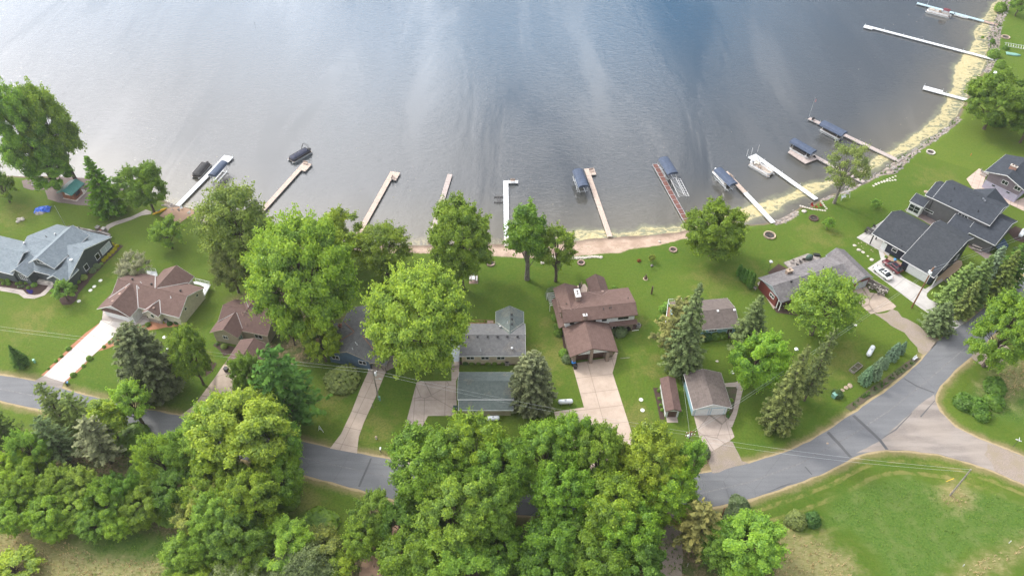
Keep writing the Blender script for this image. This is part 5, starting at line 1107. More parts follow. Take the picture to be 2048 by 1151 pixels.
def decid(name, seed, H=14., Rr=5., clumps=70, per=260, cr=1.25, leaf=.24, low=.22, shape=1., open_=0., skew=.25, flat=.75, bark='bark', taper=.0, droop=0.):
    """crown of many leafy boughs: clump centres fill an uneven dome, leaves sit mostly on each clump's upper skin"""
    rs = np.random.default_rng(seed); Cs = []; base = H*low; k = 0
    lob = rs.normal(size=(7, 3)); lob /= np.linalg.norm(lob, axis=1, keepdims=True); amp = rs.uniform(-.28, .30, 7)
    while len(Cs) < clumps and k < 20000:
        k += 1; p = rs.normal(size=3); p /= np.linalg.norm(p)
        if p[2] < -.55: continue
        r = 1+sum(a*max(0, p@l)**3 for a, l in zip(amp, lob)); r *= rs.uniform(.42, 1.)**.55
        zc = base+(H-base)*.47; hz = (H-base)*.5
        q = np.array([p[0]*Rr*r, p[1]*Rr*r, zc+p[2]*hz*r]); t = (q[2]-base)/(H-base)
        if taper: q[:2] *= 1-taper*max(0, t-.25)
        if droop: q[2] -= droop*(np.hypot(q[0], q[1])/Rr)**2*H*.1
        if any(np.linalg.norm((q-c)*[1, 1, 1.25]) < cr*(.72+open_) for c in Cs): continue
        Cs.append(q)
    Cs = np.array(Cs); ctr = np.array([0, 0, base+(H-base)*.4]); allv = []; tn = []
    Cc = []; Nn = []; Tt = []
    for c in Cs:
        out = c-ctr; out /= np.linalg.norm(out)+1e-6; rad = cr*rs.uniform(.7, 1.25); n = int(per*(rad/cr)**2)
        d = rs.normal(size=(n, 3)); d /= np.linalg.norm(d, axis=1, keepdims=True); d = d+out*.35+np.array([0, 0, .30]); d /= np.linalg.norm(d, axis=1, keepdims=True)
        sub = rs.normal(size=(6, 3)); sub /= np.linalg.norm(sub, axis=1, keepdims=True)
        bl = 1+.30*np.max(np.maximum(0, d@sub.T)**4, 1)-.12
        rr = rad*bl*(rs.uniform(.12, 1.12, n)**.62+np.abs(rs.normal(size=n))*.10)
        pnt = c+d*rr[:, None]*np.array([1.12, 1.12, flat])
        Cc.append(pnt); Nn.append(d*.75+out*.25+np.array([0, 0, .45])+rs.normal(size=(n, 3))*.42); Tt.append(np.clip(rs.uniform(.15, .85)+rs.normal(size=n)*.22, 0, 1))
    # loose sprays poking out of the outline
    n = int(len(Cs)*per*.11); i = rs.integers(0, len(Cs), n); o = Cs[i]-ctr; o /= np.linalg.norm(o, axis=1, keepdims=True); pnt = Cs[i]+o*cr*rs.uniform(.8, 1.9, (n, 1))+rs.normal(size=(n, 3))*cr*.28
    Cc.append(pnt); Nn.append(rs.normal(size=(n, 3))+[0, 0, .8]); Tt.append(rs.uniform(.3, 1, n))
    C = np.concatenate(Cc); N = np.concatenate(Nn); Tn = np.concatenate(Tt)
    v, f, tn = leaf_cards(C, N, leaf, 1.25, rs, Tn); crown = fast_mesh('crown', v, f, tn, MATS['leaves'])
    tips = Cs[rs.permutation(len(Cs))[:min(len(Cs), 34)]]; trunk = tree_trunk('trunk', H*.95, Rr, tips, rs, H*.022+.05, mat_=bark)
    return dict(crown=crown, trunk=trunk, H=float(np.percentile(v[:,2],99.8)), R=float(np.percentile(np.hypot(v[:,0],v[:,1]),98)))
def conifer(name, seed, H=14., Rr=3., whorls=34, arms=9, per=26, low=.08, leaf=.20, up=.05, ragged=.25, open_=1., bark='bark', pw=.85, asp=2.4):
    rs = np.random.default_rng(seed); Cc = []; Nn = []; Tt = []; tr = MB(); tr.tube([(0, 0, -.3), (0, 0, H*.4), (0, 0, H*.98)], [H*.02+.06, H*.013+.04, .02], 8)
    for w_ in range(whorls):
        t = (w_+rs.uniform(-.2, .2))/whorls; z = H*(low+(1-low)*t); L = Rr*(1-max(t, 0))**pw*(.30+.70*min(1, t*6+.45))+.12; na = max(4, int(arms*(1-t*.55)))
        a0 = rs.uniform(0, 6.28)
        for k in range(na):
            if rs.random() < (.06+.10*ragged): continue
            a = a0+6.283*k/na+rs.uniform(-.25, .25); l = L*rs.uniform(1-ragged, 1+ragged*.5); n = max(5, int(per*l/Rr)+4)
            s = rs.uniform(.12, 1, n)**.75; dx, dy = math.cos(a), math.sin(a); dr = -l*.30*(1-t)+up*l
            hw = l*.17*(1.15-s)+.07
            side = rs.uniform(-1, 1, n)*hw
            p = np.column_stack([dx*s*l-dy*side, dy*s*l+dx*side, z+dr*s+l*.10*s**3-np.abs(side)*.25+rs.normal(size=n)*.05])
            Cc.append(p); nn = np.column_stack([dx*np.ones(n)*.35, dy*np.ones(n)*.35, np.ones(n)])+rs.normal(size=(n, 3))*.38; Nn.append(nn)
            Tt.append(np.clip(rs.uniform(.1, .7)+.35*s-.15+rs.normal(size=n)*.12, 0, 1))
            if l > .6*Rr and rs.random() < .5: tr.tube([(0, 0, z), (dx*l*.8, dy*l*.8, z+dr*.7-.05)], [.05, .015], 4, 0, False)
    C = np.concatenate(Cc); N = np.concatenate(Nn); Tn = np.concatenate(Tt)
    v, f, tn = leaf_cards(C, N, leaf, 1.5, rs, Tn, .35); crown = fast_mesh('crown', v, f, tn, MATS['needles'])
    me = bpy.data.meshes.new('trunk'); me.from_pydata(tr.v, [], tr.f); me.materials.append(MATS[bark]); return dict(crown=crown, trunk=me, H=float(v[:,2].max()), R=float(np.percentile(np.hypot(v[:,0],v[:,1]),98)))
def shrub(name, seed, Rr=1., H=1.2, n=1500, leaf=.09, bumps=9, flower=0.):
    rs = np.random.default_rng(seed); d = rs.normal(size=(n, 3)); d[:, 2] = np.abs(d[:, 2])*1.0-.15; d /= np.linalg.norm(d, axis=1, keepdims=True)
    b = rs.normal(size=(bumps, 3)); b[:, 2] = np.abs(b[:, 2]); b /= np.linalg.norm(b, axis=1, keepdims=True); g = d@b.T; r = .80+.26*np.max(np.maximum(0, g)**5, 1)
    r *= rs.uniform(.55, 1.05, n)**.5; C = d*r[:, None]*np.array([Rr, Rr, H])*.97; C[:, 2] += .08; N = d+[0, 0, .25]+rs.normal(size=(n, 3))*.4
    tone = np.clip(.25+.5*rs.random(bumps)[np.argmax(g, 1)]+rs.normal(size=n)*.15, 0, 1); v, f, tn = leaf_cards(C, N, leaf, 1.2, rs, tone)
    return fast_mesh('foliage', v, f, tn, MATS['leaves' if not flower else 'leaves'])
PROTO = dict(
 maple=[decid('a', 1, 13, 5., 120, 330, .82, .155, .20, open_=.08), decid('a', 2, 13, 5.2, 105, 340, .86, .155, .22, open_=.14)],
 cotton=[decid('b', 3, 20, 7., 165, 290, 1.02, .185, .16, open_=.34, flat=.72), decid('b', 4, 20, 7.2, 155, 300, 1.05, .185, .18, open_=.34, flat=.72), decid('b', 5, 19, 6.6, 160, 280, .98, .18, .15, open_=.42, flat=.75)],
 big=[decid('c', 6, 15, 9., 215, 300, 1.08, .175, .2, open_=.30, flat=.55), decid('c', 7, 15, 8.6, 210, 300, 1.04, .175, .18, open_=.34, flat=.55)],
 slim=[decid('d', 8, 16, 3.1, 64, 260, .76, .15, .20, open_=.40, bark='bark_grey'), decid('d', 9, 14, 3.4, 54, 260, .78, .15, .24, open_=.50)],
 sparse=[decid('e', 10, 15, 4.6, 60, 120, .85, .145, .28, open_=.65, bark='bark_grey'), decid('e', 11, 14, 5.4, 120, 160, .90, .145, .2, open_=.36, flat=.7)],
 small=[decid('f', 12, 6, 2.6, 60, 220, .52, .11, .16, flat=.8), decid('f', 13, 6, 2.3, 40, 200, .50, .11, .2, open_=.25)],
 spruce=[conifer('g', 20, 14, 3.1, 40, 10, 40, .05, .15, ragged=.28, bark='bark_grey'), conifer('g', 21, 15, 3.0, 42, 9, 38, .07, .15, ragged=.36, bark='bark_grey')],
 dense=[conifer('h', 22, 9, 3.5, 34, 15, 52, .02, .15, ragged=.18, up=.22, bark='bark_grey', pw=.42)],
 pine=[conifer('i', 24, 15, 3.9, 24, 9, 42, .22, .19, ragged=.42, up=.28, pw=.6), conifer('i', 25, 14, 3.6, 26, 9, 38, .15, .17, ragged=.42, up=.2, pw=.6)],
 blue=[conifer('j', 26, 4., 1.5, 20, 12, 34, .03, .09, ragged=.12, up=.12, pw=.75)],
 arbor=[conifer('k', 27, 4.2, .62, 30, 12, 14, .02, .085, ragged=.1, up=1.2, pw=.45)],
)
SH = dict(round=[shrub('s', 30), shrub('s', 31, bumps=14)], loose=[shrub('s', 32, bumps=5, leaf=.12, n=1100), shrub('s', 33, bumps=6, leaf=.13, n=1200)])
_tr = random.Random(11)
GREEN = dict(fresh=(.19, .345, .055), yellow=(.255, .40, .060), mid=(.165, .285, .045), deep=(.115, .225, .036), dark=(.08, .14, .05), olive=(.21, .27, .08), spruce=(.135, .19, .085), greyspruce=(.175, .225, .115),
  bluespruce=(.17, .27, .19), bark_olive=(.20, .205, .085), pale=(.26, .35, .09), lime=(.25, .40, .06), pine=(.185, .265, .08), sage=(.16, .23, .10), yellowbush=(.42, .42, .015), lilac=(.27, .31, .22), rust=(.25, .10, .02), darkgreen=(.075, .165, .04))
CAT = dict(maple='maple_tree', cotton='cottonwood_tree', big='maple_tree', slim='poplar_tree', sparse='locust_tree', small='sapling', spruce='spruce_tree', dense='spruce_tree', pine='pine_tree', blue='blue_spruce', arbor='arborvitae')

def tree(kind, label, base=None, top=None, w=80, h=None, col='fresh', v=None, group=None, cat='tree', zs=None):
    """base pixel + top pixel, or top pixel + height in metres"""
    P = PROTO[kind]; p = P[(v if v is not None else _tr.randrange(len(P))) % len(P)]
    cone = kind in ('spruce', 'dense', 'pine', 'blue', 'arbor')
    def ymin(Y, hh, rad):                       # highest photo row the crown's outline reaches
        best = 1e9
        for k in range(13):
            a = math.pi*k/12
            if cone: q = k/12; yy, z = Y+rad*.8*(1-q), hh*(.1+.9*q)
            else: yy, z = Y+rad*.9*math.cos(a), hh*.60+hh*.39*math.sin(a)
            dpt = yy*math.cos(PITCH)+(CAM_H-z)*math.sin(PITCH); up_ = -(CAM_H-z)*math.cos(PITCH)+yy*math.sin(PITCH); best = min(best, 575.5-F_PX*up_/dpt)
        return best
    if base is not None:
        X, Y = G(*base); rad = w/2/ppm(X, Y, 8.)
        if h: hh = h
        else:
            lo, hi = .5, 40.
            for _ in range(30):
                hh = (lo+hi)/2
                if ymin(Y, hh, rad) > top[1]: lo = hh
                else: hi = hh
    else:
        hh = h; lo, hi = 20., 320.; X, Y = G(*top, h); rad = w/2/ppm(X, Y, hh*.5)
        for _ in range(30):
            m_ = (lo+hi)/2
            if ymin(m_, hh, rad) > top[1]: lo = m_
            else: hi = m_
        Y = (lo+hi)/2; X = (top[0]-1024)/F_PX*(Y*math.cos(PITCH)+(CAM_H-hh*.75)*math.sin(PITCH))

    rad = w/2/ppm(X, Y, hh*.5); s = rad/p['R']; sz = hh/p['H']
    t = thing(CAT[kind], label, cat, (X, Y, 0), _tr.uniform(0, 6.28), group); t.scale = (s, s, sz)
    c = bpy.data.objects.new('trunk', p['trunk']); COL.objects.link(c); c.parent = t
    c = bpy.data.objects.new('crown', p['crown']); COL.objects.link(c); c.parent = t
    g = GREEN[col]; j = _tr.uniform(.82, 1.16); c.color = (g[0]*j*_tr.uniform(.94, 1.16), g[1]*j, g[2]*j*_tr.uniform(.75, 1.05), 1)
    return t
def bush(label, px, w, col='mid', hr=.9, kind='round', group=None, name='shrub', cat='shrub', base_off=0.):
    X, Y = G(*px); r = w/2/ppm(X, Y, .5); m = SH[kind][_tr.randrange(2)]
    o = bpy.data.objects.new(name, m); COL.objects.link(o); o.location = (X, Y, 0); o.scale = (r, r, r*hr); o.rotation_euler = (0, 0, _tr.uniform(0, 6.28))
    g = GREEN[col]; j = _tr.uniform(.9, 1.1); o.color = (g[0]*j, g[1]*j, g[2]*j, 1); return tag(o, label, cat, group)

T_ = tree
# --- lakeside left
T_('cotton', 'giant cottonwood with leaning trunk behind the green roofed hut, rightmost of the pair', (150,357), (128,166), 118, col='fresh', v=2)
T_('cotton', 'giant cottonwood at the left edge of the lakeside clump, trunk by the gravel ring', (112,377), (48,168), 118, col='fresh', v=2)
T_('cotton', 'lower cottonwood filling in behind the fire pit on the far left', (120,380), (66,250), 90, h=12, col='fresh', v=2)
T_('small', 'olive green tree cut by the left edge of the photo', (20,405), (2,335), 52, col='mid'); T_('sparse', 'thin tree by the water at the far left edge', (0,372), (-14,270), 50, col='olive')
T_('spruce', 'dark leaning spruce on the gravel right of the green roofed hut', (226,425), (173,312), 74, col='deep', v=0)
T_('maple', 'lakeside maple at the end of the curving path', (309,425), (278,320), 92, col='fresh', v=1)
T_('small', 'round ornamental tree alone on the lawn above the cream house', (345,497), (330,433), 70, col='fresh', v=0)
T_('small', 'feathery birch in the mulch at the corner of the charcoal house', (136,600), (122,558), 46, col='fresh', v=1)
T_('small', 'lilac tree in greyish bloom behind the cream house', (278,560), (275,507), 66, col='lilac', v=0)
bush('blue green shrub at the left foot of the lilac', (252,557), 30, 'sage')
# --- between houses
T_('sparse', 'tall yellow green willow at the shore, right of the sand pad', (505,548), (500,368), 150, col='pale', v=1)
T_('cotton', 'leafy upper half of the shoreline tree right of the sand pad', (500,520), (475,372), 110, h=14, col='fresh', v=1)
T_('sparse', 'dull olive tree on the lawn edge left of the tan house', (478,585), (440,490), 80, col='olive', v=1)
T_('big', 'huge spreading maple covering the yard between the tan and the blue houses', (628,655), (580,430), 232, col='yellow', v=0)
T_('maple', 'bright maple at the top left of the huge maple, by the water', (545,560), (520,490), 90, col='fresh', v=0)
T_('maple', 'yellow green tree behind the huge maple, next to the long tan dock', (690,530), (672,424), 120, col='yellow', v=1)
T_('maple', 'small bright tree left of the blue house', (652,722), (622,633), 78, col='yellow', v=0)
T_('maple', 'small leafy tree between the tan garage and the blue house', (590,690), (568,610), 58, col='fresh', v=1)
T_('sparse', 'shady lakeside tree right of the huge maple, above the small fire ring', (775,548), (765,447), 112, col='mid', v=1)
T_('big', 'large light green tree between the blue house and the beige house', (856,735), (846,520), 212, col='yellow', v=1)
T_('cotton', 'full lakeside tree hiding the greyish pink dock', (925,576), (903,407), 145, col='fresh', v=2)
T_('slim', 'tall slender tree by the beach above the beige house', (1054,558), (1066,408), 84, col='fresh', v=0)
T_('slim', 'lower forked tree beside the white boulder row', (1111,562), (1128,446), 88, col='mid', v=1)
T_('maple', 'perfectly round dark maple on the lawn right of the beach', (1420,512), (1440,405), 118, col='mid', v=0)
T_('sparse', 'half bare tree at the water in front of the grey docks', (1668,406), (1693,282), 92, col='olive', v=0)
T_('maple', 'big round tree on the right shore beside the short pale dock', (1968,258), (1984,143), 124, col='mid', v=1)
T_('maple', 'dark tree cut by the right edge, behind the round shore tree', (2040,285), (2062,195), 80, col='deep', v=0)
T_('small', 'small tree at the very top right corner', (2030,32), (2042,-16), 40, col='mid')
T_('small', 'sapling on the lawn left of the half bare tree', (1653,458), (1655,434), 24, col='fresh'); T_('small', 'sapling on the mown lawn behind the long grey modern house', (1750,415), (1752,396), 22, col='fresh'); T_('small', 'tiny bare sapling near the beach grass', (1303,523), (1305,507), 15, col='pale')
T_('sparse', 'feathery locust standing in front of the red house', (1622,668), (1640,542), 138, col='fresh', v=1)
T_('maple', 'vivid green maple right of the white garage', (1495,772), (1514,662), 116, col='fresh', v=1)
T_('spruce', 'tall spruce in front of the pale blue house, top thick with cones', (1358,740), (1392,566), 84, col='greyspruce', v=0)
T_('pine', 'ragged brownish spruce left of the tall one by the pale blue house', (1345,708), (1352,598), 100, col='bark_olive', v=0)
T_('spruce', 'shorter dark spruce merged with the tall one above the narrow shed', (1364,738), (1378,640), 70, col='spruce', v=1)
T_('spruce', 'grey green spruce between the pale blue house and the red house', (1486,702), (1524,590), 76, col='greyspruce', v=1)
T_('spruce', 'tall leaning spruce nearest the road on the right lawn', (1548,856), (1592,690), 76, col='spruce', v=0)
T_('pine', 'thin spruce with bare stretches behind the leaning one', (1608,800), (1662,657), 60, col='spruce', v=1)
T_('dense', 'wide grey spruce on the lawn beside the white driveway', (318,780), (290,654), 112, col='greyspruce', v=0)
T_('maple', 'dense oval maple right of the wide grey spruce', (407,768), (367,652), 78, col='mid', v=0)
T_('spruce', 'little lone pine near the road at the far left', (46,730), (27,690), 32, col='darkgreen', v=0)
T_('dense', 'silvery blue spruce at the right end of the grey garage', (1062,808), (1056,710), 94, col='greyspruce', v=0)
T_('pine', 'broad dark pine on the lawn left of the narrow pink driveway', (590,850), (566,698), 150, col='darkgreen', v=1)
T_('maple', 'bright tree at the corner of the tan garage', (515,800), (497,703), 66, col='fresh', v=0)
T_('spruce', 'short dark spruce beside the navy house driveway entrance', (1868,660), (1884,604), 66, col='spruce', v=1)
for i, (b_, t_, w_, c_, d_) in enumerate((((1893,612),(1952,525),62,'pine','first spruce of the row beside the navy house, with two pale trunks'), ((1925,610),(1985,510),66,'pine','second spruce of the row beside the navy house'), ((1950,588),(2012,492),60,'bluespruce','bluish spruce in the middle of the row behind the power pole'),
    ((1975,600),(2030,500),62,'pine','dark green spruce right of the bluish one in the row'), ((2000,572),(2062,478),62,'darkgreen','last spruce of the row at the right edge'), ((1915,632),(1955,560),50,'pine','low spruce at the foot of the row near the road'))):
    T_('spruce', d_, b_, t_, w_, col=c_, group='spruce row beside the navy house')
T_('cotton', 'broad roadside cottonwood with leaning trunk on the gravel pad', (1966,732), (2024,583), 125, col='fresh', v=1); T_('cotton', 'second bright tree behind the roadside cottonwood at the right edge', (2046,705), (2100,560), 90, col='yellow', v=2)
for b_, t_, w_, d_ in (((1800,706),(1805,682),15,'narrow blue spruce nearest the gravel drive in the roadside row'), ((1782,717),(1789,685),25,'blue spruce second from the gravel drive in the roadside row'), ((1766,734),(1769,712),18,'small round blue spruce in the middle of the roadside row'),
    ((1745,755),(1752,713),28,'tallest and bluest spruce of the roadside row'), ((1727,765),(1731,732),26,'blue spruce nearest the dark round bush')): T_('blue', d_, b_, t_, w_, col='bluespruce', group='blue spruces in a row along the road')
for b_, t_, d_ in (((1476,552),(1485,529),'leftmost arborvitae of the five left of the red house'), ((1483,561),(1492,536),'second arborvitae of the five left of the red house'), ((1489,566),(1498,539),'middle arborvitae of the five left of the red house'), ((1495,573),(1503,541),'fourth arborvitae of the five left of the red house'), ((1500,578),(1508,545),'rightmost arborvitae of the five left of the red house')):
    T_('arbor', d_, b_, t_, 12, col='darkgreen', group='arborvitae row')
# --- woods at the bottom
W_ = [  # kind, top px, width, height, colour, words
 ('pine',(-10,822),70,12,'dark','dark pine at the far left edge below the road'), ('pine',(92,766),72,14,'pine','yellowish pine poking over the road at the left'), ('pine',(142,786),78,12,'pine','dark topped pine right of the yellowish pine'),
 ('pine',(88,836),80,13,'spruce','grey green spruce in the left woods below the yellowish pine'), ('pine',(178,836),90,14,'greyspruce','broad spruce in the left woods beside the tall light tree'), ('slim',(252,756),92,13,'lime','tall light green tree standing over the road at the left'), ('slim',(205,800),80,12,'yellow','pale tree left of the tall light one'),
 ('maple',(10,900),80,9,'yellow','bright tree on the far left of the woods'), ('maple',(48,862),76,11,'fresh','fresh green tree behind the left spruces'), ('maple',(64,912),88,9,'fresh','rounded tree in the second row of the left woods'), ('maple',(116,932),86,9,'mid','mid green tree under the left spruces'), ('maple',(20,950),80,8,'mid','shaded tree low on the left edge'),
 ('maple',(28,990),84,7,'fresh','low fresh tree at the left edge above the straw coloured field'), ('maple',(92,986),86,8,'fresh','fresh green tree second from the left edge above the straw coloured field'), ('maple',(182,1010),74,6,'mid','small tree at the top of the dark grass, lower left'),
 ('maple',(156,938),66,9,'pale','bluish green small tree in the left woods'), ('maple',(138,982),76,7,'yellow','lime tree at the edge of the straw coloured field'), ('maple',(108,1022),66,5,'lime','brightest low tree beside the straw coloured field'), ('maple',(200,962),92,9,'fresh','fresh tree in the middle of the left woods'), ('maple',(240,938),80,9,'deep','shaded tree behind the middle of the left woods'),
 ('maple',(278,968),90,8,'mid','tree on the right flank of the left woods'), ('maple',(232,1010),70,6,'yellow','small yellow green tree above the dark grass'), ('maple',(312,870),98,12,'fresh','rounded light tree below the white driveway'), ('maple',(360,856),92,12,'fresh','soft green tree left of the great ash'),
 ('cotton',(470,762),215,19,'yellow','great yellow green tree before the tan garage driveway'), ('cotton',(420,800),150,17,'fresh','left half of the great tree clump by the road'), ('maple',(545,832),100,14,'fresh','right shoulder of the great tree clump by the road'), ('maple',(342,938),92,10,'deep','deep green tree below the great tree'),
 ('maple',(392,964),110,11,'pale','pale mottled tree below the great tree'), ('maple',(426,912),120,13,'mid','mid green crown under the great tree'), ('cotton',(490,930),130,14,'mid','broad crown right below the great tree'), ('maple',(545,905),110,12,'mid','shaded crown at the edge of the road bend'), ('cotton',(424,974),128,13,'fresh','tall crown in the centre of the left woods'),
 ('cotton',(466,1012),130,12,'mid','rounded crown in the lower left woods'), ('maple',(372,1058),100,9,'yellow','yellow green tree on the edge of the dark grass'), ('maple',(410,1040),90,10,'fresh','fresh crown near the bottom of the left woods'), ('maple',(560,1036),118,9,'yellow','bright tree above the grassy clearing'), ('maple',(482,1070),100,9,'mid','blue green tree near the bottom edge'),
 ('small',(628,1048),105,6,'pale','wide pale shrub like tree beside the clearing'), ('sparse',(470,1100),130,8,'sage','grey green willow at the bottom edge'), ('sparse',(600,1085),130,8,'sage','grey green willow right of the other one at the bottom edge'), ('small',(676,1092),74,5,'lime','small lime tree beside the brown driveway'), ('maple',(380,1118),90,7,'yellow','yellow green tree cut by the bottom edge'),('small',(20,1090),100,4,'yellow','yellow green bush tree in the lower left corner'),
 ('maple',(740,978),92,11,'fresh','fresh tree over the top of the brown driveway'), ('maple',(725,1030),80,9,'mid','tree left of the brown driveway'), ('maple',(800,1005),100,11,'deep','dark green tree right of the brown driveway'), ('maple',(818,1050),130,11,'deep','deep green rounded tree in the lower middle'),
 ('cotton',(862,858),180,19,'fresh','leftmost giant cottonwood by the road in the centre'), ('cotton',(945,815),175,19,'yellow','highest giant cottonwood beside the beige garage'), ('cotton',(905,945),170,18,'fresh','giant cottonwood in the second row, centre left'), ('cotton',(1000,868),150,18,'mid','cottonwood with visible dark limbs, centre'),
 ('cotton',(975,940),150,17,'mid','shadowed cottonwood above the gap with the road'), ('cotton',(1090,838),135,18,'fresh','cottonwood overlapping the wide pink driveway'), ('cotton',(1142,824),115,19,'fresh','pointed cottonwood in the middle of the wide pink driveway'), ('cotton',(1205,846),120,18,'mid','cottonwood at the right side of the wide pink driveway'),
 ('cotton',(1120,915),150,16,'fresh','cottonwood standing just across the road from the pink driveway'), ('cotton',(1235,935),160,16,'mid','cottonwood between the pink driveway and the light tree'), ('cotton',(1300,862),150,18,'yellow','light airy tree right of the pink driveway'), ('cotton',(1335,910),130,15,'yellow','light crown above the gravel track'), ('slim',(1388,872),62,17,'fresh','narrow tree beside the transformer pole'),
 ('cotton',(1265,985),150,15,'fresh','broad crown in the lower middle, right of the gap'), ('maple',(876,1060),130,11,'fresh','bright rounded tree at the bottom, centre left'), ('maple',(936,1082),140,11,'fresh','bright rounded tree at the bottom centre'), ('maple',(1000,1040),110,9,'deep','shaded low tree under the cottonwoods'), ('maple',(830,1120),120,8,'yellow','yellow green crown cut by the bottom edge, centre left'),
 ('maple',(1112,1022),130,13,'deep','dark maple in front of the road gap'), ('maple',(1100,1076),140,11,'deep','dark maple at the bottom centre'), ('maple',(1200,1042),150,13,'mid','blue green tree at the bottom, right of centre'), ('maple',(1270,1070),140,12,'deep','dark maple beside the gravel track'), ('maple',(1160,1112),130,9,'deep','dark crown cut by the bottom edge'), ('maple',(1230,1118),120,8,'deep','deep green crown by the gravel track cut by the bottom edge'),
 ('pine',(1404,1010),105,13,'bark_olive','brownish pine right of the gravel track'), ('maple',(1500,1022),142,11,'fresh','bright round maple at the bottom, left of the meadow'), ('maple',(1445,1050),90,9,'mid','fresh maple leaning against the bright round one'), ('small',(1465,1015),95,4,'sage','pale low thicket behind the bright round maple'), ('maple',(1050,1110),100,8,'mid','low tree at the bottom centre gap')]
for k_, top_, w_, h_, c_, d_ in W_: T_(k_, d_, None, top_, w_, h_, c_, cat='tree')
for i, (px_, w_) in enumerate((((60,950),110),((200,1000),110),((300,950),90),((270,880),80),((480,1080),90),((560,1000),80),((880,1040),90),((1010,1090),90),((1180,1060),80),((1290,1040),90),((1420,1080),70),((640,1050),80),((350,1020),90),((420,1100),90),((120,1000),70))):
    bush('low undergrowth bush in shade among the bottom woods', px_, w_, 'mid', .5, 'loose', group='undergrowth bushes in the bottom woods')
# --- shrubs
for px_, w_, d_ in (((1988,778),52,'upper sumac bush on the weedy slope right of the road'), ((1925,808),48,'left sumac bush on the weedy slope right of the road'), ((1950,818),50,'middle sumac bush on the weedy slope right of the road'), ((1985,806),44,'right sumac bush on the weedy slope right of the road'), ((1962,832),38,'lowest sumac bush on the weedy slope right of the road')): bush(d_, px_, w_, 'deep', .8, 'loose')
bush('golden tipped juniper in the meadow, left of the pair', (1590,1042), 46, 'olive', .8); bush('dark juniper in the meadow, right of the pair', (1622,1040), 38, 'darkgreen', 1.0)
bush('dark round bush beside the green utility box', (1673,790), 24, 'dark', 1.0); bush('huge spreading yew in front of the blue house', (686,762), 76, 'olive', .62)
for i, px_ in enumerate(((225,490),(234,493),(230,499),(225,504.5),(219,510),(213,516),(208,521))): bush('chartreuse ball shrub in the row along the charcoal house wall', px_, 9.5, 'yellowbush', .9, group='chartreuse ball shrubs')
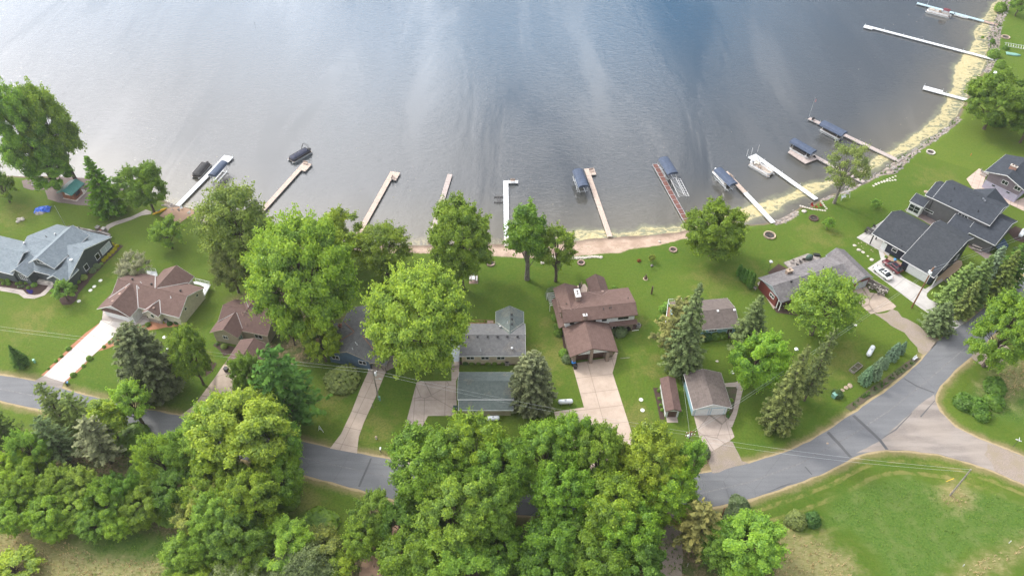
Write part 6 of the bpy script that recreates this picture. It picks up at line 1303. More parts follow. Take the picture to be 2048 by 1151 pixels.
for px_, w_, c_, d_ in (((203,528),8,'fresh','small green ball shrub after the chartreuse row'), ((195,534),16,'sage','blue green juniper mound beside the charcoal house'), ((186,543),15,'sage','second blue green juniper mound beside the charcoal house'), ((168,556),16,'pale','yellow green spirea by the charcoal house wall'), ((157,564),11,'fresh','yellow green spirea nearest the birch'), ((152,574),9,'mid','low green shrub at the corner of the charcoal house'), ((146,582),8,'mid','smallest green shrub behind the birch'),
  ((69,571),13,'fresh','bright shrub by the charcoal house porch'), ((17,561),10,'fresh','round shrub in the front bed, at the window'), ((8,567),10,'mid','round shrub in the front bed, near the left edge'), ((18,568),10,'mid','round shrub in the front bed, second from the left edge'), ((53,566),9,'mid','low shrub in the middle of the front bed'), ((42,566),9,'mid','low shrub left of the middle of the front bed'),
  ((34,568),8,'mid','low dark shrub in the front bed'), ((46,573),8,'sage','grey green perennial clump in the front bed'), ((38,574),7,'sage','small grey perennial clump in the front bed'), ((57,576),8,'fresh','perennial clump by the purple flowers'),
  ((435,688),9,'sage','blue green shrub left of the tan house'), ((448,694),15,'pale','pale shrub in the bed of the tan house'), ((412,728),12,'yellowbush','golden shrub right of the oval maple'), ((406,744),11,'yellowbush','second golden shrub right of the oval maple'), ((347,763),18,'sage','grey shrub at the foot of the wide grey spruce'), ((413,722),10,'mid','green shrub beside the golden shrubs'),
  ((340,648),12,'darkgreen','dark shrub in front of the cream house'), ((355,645),13,'darkgreen','second dark shrub in front of the cream house, near the corner'), ((296,650),12,'mid','shrub by the curved walk of the cream house'), ((328,644),9,'yellowbush','yellow green shrub by the air conditioner'), ((260,662),20,'pale','flowering pale shrub beside the white driveway top'), ((242,667),12,'mid','shrub at the right of the white driveway top'), ((230,677),9,'mid','dark shrub on the right driveway border'), ((220,685),9,'mid','small dark shrub on the right driveway border'),
  ((180,717),14,'mid','long dark shrub midway down the right driveway border'), ((208,694),9,'mid','low shrub on the right driveway border bend'), ((167,732),9,'fresh','light shrub low on the right driveway border'), ((147,750),13,'mid','shrub at the foot of the right driveway border'), ((136,768),9,'mid','small shrub beside the blue newspaper box'), ((137,698),13,'mid','biggest shrub on the left driveway border'), ((123,713),9,'mid','lower shrub on the left driveway border'), ((112,722),9,'fresh','light shrub on the left driveway border'), ((97,737),7,'mid','last shrub on the left driveway border'),
  ((1108,592),36,'sage','blue green bush at the left back corner of the large brown house'), ((1112,636),20,'mid','bush beside the left wall of the large brown house'), ((1118,655),22,'mid','second bush beside the left wall of the large brown house'), ((1116,668),20,'mid','third bush beside the left wall of the large brown house'), ((1128,708),22,'fresh','bright bush at the left garage corner of the large brown house'), ((1134,720),22,'sage','pale bush behind the blue lidded bin'), ((1240,666),30,'sage','low spreading juniper by the brick wall of the large brown house'), ((1225,666),18,'sage','left end of the juniper by the brick wall'), ((1229,577),12,'fresh','flowering bush behind the large brown house'),
  ((1410,675),28,'darkgreen','dark shrub under the eave of the pale blue house, left'), ((1428,674),26,'mid','shrub in the middle below the pale blue house wall'), ((1444,671),24,'mid','shrub at the right below the pale blue house wall'), ((1334,612),18,'fresh','bright shrub behind the red deck'), ((1326,620),20,'fresh','bright shrub left of the red deck'), ((1322,638),18,'mid','shrub at the near corner of the red deck'),
  ((931,725),15,'darkgreen','first shrub in the bed below the beige house'), ((944,725),14,'mid','second shrub in the bed below the beige house'), ((957,725),13,'mid','third shrub in the bed below the beige house'), ((976,724),16,'mid','fourth shrub in the bed below the beige house'), ((990,724),15,'mid','fifth shrub in the bed below the beige house'), ((1005,724),14,'mid','last shrub in the bed below the beige house'),
  ((1317,781),9,'mid','top shrub along the narrow shed'), ((1318,797),8,'mid','second shrub along the narrow shed'), ((1321,810),8,'mid','third shrub along the narrow shed'), ((1324,820),9,'mid','lowest shrub along the narrow shed'), ((1362,822),8,'fresh','sprig by the front corner of the narrow shed'), ((1463,800),9,'fresh','shrub in the bed beside the white garage'), ((1455,832),9,'darkgreen','shrub at the front corner of the white garage'),
  ((1278,522),9,'rust','small orange and yellow bush on the lawn'), ((1772,514),7,'mid','clipped shrub by the navy house door'), ((1790,525),6,'mid','small shrub in the tan rock bed'), ((1882,668),12,'mid','shrub behind the black mailbox'), ((1984,84),12,'deep','shrub on the far right stony bank'), ((2010,98),14,'deep','dark shrub near the stored lift frame'), ((1986,112),26,'mid','weedy bush beside the very long white dock'), ((2001,133),24,'mid','weedy clump below the very long white dock'),
  ((1965,76),7,'mid','reed tuft in the water on the far right'), ((1990,246),40,'deep','dark shrub below the round shore tree'), ((2000,20),26,'mid','weedy bush at the top of the right bank'), ((1475,1012),46,'sage','pale thicket left of the meadow'), ((2030,498),11,'sage','grey shrub at the corner of the modern house'), ((1400,905),40,'sage','whitish flowering shrub beside the transformer pole')): bush(d_, px_, w_, c_)
# ================================================================ poles, wires, cars, yard things
def pole(label, base, h, m='pole_wood', arms=1, transformer=0, lamp=False, rz=0.):
    X, Y = G(*base); t = thing('utility_pole', label, 'utility pole', (X, Y, 0), rz)
    MB().tube([(0, 0, -.3), (0, 0, h)], [.17, .12], 10).build('pole', MATS[m], t); r = []
    for k in range(arms):
        c = MB().box((0, 0, h-.35-k*.9), (1.9, .11, .13)).build('crossarm', MATS[m], t)
        for x in (-.8, 0, .8): MB().lathe([(.05, 0), (.07, .05), (.05, .1), (.06, .16)], 8, (x, 0, h-.28-k*.9)).build('insulator', MATS['white_trim'], c)
    for k in range(transformer):
        a = .9+k*2.6; MB().lathe([(.20, 0), (.24, .04), (.24, .72), (.14, .80), (.05, .86)], 14, (.42*math.cos(a), .42*math.sin(a), h-2.0+k*.3)).build('transformer', MATS['tank_white'], t)
    if lamp:
        MB().tube([(0, 0, h-3.), (.9, .2, h-2.7)], .04, 6).build('lamp_arm', MATS['alu'], t); MB().box((1.1, .22, h-2.72), (.5, .22, .14)).build('lamp_head', MATS['alu'], t)
    return (X, Y, h)
p1 = pole('wooden utility pole with transformer and street lamp beside the narrow pink driveway', (757,797), 9.2, 'pole_grey', 1, 1, True, R(-14))
p2 = pole('utility pole with two transformers standing in the trees left of the white garage driveway', (1364,925), 10.2, 'pole_wood', 2, 2, False, R(10))
p3 = pole('orange brown utility pole with transformers in front of the navy house', (1823,615), 12.2, 'pole_wood', 1, 2, False, R(40))
p4 = pole('bare grey utility pole in a sandy patch on the meadow', (1900,990), 8.7, 'pole_grey', 0, 0); p5 = pole('short brown pole between the bottom pine and the bright round maple', (1430,1064), 8.5, 'pole_wood', 0)
t = MB().tube([(0, 0, 0), (0, 0, 7.2)], [.05, .03], 6).build('flagpole', MATS['alu'], None, loc=(*G(134,457), 0)); tag(t, 'thin pale flagpole without a flag behind the charcoal house', 'flagpole')
def wire(a, b, label, sag=.6, r=.016, grp='power lines strung between the poles'):
    a = Vector(a); b = Vector(b); n = 16; pts = [tuple(a.lerp(b, i/n)-Vector((0, 0, 4*sag*(i/n)*(1-i/n)))) for i in range(n+1)]
    o = MB().tube(pts, r, 4).build('power_line', MATS['alu']); tag(o, label, 'power line', grp)
far = G(-500, 585, 9.); right = G(2400, 330, 11.)
for dz, s in ((-.1, .9), (-1.0, 1.1)):
    wire((*far, 9+dz), (p1[0], p1[1], p1[2]+dz), ('upper' if dz > -.5 else 'lower')+' power line running left from the pole at the pink driveway', s)
    wire((p1[0], p1[1], p1[2]+dz), (p2[0], p2[1], p2[2]+dz-.2), ('upper' if dz > -.5 else 'lower')+' power line crossing above the beige garage roof', s)
    wire((p2[0], p2[1], p2[2]+dz), (p3[0], p3[1], p3[2]+dz), ('upper' if dz > -.5 else 'lower')+' power line over the right lawns to the orange brown pole', s)
    wire((p3[0], p3[1], p3[2]+dz), (*right, 11+dz), ('upper' if dz > -.5 else 'lower')+' power line passing over the grey modern house', s)
    wire((p2[0], p2[1], p2[2]+dz*1.5-1), (p4[0], p4[1], p4[2]+dz*.8), ('upper' if dz > -.5 else 'lower')+' power line over the road to the bare grey pole', s)
wire((p2[0], p2[1], p2[2]-.8), (*G(1420,1015), 0), 'guy wire slanting from the transformer pole down over the road', 0, .02, 'guy wires')
wire((p2[0], p2[1], p2[2]-1.4), (*G(1363,742), .1), 'cable slanting from the transformer pole to the foot of the tall spruce', 0, .02, 'guy wires')

def tank(label, px, L=2.95, r=.47, rz=0.):
    X, Y = G(*px); t = thing('propane_tank', label, 'propane tank', (X, Y, 0), rz); z = r+.28
    pr = [(-L/2, .02), (-L/2+.05, r*.45), (-L/2+.16, r*.8), (-L/2+.34, r)]; pr += [(-x, q) for x, q in pr[::-1]]
    MB().tube([(x, 0, z) for x, q in pr], [q for x, q in pr], 18).build('tank', MATS['tank_white'], t, True); MB().lathe([(.2, 0), (.2, .14), (.12, .2)], 12, (0, 0, z+r-.02)).build('valve_dome', MATS['steel'], t)
    for x in (-L*.28, L*.28): MB().bb(x-.08, x+.08, -r*.8, r*.8, 0, .45).build('foot', MATS['stone_grey'], t)
tank('long white propane tank on the lawn left of the wide pink driveway', (1130.5,807), 3.0, .48, R(4)); tank('smaller white propane tank behind the white garage', (1387.5,741), 2.4, .42, R(6)); tank('angled white propane tank on the lawn near the blue spruces', (1739,706), 3.3, .5, R(52))
tank('white propane tank half hidden by leaves below the beige garage', (986,840), 2.6, .48, R(3)); tank('white propane tank at the right edge by the modern house', (2042,470), 3.2, .5, R(48))
def bin_(label, px, rz=0., lid='black', body='black'):
    X, Y = G(*px); t = thing('wheelie_bin', label, 'bin', (X, Y, 0), rz); MB().prism([(-.32, .12), (.32, .12), (.40, 1.02), (-.40, 1.02)], -.33, .36, 0, 'y').build('body', MATS[body], t)
    MB().box((0, 0, 1.07), (.86, .80, .09)).build('lid', MATS[lid], t)
    for x in (-.3, .3): MB().tube([(x-.04, .34, .12), (x+.04, .34, .12)], .13, 10).build('wheel', MATS['rubber'], t)
bin_('black bin with bright blue lid at the left of the brown garage doors', (1147,730), 0, 'blue_plastic'); bin_('black bin standing just below the blue lidded one', (1150,736), R(5)); bin_('dark green bin at the left side of the beige garage', (911,820), R(-5), 'green_can', 'green_can')
bin_('black bin by the white garage door of the navy house', (1803,541), R(-50)); bin_('second black bin hugging the wall of the navy garage', (1807,538), R(-50)); bin_('black bin under the eave of the pale blue house', (1447,668), R(6)); bin_('black bin beside the cream house garage door', (263,636), R(-17)); bin_('small dark bin at the tan garage corner', (454,742), R(-14))
def ac(label, px, rz=0.):
    X, Y = G(*px); t = thing('air_conditioner', label, 'air conditioner', (X, Y, 0), rz); MB().bb(-.42, .42, -.42, .42, .05, .85).build('housing', MATS['stone_grey'], t); MB().lathe([(.34, 0), (.34, .03)], 16, (0, 0, .85)).build('fan_grille', MATS['black'], t)
ac('air conditioner beside the cream house corner bed', (334,643), R(-17)); ac('air conditioner in the shrub row of the beige house', (1014,728)); ac('dark air conditioner at the right corner of the large brown house', (1276,653), R(8)); ac('grey unit on the tan rock bed of the navy house', (1893,562), R(-50))
def disc(label, px, r=.42, m='septic_white', h=.09, grp=None, name='septic_lid'):
    o = MB().lathe([(r, 0), (r, h), (r*.8, h+.03), (r*.35, h+.03), (r*.3, h+.08)], 18).build(name, MATS[m], None, loc=(*G(*px), 0)); tag(o, label, 'septic lid', grp)
for px_, d_ in (((1282,799),'topmost white septic lid left of the narrow shed'), ((1285,820),'middle white septic lid left of the narrow shed'), ((1290,848),'lowest white septic lid left of the narrow shed'), ((1465,744),'tan septic lid near the vivid green maple'), ((201,561),'uppermost white lid on the lawn right of the charcoal house'),
   ((188.5,573),'second white lid on the lawn right of the charcoal house'), ((181,580.5),'third white lid on the lawn right of the charcoal house'), ((158,602),'white lid touching the birch mulch bed'), ((329,674),'pale lid between the grey spruce and the oval maple'), ((1684,632),'pale lid on the lawn below the red house'), ((1711,650),'small pale lid under the wires on the right lawn')): disc(d_, px_, .42 if px_[0] < 1600 else .3)
def fire(label, px, r=.9, m='pink_stone'):
    X, Y = G(*px); t = thing('fire_ring', label, 'fire ring', (X, Y, 0)); n = 16; s = MB()
    for k in range(n): a = 6.283*k/n; s.box((r*math.cos(a), r*math.sin(a), .15), (.30, 6.283*r/n*.92, .30+.03*(k % 3)), a)
    s.build('stone_ring', MATS[m], t); MB().cyl((0, 0, .0), r*.85, .08, 18).build('ashes', MATS['ash'], t)
    l = MB()
    for a in (.3, 1.9, 2.8): l.tube([(-.4*math.cos(a), -.4*math.sin(a), .12), (.4*math.cos(a), .4*math.sin(a), .2)], .06, 6)
    l.build('logs', MATS['bark'], t)
fire('round stone fire ring on the lawn left of the slender tree', (981,527)); fire('small stone fire ring right of the forked tree', (1162,526), .75); fire('stone fire ring on the lawn left of the round maple', (1346,500), .8); fire('stone fire ring under the trees right of the huge maple', (770,540), .95)
fire('rusty fire ring on the lawn below the shore flower bed', (1627,437), 1.0, 'rust' if 'rust' in MATS else 'brown_trim'); fire('wide sandy stone fire ring near the top right of the red house lawn', (1539,471), 1.3, 'stone_tan'); fire('small fire ring on the lawn beyond the long grey dock', (1861,305), 1.0, 'stone_pale'); fire('fire ring at the top right lawn', (2011,75), 1.2, 'stone_tan'); fire('small fire ring in the gravel circle at the far left', (71,368), .8, 'stone_grey')

# ---- rocks
def rock_mesh(seed, m):
    rs = np.random.default_rng(seed); b = MB().lathe([(.55, 0), (.95, .22), (.88, .55), (.45, .80), (.05, .85)], 8); v = np.array(b.v); v *= 1+rs.normal(size=v.shape)*.09
    me = bpy.data.meshes.new('rock'); me.from_pydata(v.tolist(), [], b.f); me.materials.append(MATS[m]); return me
RK = {m: [rock_mesh(i, m) for i in (1, 2, 3)] for m in ('stone_pale', 'stone_grey', 'stone_tan')}
def rock(label, px, r, m='stone_pale', grp=None, name='boulder', flat=.7, z=0.):
    o = bpy.data.objects.new(name, RK[m][_tr.randrange(3)]); COL.objects.link(o); o.location = (*G(*px), z-.05); o.scale = (r*_tr.uniform(.85, 1.2), r*_tr.uniform(.8, 1.1), r*flat); o.rotation_euler = (0, 0, _tr.uniform(0, 6.28)); tag(o, label, 'boulder', grp)
row = [(1085,526),(1083,521),(1086,518),(1092,516.5),(1098,516),(1104,515),(1111,515),(1118,515.5),(1125,515.5),(1132,516),(1140,516),(1147,516),(1154,516),(1160,515.5),(1166,515.5),(1172,515),(1178,514.5),(1184,513.5),(1190,513.5),(1196,514),(1202,514.5)]
for q in row: rock('pale boulder in the retaining row between the beach and the lawn', q, .52, 'stone_pale', 'pale boulders lining the beach lawn')
for q, r_, d_ in (((1709,491),.5,'leftmost white boulder beside the navy house patio'), ((1717.5,500),.55,'second white boulder beside the navy house patio'), ((1726,504.5),.5,'third white boulder beside the navy house patio'), ((1743.5,519.5),.5,'white boulder near the corner of the navy house driveway'), ((1736,512),.28,'small white stone between the boulders by the navy house'),
   ((1852,384),.7,'tan boulder behind the grey modern house'), ((1319,483),.35,'white stone at the edge of the beach grass'), ((1377,478),.35,'white stone under the left side of the round maple'), ((1700,771),.6,'long orange stone right of the dark round bush'), ((1692,775),.55,'orange stone touching the long one by the dark bush'), ((1685,780),.45,'small orange stone by the dark round bush'),
   ((1608,423),.75,'shrubby grey boulder beside the shore flower bed'), ((1434,722),.35,'small pale rock on the lawn behind the white garage'), ((1655,886) ,.25,'small orange rock at the roadside')): rock(d_, q, r_, 'stone_tan' if 'orange' in d_ or 'tan ' in d_ else 'stone_pale')
for q in [(1683+i*5.2+_rj.uniform(-1, 1), 372-i*2.1+_rj.uniform(-1.2, 1.2)) for i in range(0)]: pass
steps = [(1747+i*5.4, 371.5-i*1.7-(2.0*math.sin(i*.5))) for i in range(9)]+[(1752+i*5.6, 367.5-i*2.2) for i in range(8)]
for q in steps: rock('flat pale stone in the curved line on the mown lawn below the riprap', q, .42, 'stone_pale', 'flat stones curving across the lawn', flat=.2)
for q in [(1726+_rj.uniform(-10, 28), 488+_rj.uniform(-9, 17)) for _ in range(26)]: rock('small flat stone scattered in the grass beside the navy house patio', q, _rj.uniform(.12, .26), 'stone_tan', 'small stones scattered by the patio', 'stone', .3)
for q in [(1601+i*4.6, 411.5+i*1.25) for i in range(6)]+[(1625+i*5, 418+i*.6) for i in range(6)]+[(1653-i*2.6, 417-i*3.6) for i in range(5)]: rock('pale edging stone of the flower bed at the shore end of the bright white dock', q, .34, 'stone_pale', 'edging stones of the shore flower bed', 'stone', .5)
for q in [(150+i*3.5+_rj.uniform(-1, 1), 408-i*2.9+_rj.uniform(-1, 1)) for i in range(10)]+[(154+i*3.5, 409-i*2.9) for i in range(9)]: rock('white stepping stone in the line right of the green roofed hut', q, .30, 'stone_pale', 'white stepping stones by the hut', 'stone', .25)
for q in [(235+_rj.uniform(-6, 20), 398+_rj.uniform(-6, 5)) for _ in range(14)]: rock('tan stone in the loose heap right of the dark leaning spruce', q, .32, 'stone_tan', 'loose tan stones by the spruce', 'stone', .5)
def scatter_rocks(name, label, polys, n, rmin, rmax, m, zf=None, cat='rocks', z=-.3):
    rs = np.random.default_rng(77); b = MB().lathe([(.6, 0), (.95, .3), (.6, .75), (.1, .85)], 6); base = np.array(b.v); F = b.f; V = []; FF = []; k = 0
    for q in polys:
        A = np.array(q); lo, hi = A.min(0), A.max(0); ar = abs(np.sum(A[:, 0]*np.roll(A[:, 1], -1)-np.roll(A[:, 0], -1)*A[:, 1]))/2; P_ = rs.uniform(lo, hi, (int(n*(hi-lo).prod()), 2)); P_ = P_[sdf(P_, q) > -.3]
        for x, y in P_:
            r = rs.uniform(rmin, rmax)*(1.5 if rs.random() < .12 else 1); a = rs.uniform(0, 6.28); v = base*(1+rs.normal(size=base.shape)*.13)*[r, r*rs.uniform(.7, 1.1), r*.7]; ca, sa = math.cos(a), math.sin(a)
            zz = zf(x, y) if zf else 0.; V += [(x+p[0]*ca-p[1]*sa, y+p[0]*sa+p[1]*ca, zz-r*.15+p[2]) for p in v]; o = k*len(base); FF += [tuple(i+o for i in f) for f in F]; k += 1
    me = bpy.data.meshes.new(name); me.from_pydata(V, [], FF); me.materials.append(MATS[m]); o = bpy.data.objects.new(name, me); COL.objects.link(o); tag(o, label, cat, kind='stuff')
def gz(x, y):
    s = -sdf(np.array([[x, y]]), shore_near)[0]; tt = min(1, max(0, s/2.6)); return -.8+.8*tt*tt*(3-2*tt) if s > 0 else -.8+s*.22
shore_near = lake
scatter_rocks('riprap', 'grey and tan riprap stones armouring the lake bank', rip, .95, .20, .46, 'stone_grey', gz)

# ---- cars
def car(label, px, rz, paint, kind='sedan', L=4.8, W=1.85):
    X, Y = G(*px); t = thing('parked_car', label, 'car', (X, Y, .04), rz); Hh = 1.45 if kind == 'sedan' else 1.66; bl = .92 if kind == 'sedan' else 1.05
    def loft(st, name, m, par, z0f=None):
        v = []; f = []; k = 8
        for x, w_, z0, z1 in st:
            hw = w_/2; v += [(x, -hw*.94, z0), (x, -hw, z0+(z1-z0)*.35), (x, -hw*.97, z0+(z1-z0)*.75), (x, -hw*.80, z1), (x, hw*.80, z1), (x, hw*.97, z0+(z1-z0)*.75), (x, hw, z0+(z1-z0)*.35), (x, hw*.94, z0)]
        n = len(st); f = [(i*k+j, i*k+(j+1) % k, (i+1)*k+(j+1) % k, (i+1)*k+j) for i in range(n-1) for j in range(k)]+[tuple(range(k-1, -1, -1)), tuple(range((n-1)*k, n*k))]
        o = MB().add(v, f).build(name, MATS[m], par, True); return o
    h = L/2
    bd = loft([(-h, W*.80, .42, bl*.80), (-h+.12, W*.92, .30, bl*.97), (-h+.7, W*.99, .24, bl*1.02), (-.6, W, .22, bl), (.7, W, .22, bl*.98), (h-.95, W*.99, .24, bl*.86), (h-.25, W*.92, .30, bl*.72), (h, W*.74, .40, bl*.60)], 'body', paint, t)
    r0, r1 = (-h+.75, h-1.55) if kind == 'sedan' else (-h+.25, h-1.5)
    loft([(r0-.15, W*.84, bl*.93, bl*1.0), (r0+.45, W*.80, bl*.93, Hh*.93), (r0+1.0, W*.77, bl*.93, Hh), (r1-.9, W*.77, bl*.93, Hh*.985), (r1-.25, W*.80, bl*.9, bl*1.22), (r1+.25, W*.84, bl*.85, bl*.95)], 'glasshouse', 'glass', t)
    rf = MB(); rf.bb(r0+.75, r1-.85, -W*.315, W*.315, Hh-.035, Hh+.018); rf.build('roof_panel', MATS[paint], t); MB().bb(r0+1.0, r1-1.0, -W*.24, W*.24, Hh+.019, Hh+.028).build('sunroof', MATS['glass'], t)
    p = MB()
    for s in (-1, 1):
        for x in (r0+.62, (r0+r1)/2+.1, r1-.55): p.tube([(x, s*W*.455, bl*.95), (x-(.12 if x > 0 else -.05), s*W*.40, Hh-.06)], .04, 5)
        p.tube([(r0+.5, s*W*.37, Hh-.04), (r1-.8, s*W*.37, Hh-.04)], .05, 5); p.bb(r1-.55, r1-.38, s*(W*.50+.10)-.09, s*(W*.50+.10)+.09, bl*.98, bl*1.12)
    p.build('pillars', MATS[paint], t)
    for x in (-h+.95, h-.95):
        for s in (-1, 1):
            w_ = MB().tube([(x, s*(W/2-.23), .34), (x, s*(W/2+.015), .34)], .34, 18).build('wheel', MATS['rubber'], t); MB().tube([(x, s*(W/2+.016), .34), (x, s*(W/2+.03), .34)], .22, 12).build('rim', MATS['alu'], w_)
    for s in (-1, 1):
        MB().box((h-.16, s*W*.34, bl*.66), (.22, .38, .13), s*-.35).build('headlight', MATS['glass'], t); MB().box((-h+.05, s*W*.36, bl*.82), (.10, .34, .12)).build('taillight', MATS['tail_red'], t)
    return t
cw = G(1764,545,.5); cm = G(1783,533,.5)
car('white saloon with dark panoramic roof parked on the navy house driveway', (1764,549), R(118), 'car_white', 'sedan', 4.75); car('maroon estate parked between the white saloon and the navy house', (1782.5,536), R(118), 'car_maroon', 'suv', 4.85, 1.9)
car('dark car half hidden under the trees on the brown driveway', (781,1143), R(80), 'car_dark', 'suv')
t = thing('covered_boat_trailer', 'white covered boat on a trailer under the leaves below the beige garage', 'boat trailer', (*G(935,868), 0), R(20)); hl = hull(t, 6.0, 2.2); hl.location = (0, 0, .6); MB().lathe([(1, 0), (.8, .35), (.3, .55), (.05, .6)], 14, (0, 0, 1.1), 0, 2.7, 1.0).build('cover', MATS['tank_white'], t, True); [MB().tube([(-.3, s*1.0-.1, .3), (-.3, s*1.0+.1, .3)], .32, 12).build('wheel', MATS['rubber'], t) for s in (-1, 1)]

# ---- small yard things
def picnic(label, px, rz, m='white_paint', L=1.8):
    t = thing('picnic_table', label, 'picnic table', (*G(*px), .04), rz); MB().bb(-L/2, L/2, -.4, .4, .70, .76).build('tabletop', MATS[m], t)
    for s in (-1, 1): MB().bb(-L/2, L/2, s*.75-.14, s*.75+.14, .42, .47).build('seat', MATS[m], t)
    for x in (-L*.35, L*.35): MB().tube([(x, -.8, 0), (x, -.15, .70)], .05, 4).tube([(x, .8, 0), (x, .15, .70)], .05, 4).bb(x-.03, x+.03, -.8, .8, .36, .42).build('trestle', MATS[m], t)
picnic('white picnic table on a paved square above the beige house', (947,558), R(90)); picnic('dark patio table set on the navy house front patio', (1738,463), R(-50), 'dark_trim'); picnic('pale table on the patio at the edge of the mauve house', (1968,350), R(-50), 'stone_grey'); picnic('weathered picnic bench in the gravel behind the grey modern house wall', (1952,497), R(-30), 'weathered_wood', 2.2)
def chair(label, px, rz, m, z=.05, grp=None):
    t = thing('garden_chair', label, 'chair', (*G(*px), z), rz, grp); MB().bb(-.28, .28, -.28, .28, .36, .42).build('seat', MATS[m], t); MB().box((0, .30, .70), (.56, .06, .62)).build('backrest', MATS[m], t)
    for x in (-.25, .25):
        for y in (-.25, .25): MB().bb(x-.025, x+.025, y-.025, y+.025, 0, .36).build('leg', MATS[m], t)
for px_, rz, m, z, d_ in (((205,468),.5,'orange',.12,'orange lounge chair on the charcoal house terrace'), ((1594,533),1.,'dark_trim',.27,'dark chair at the left of the red house deck'), ((1600,527),2.,'dark_trim',.27,'dark chair in the middle of the red house deck'), ((1606,522),3.,'dark_trim',.27,'dark swivel chair on the red house deck near the roof'), ((1583,527),-1.,'weathered_wood',.27,'wooden chair on the red house deck corner'),
   ((1731,467),.6,'dark_trim',.08,'dark chair at the tip of the navy house patio'), ((1748,455),2.2,'dark_trim',.08,'dark chair on the inner side of the navy house patio'), ((1161,574),1.,'dark_trim',.14,'dark chair on the back patio of the large brown house'), ((1157,580),-1.,'dark_trim',.14,'folding chair leaning on the back patio of the large brown house'), ((1122,578),.3,'stone_grey',.05,'grey chair behind the left wing of the large brown house'),
   ((1624,413),.4,'tail_red',.05,'red chair in the shore flower bed, left'), ((1632,416),.9,'tail_red',.05,'red chair in the shore flower bed, middle'), ((1641,413),1.4,'tail_red',.05,'red chair in the shore flower bed, right'), ((364,418),.6,'white_paint',.05,'white chair on the sand pad by the far left dock'), ((1963,344),1.,'stone_grey',.07,'grey chair at the corner of the mauve house patio'),
   ((97,369),.4,'white_paint',.05,'white chair at the hut gravel, left'), ((101,372),1.4,'stone_grey',.05,'grey chair at the hut gravel, middle'), ((105,368),2.4,'dark_trim',.05,'dark chair at the hut gravel, right')): chair(d_, px_, rz, m, z)
def mailbox(label, px, rz=0., box='black', post='white_trim', paper=None):
    t = thing('mailbox', label, 'mailbox', (*G(*px), 0), rz); MB().bb(-.06, .06, -.06, .06, 0, 1.0).build('post', MATS[post], t); MB().prism([(-.14, 1.0), (.14, 1.0), (.14, 1.18), (.08, 1.27), (-.08, 1.27), (-.14, 1.18)], -.28, .28).build('box', MATS[box], t)
    if paper: MB().bb(.16, .40, -.24, .24, .92, 1.14).build('newspaper_tube', MATS[paper], t)
mailbox('black mailbox with blue newspaper tube at the white driveway entrance', (136,771), R(20), 'black', 'dark_trim', 'sign_blue'); mailbox('white mailbox at the roadside, left of the pair', (762,903), 0, 'white_paint', 'dark_trim'); mailbox('pale mailbox on a brown post, right of the pair', (778,905), R(5), 'stone_grey', 'pole_wood'); mailbox('black mailbox with blue tube at the navy house driveway', (1893,671), R(50), 'black', 'dark_trim', 'sign_blue'); mailbox('blue newspaper tube under the roadside trees at the right', (1953,617), R(50), 'sign_blue', 'white_trim'); mailbox('black mailbox beside the road below the broad dark pine', (580,867), R(-14), 'black', 'dark_trim')
t = thing('yard_sign', 'white A frame sign post with hanging panel on the dry lawn', 'sign', (*G(642,862), 0), R(-20)); [MB().tube([(s*.55, 0, 0), (0, 0, 1.9)], .06, 4).build('leg', MATS['white_trim'], t) for s in (-1, 1)]; MB().bb(-.28, .28, -.02, .02, .55, 1.05).build('panel', MATS['tank_white'], t)
t = thing('well_head', 'white well head on the lawn right of the narrow pink driveway', 'well head', (*G(753,877), 0)); MB().cyl((0, 0, 0), .16, .6, 12).build('casing', MATS['white_paint'], t); MB().lathe([(.22, 0), (.24, .1), (.12, .2), (.02, .22)], 12, (0, 0, .6)).build('cap', MATS['stone_tan'], t)
def ubox(label, px, d, m, rz=0.): t = thing('utility_box', label, 'utility box', (*G(*px), 0), rz); MB().bb(-d[0]/2, d[0]/2, -d[1]/2, d[1]/2, 0, d[2]).build('housing', MATS[m], t); MB().bb(-d[0]/2-.04, d[0]/2+.04, -d[1]/2-.04, d[1]/2+.04, d[2], d[2]+.06).build('lid', MATS[m], t)
ubox('pale green utility box beside the dark round bush', (1668,793), (.9, .8, 1.0), 'elec_green', R(30)); ubox('small grey meter box at the foot of the lamp pole', (760,800), (.3, .25, 1.2), 'elec_green'); ubox('white utility stub on the lawn by the white driveway', (70,724), (.35, .35, .8), 'mint', R(20)); ubox('white box between the wide grey spruce and the oval maple', (338,702), (.6, .5, .7), 'tank_white'); ubox('white pipe stub at the foot of the wide grey spruce', (294,768), (.25, .25, .5), 'tank_white')
def feeder(label, px, h, m, name='bird_feeder'):
    t = thing(name, label, 'bird feeder', (*G(*px), 0)); MB().tube([(0, 0, 0), (0, 0, h)], .035, 6).build('post', MATS['dark_trim'], t); MB().bb(-.26, .26, -.22, .22, h, h+.28).build('tray', MATS[m], t); MB().prism([(-.36, h+.28), (.36, h+.28), (0, h+.50)], -.30, .30).build('roof', MATS[m], t)
feeder('pale blue bird house on a tall post left of the red house', (1535,545), 3.2, 'tank_white'); feeder('white bird house on a pole above the leaning spruce', (1583,722), 3.6, 'tank_white'); feeder('mint green feeder on a post between the silvery spruce and the pink driveway', (1063,836), 1.9, 'mint'); feeder('small dark feeder post on the lawn right of the beach', (1303,537), .7, 'dark_trim'); feeder('small blue birdbath in the tan rock bed by the cars', (1788,524), .6, 'sign_blue')
t = MB().tube([(0, 0, -.1), (0, 0, 2.3)], [.2, .17], 9).build('wooden_post', MATS['brown_trim'], None, loc=(*G(1303,587), 0)); tag(t, 'thick dark wooden post alone on the lawn right of the brown house', 'post')
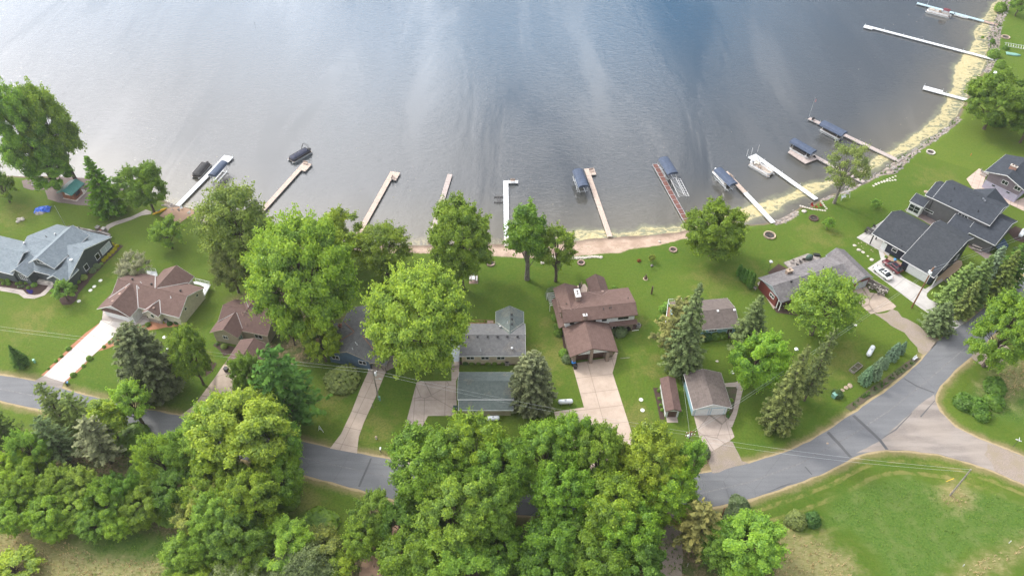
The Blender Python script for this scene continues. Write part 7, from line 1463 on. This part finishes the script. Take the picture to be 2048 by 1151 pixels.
t = thing('wood_stove', 'small dark chiminea in a stony patch on the lawn', 'fire pit', (*G(1291,557), 0)); MB().lathe([(.25, 0), (.38, .25), (.34, .6), (.15, .8), (.12, 1.3)], 12).build('body', MATS['brown_trim'], t); MB().lathe([(.6, 0), (.55, .06)], 10).build('base', MATS['stone_tan'], t)
t = thing('tarp_heap', 'crumpled blue tarp over a heap on the far left lawn', 'tarp', (*G(86,420), 0), R(10)); rs_ = np.random.default_rng(4); n_ = 14; vs = [(-1.9+3.8*i/n_, -1.2+2.4*j/n_, max(.03, .75*(1-((-1+2*i/n_)**2+(-1+2*j/n_)**2)*.55)+rs_.normal()*.09)) for i in range(n_+1) for j in range(n_+1)]
MB().add(vs, [(i*(n_+1)+j, (i+1)*(n_+1)+j, (i+1)*(n_+1)+j+1, i*(n_+1)+j+1) for i in range(n_) for j in range(n_)]).build('tarp', MATS['tarp_blue'], t); MB().lathe([(1.6, 0), (1.2, .3), (.5, .45)], 12, (-.4, -.3, 0)).build('heap', MATS['stone_grey'], t)
t = thing('campfire_stones', 'heap of grey stones on the far left lawn below the tarp', 'rock heap', (*G(40,441), 0)); [MB().lathe([(.4, 0), (.45, .3), (.15, .5)], 7, (x, y, 0)).build('stone', MATS['stone_pale'], t) for x, y in ((0, 0), (.7, .2), (.3, .6), (-.5, .4), (-.2, -.6))]
t = thing('kayak', 'yellow kayak lying on the grass at the end of the curving path', 'kayak', (*G(320,424), .05), R(42)); MB().tube([(-1.9, 0, .25), (-1.3, 0, .2), (0, 0, .2), (1.3, 0, .2), (1.9, 0, .25)], [.04, .26, .36, .26, .04], 10).build('hull', MATS['kayak_yellow'], t, True); MB().lathe([(.3, 0), (.32, .03)], 12, (-.2, 0, .52), 0, 1.5, .75).build('cockpit', MATS['black'], t)
t = thing('wood_pile', 'long heap of split firewood with a pallet behind, right of the carport slab', 'wood pile', (*G(1750,578), 0), R(-48)); lg = MB(); rr = random.Random(8)
for k in range(150):
    x = rr.uniform(-2.6, 2.6); z = rr.uniform(.1, 1.25); y = rr.uniform(-.9, .5)*(1.3-z*.6); a = rr.uniform(0, 3.1); lg.tube([(x-.22*math.cos(a), y-.22*math.sin(a), z), (x+.22*math.cos(a), y+.22*math.sin(a), z+rr.uniform(-.1, .1))], rr.uniform(.07, .13), 5, rr.randrange(2))
lg.build('logs', [MATS['stone_pale'], MATS['bark_grey']], t); MB().box((0, .85, .7), (5.0, .1, 1.4)).build('pallet', MATS['weathered_wood'], t)
t = thing('planter_box', 'dark wooden planter with two beds of soil on the right lawn', 'planter', (*G(1711,737), 0), R(38)); pm = MB(); [pm.bb(a, b, c, d, 0, .55) for a, b, c, d in ((-1.5, 1.5, -.6, -.52), (-1.5, 1.5, .52, .6), (-1.5, -1.42, -.52, .52), (1.42, 1.5, -.52, .52), (-.04, .04, -.52, .52))]; pm.build('frame', MATS['weathered_wood'], t); [MB().bb(a, b, -.51, .51, .02, .40).build('soil', MATS['garden_soil'], t) for a, b in ((-1.41, -.05), (.05, 1.41))]
bench('white bench at the roadside in the garden strip', G(1829,718), R(35), 'white_paint', 'garden_bench', 0); bench('dark wooden bench on the lawn strip by the arborvitae row', G(1507,577), R(-50), 'weathered_wood', 'garden_bench', 0); bench('white bench swing by the shore, right of the half bare tree', G(1686,398), R(25), 'white_paint', 'garden_bench', .3)
t = thing('swing_frame', 'white swing frame standing by the riprap, right of the half bare tree', 'swing frame', (*G(1687,395), 0), R(25)); [MB().tube([(x, -.7, 0), (x, 0, 1.9), (x, .7, 0)], .06, 5).build('leg', MATS['white_trim'], t) for x in (-1.4, 1.4)]; MB().tube([(-1.5, 0, 1.9), (1.5, 0, 1.9)], .06, 5).build('top_beam', MATS['white_trim'], t)
t = thing('pergola', 'small white slatted trellis frame at the left wall of the large brown house', 'trellis', (*G(1104,610), 0), R(8)); tm = MB(); [tm.bb(-.9, .9, y-.05, y+.05, 1.9, 2.0) for y in np.linspace(-1.8, 1.8, 7)]; tm.build('slats', MATS['white_trim'], t); [MB().bb(x-.06, x+.06, y-.06, y+.06, 0, 1.9).build('post', MATS['white_trim'], t) for x in (-.85, .85) for y in (-1.75, 1.75)]
t = thing('barbecue', 'grill under a green cover on the red house deck', 'barbecue', (*G(1617,519), .25), R(22)); MB().lathe([(.85, 0), (.9, .5), (.75, 1.0), (.4, 1.25), (.05, 1.3)], 12, (0, 0, 0), 0, 1.1, .7).build('cover', MATS['canvas_green'], t, True)
t = thing('wheelbarrow', 'black wheelbarrow upended on the lawn behind the red house', 'wheelbarrow', (*G(1632,512), 0), R(-10)); MB().prism([(-.5, .25), (.4, .25), (.7, .7), (-.75, .6)], -.38, .38).build('tray', MATS['black'], t); MB().tube([(.85, -.05, .2), (.85, .05, .2)], .2, 10).build('wheel', MATS['rubber'], t); [MB().tube([(.8, s*.1, .2), (-1.2, s*.35, .55)], .03, 5).build('handle', MATS['dark_trim'], t) for s in (-1, 1)]
t = thing('parasol', 'closed dark parasol on the charcoal house terrace', 'parasol', (*G(166,470), .1)); MB().tube([(0, 0, 0), (0, 0, 2.9)], .03, 6).build('pole', MATS['alu'], t); MB().tube([(0, 0, 1.1), (0, 0, 2.0), (0, 0, 2.8)], [.22, .15, .04], 8).build('canopy', MATS['canvas_green'], t)
t = thing('parasol', 'closed tan parasol on the back patio of the large brown house', 'parasol', (*G(1162,580), .12)); MB().tube([(0, 0, 0), (0, 0, 2.7)], .03, 6).build('pole', MATS['alu'], t); MB().tube([(0, 0, 1.1), (0, 0, 1.9), (0, 0, 2.6)], [.2, .15, .04], 8).build('canopy', MATS['stone_tan'], t)
t = thing('road_sign', 'white road name sign on a post beside the gravel road', 'sign', (*G(2026,893), 0), R(-30)); MB().tube([(0, 0, 0), (0, 0, 2.4)], .04, 6).build('post', MATS['dark_trim'], t); MB().bb(-.5, .5, -.015, .015, 2.1, 2.35).build('panel', MATS['tank_white'], t); MB().bb(-.015, .015, -.5, .5, 2.37, 2.6).build('panel', MATS['tank_white'], t)
def stub(label, px, h, m, tilt=0., name='marker_post', cat='marker post'): o = MB().tube([(0, 0, 0), (tilt, 0, h)], .06, 6).build(name, MATS[m], None, loc=(*G(*px), 0)); tag(o, label, cat)
stub('yellow marker tube leaning near the bare grey pole', (1893,962), 1.1, 'yellow_tag', .9); stub('tall yellow marker beside the bright round maple at the bottom', (1448,1140), 3.2, 'yellow_tag', -.1); stub('white vent pipe in the dry grass, lower right', (1926,1131), .6, 'tank_white'); stub('white vent pipe by the right edge of the meadow path', (2018,1085), .8, 'tank_white'); stub('dark wood stump post left of the bottom pine', (1374,1132), 1.2, 'weathered_wood'); stub('white pole at the top of the guy wire by the road', (1418,1012), 1.2, 'tank_white'); stub('orange marker on the lawn near the mauve house', (1941,311), .7, 'orange'); stub('thin light post at the bend of the white garage path', (1474,776), .9, 'white_paint'); stub('reflector rod between the driveways by the lamp pole', (746,815), 1.6, 'weathered_wood')
stub('wooden beam lying right of the brown garage front', (1240,716), .25, 'weathered_wood', 2.0, 'timber_beam', 'beam'); stub('white downspout end on the lawn by the large brown house', (1264,661), .3, 'white_paint', 1.4, 'drain_pipe', 'pipe'); t = MB().tube([(0, 0, 0), (0, .35, 0)], [.55, .5], 18).build('garden_hose_reel', MATS['rubber'], None, loc=(*G(1256,662), .6)); tag(t, 'round black hose reel against the brick wall', 'hose reel')
t = thing('children_pool', 'small turquoise chair and blue tub under the round maple', 'tub', (*G(1399,492), 0)); MB().lathe([(.5, 0), (.6, .4), (.55, .4), (.5, .1), (.05, .08)], 14).build('tub', MATS['pool_blue'], t)
t = MB().bb(-1.2, 1.2, -.5, .5, 0, .3).build('lumber_stack', MATS['deck_wood'], None, loc=(*G(1676,513), 0), rz=R(-50)); tag(t, 'stack of reddish boards on the lawn behind the red house', 'lumber')
t = MB().bb(-.7, .7, -.7, .7, .03, .12).build('white_cooler', MATS['tank_white'], None, loc=(*G(1989,147), .3)); tag(t, 'white cooler box on the grass above the round shore tree', 'cooler')

# ---- stuff: meadow tufts, garden strip weeds, purple flowers
def tufts(name, label, polys, dens, hmin, hmax, col, wd=.05, spread=.25, cat='grass', nb=5, z=0.):
    rs = np.random.default_rng(9); pts = []
    for q in polys:
        A = np.array(q); lo, hi = np.maximum(A.min(0), [-140, 40]), np.maximum(np.minimum(A.max(0), [190, 330]), np.maximum(A.min(0), [-140, 40])); P_ = rs.uniform(lo, hi, (int(dens*(hi-lo).prod()), 2)); pts.append(P_[sdf(P_, q) > .3])
    P_ = np.concatenate(pts); P_ = np.repeat(P_, nb, 0); n = len(P_); P_ = P_+rs.normal(size=(n, 2))*spread*.4; a = rs.uniform(0, 6.28, n); h = rs.uniform(hmin, hmax, n); d = np.column_stack([np.cos(a), np.sin(a)]); s = np.column_stack([-np.sin(a), np.cos(a)])*wd
    b = np.column_stack([P_-s, np.full(n, z)]); c = np.column_stack([P_+s, np.full(n, z)]); t1 = np.column_stack([P_+d*h[:, None]*.55+s*.5, h+z]); t2 = np.column_stack([P_+d*h[:, None]*.55-s*.5, h*.96+z])
    v = np.stack([b, c, t1, t2], 1).reshape(-1, 3); f = np.arange(4*n).reshape(n, 4); me = fast_mesh(name, v, f, rs.random(n), MATS['leaves']); o = bpy.data.objects.new(name, me); COL.objects.link(o); o.color = (*GREEN[col], 1) if isinstance(col, str) else (*col, 1); tag(o, label, cat, kind='stuff')
tufts('meadow_grass', 'rough weedy meadow grass', weeds, 1.3, .08, .24, (.20, .32, .07), .04); tufts('dry_grass', 'long straw coloured grass', drygr, 2.4, .12, .4, (.55, .46, .26), .045)
tufts('roadside_weeds', 'green weeds in the garden strip along the road', [[G(*q) for q in ((1692,812),(1794,739),(1826,716),(1840,718),(1828,728),(1776,770),(1702,820))]], 3., .2, .5, (.08, .17, .03), .10); tufts('shore_weeds', 'weedy growth on the stony banks', rip[3:4]+rip[2:3], .7, .15, .55, (.08, .16, .02), .12); tufts('purple_flowers', 'low purple flowers in the walk bend', [[G(*q) for q in ((50,583),(55,579),(68,579),(68,586),(60,589))]], 40, .1, .25, (.09, .06, .40), .09, cat='flowers'); tufts('leaf_litter_weeds', 'low plants under the bottom trees', leaf[:2], 1.2, .1, .35, (.14, .25, .05), .08)
# ---- the air between
hz = MB().bb(-900, 900, -300, 1500, -5, 126).build('haze', [mat('haze_air', lambda T, b, out: None)]); tag(hz, kind='stuff')
def _hz():
    T = NT(hz.data.materials[0].node_tree); T.n.clear(); o = T.new('ShaderNodeOutputMaterial'); v = T.new('ShaderNodeVolumePrincipled')
    v.inputs['Color'].default_value = (.93, .96, 1, 1); v.inputs['Density'].default_value = .00024; v.inputs['Anisotropy'].default_value = .55; T.l.new(v.outputs[0], o.inputs['Volume'])
_hz(); hz['label'] = 'thin pale haze over the lake and shore'
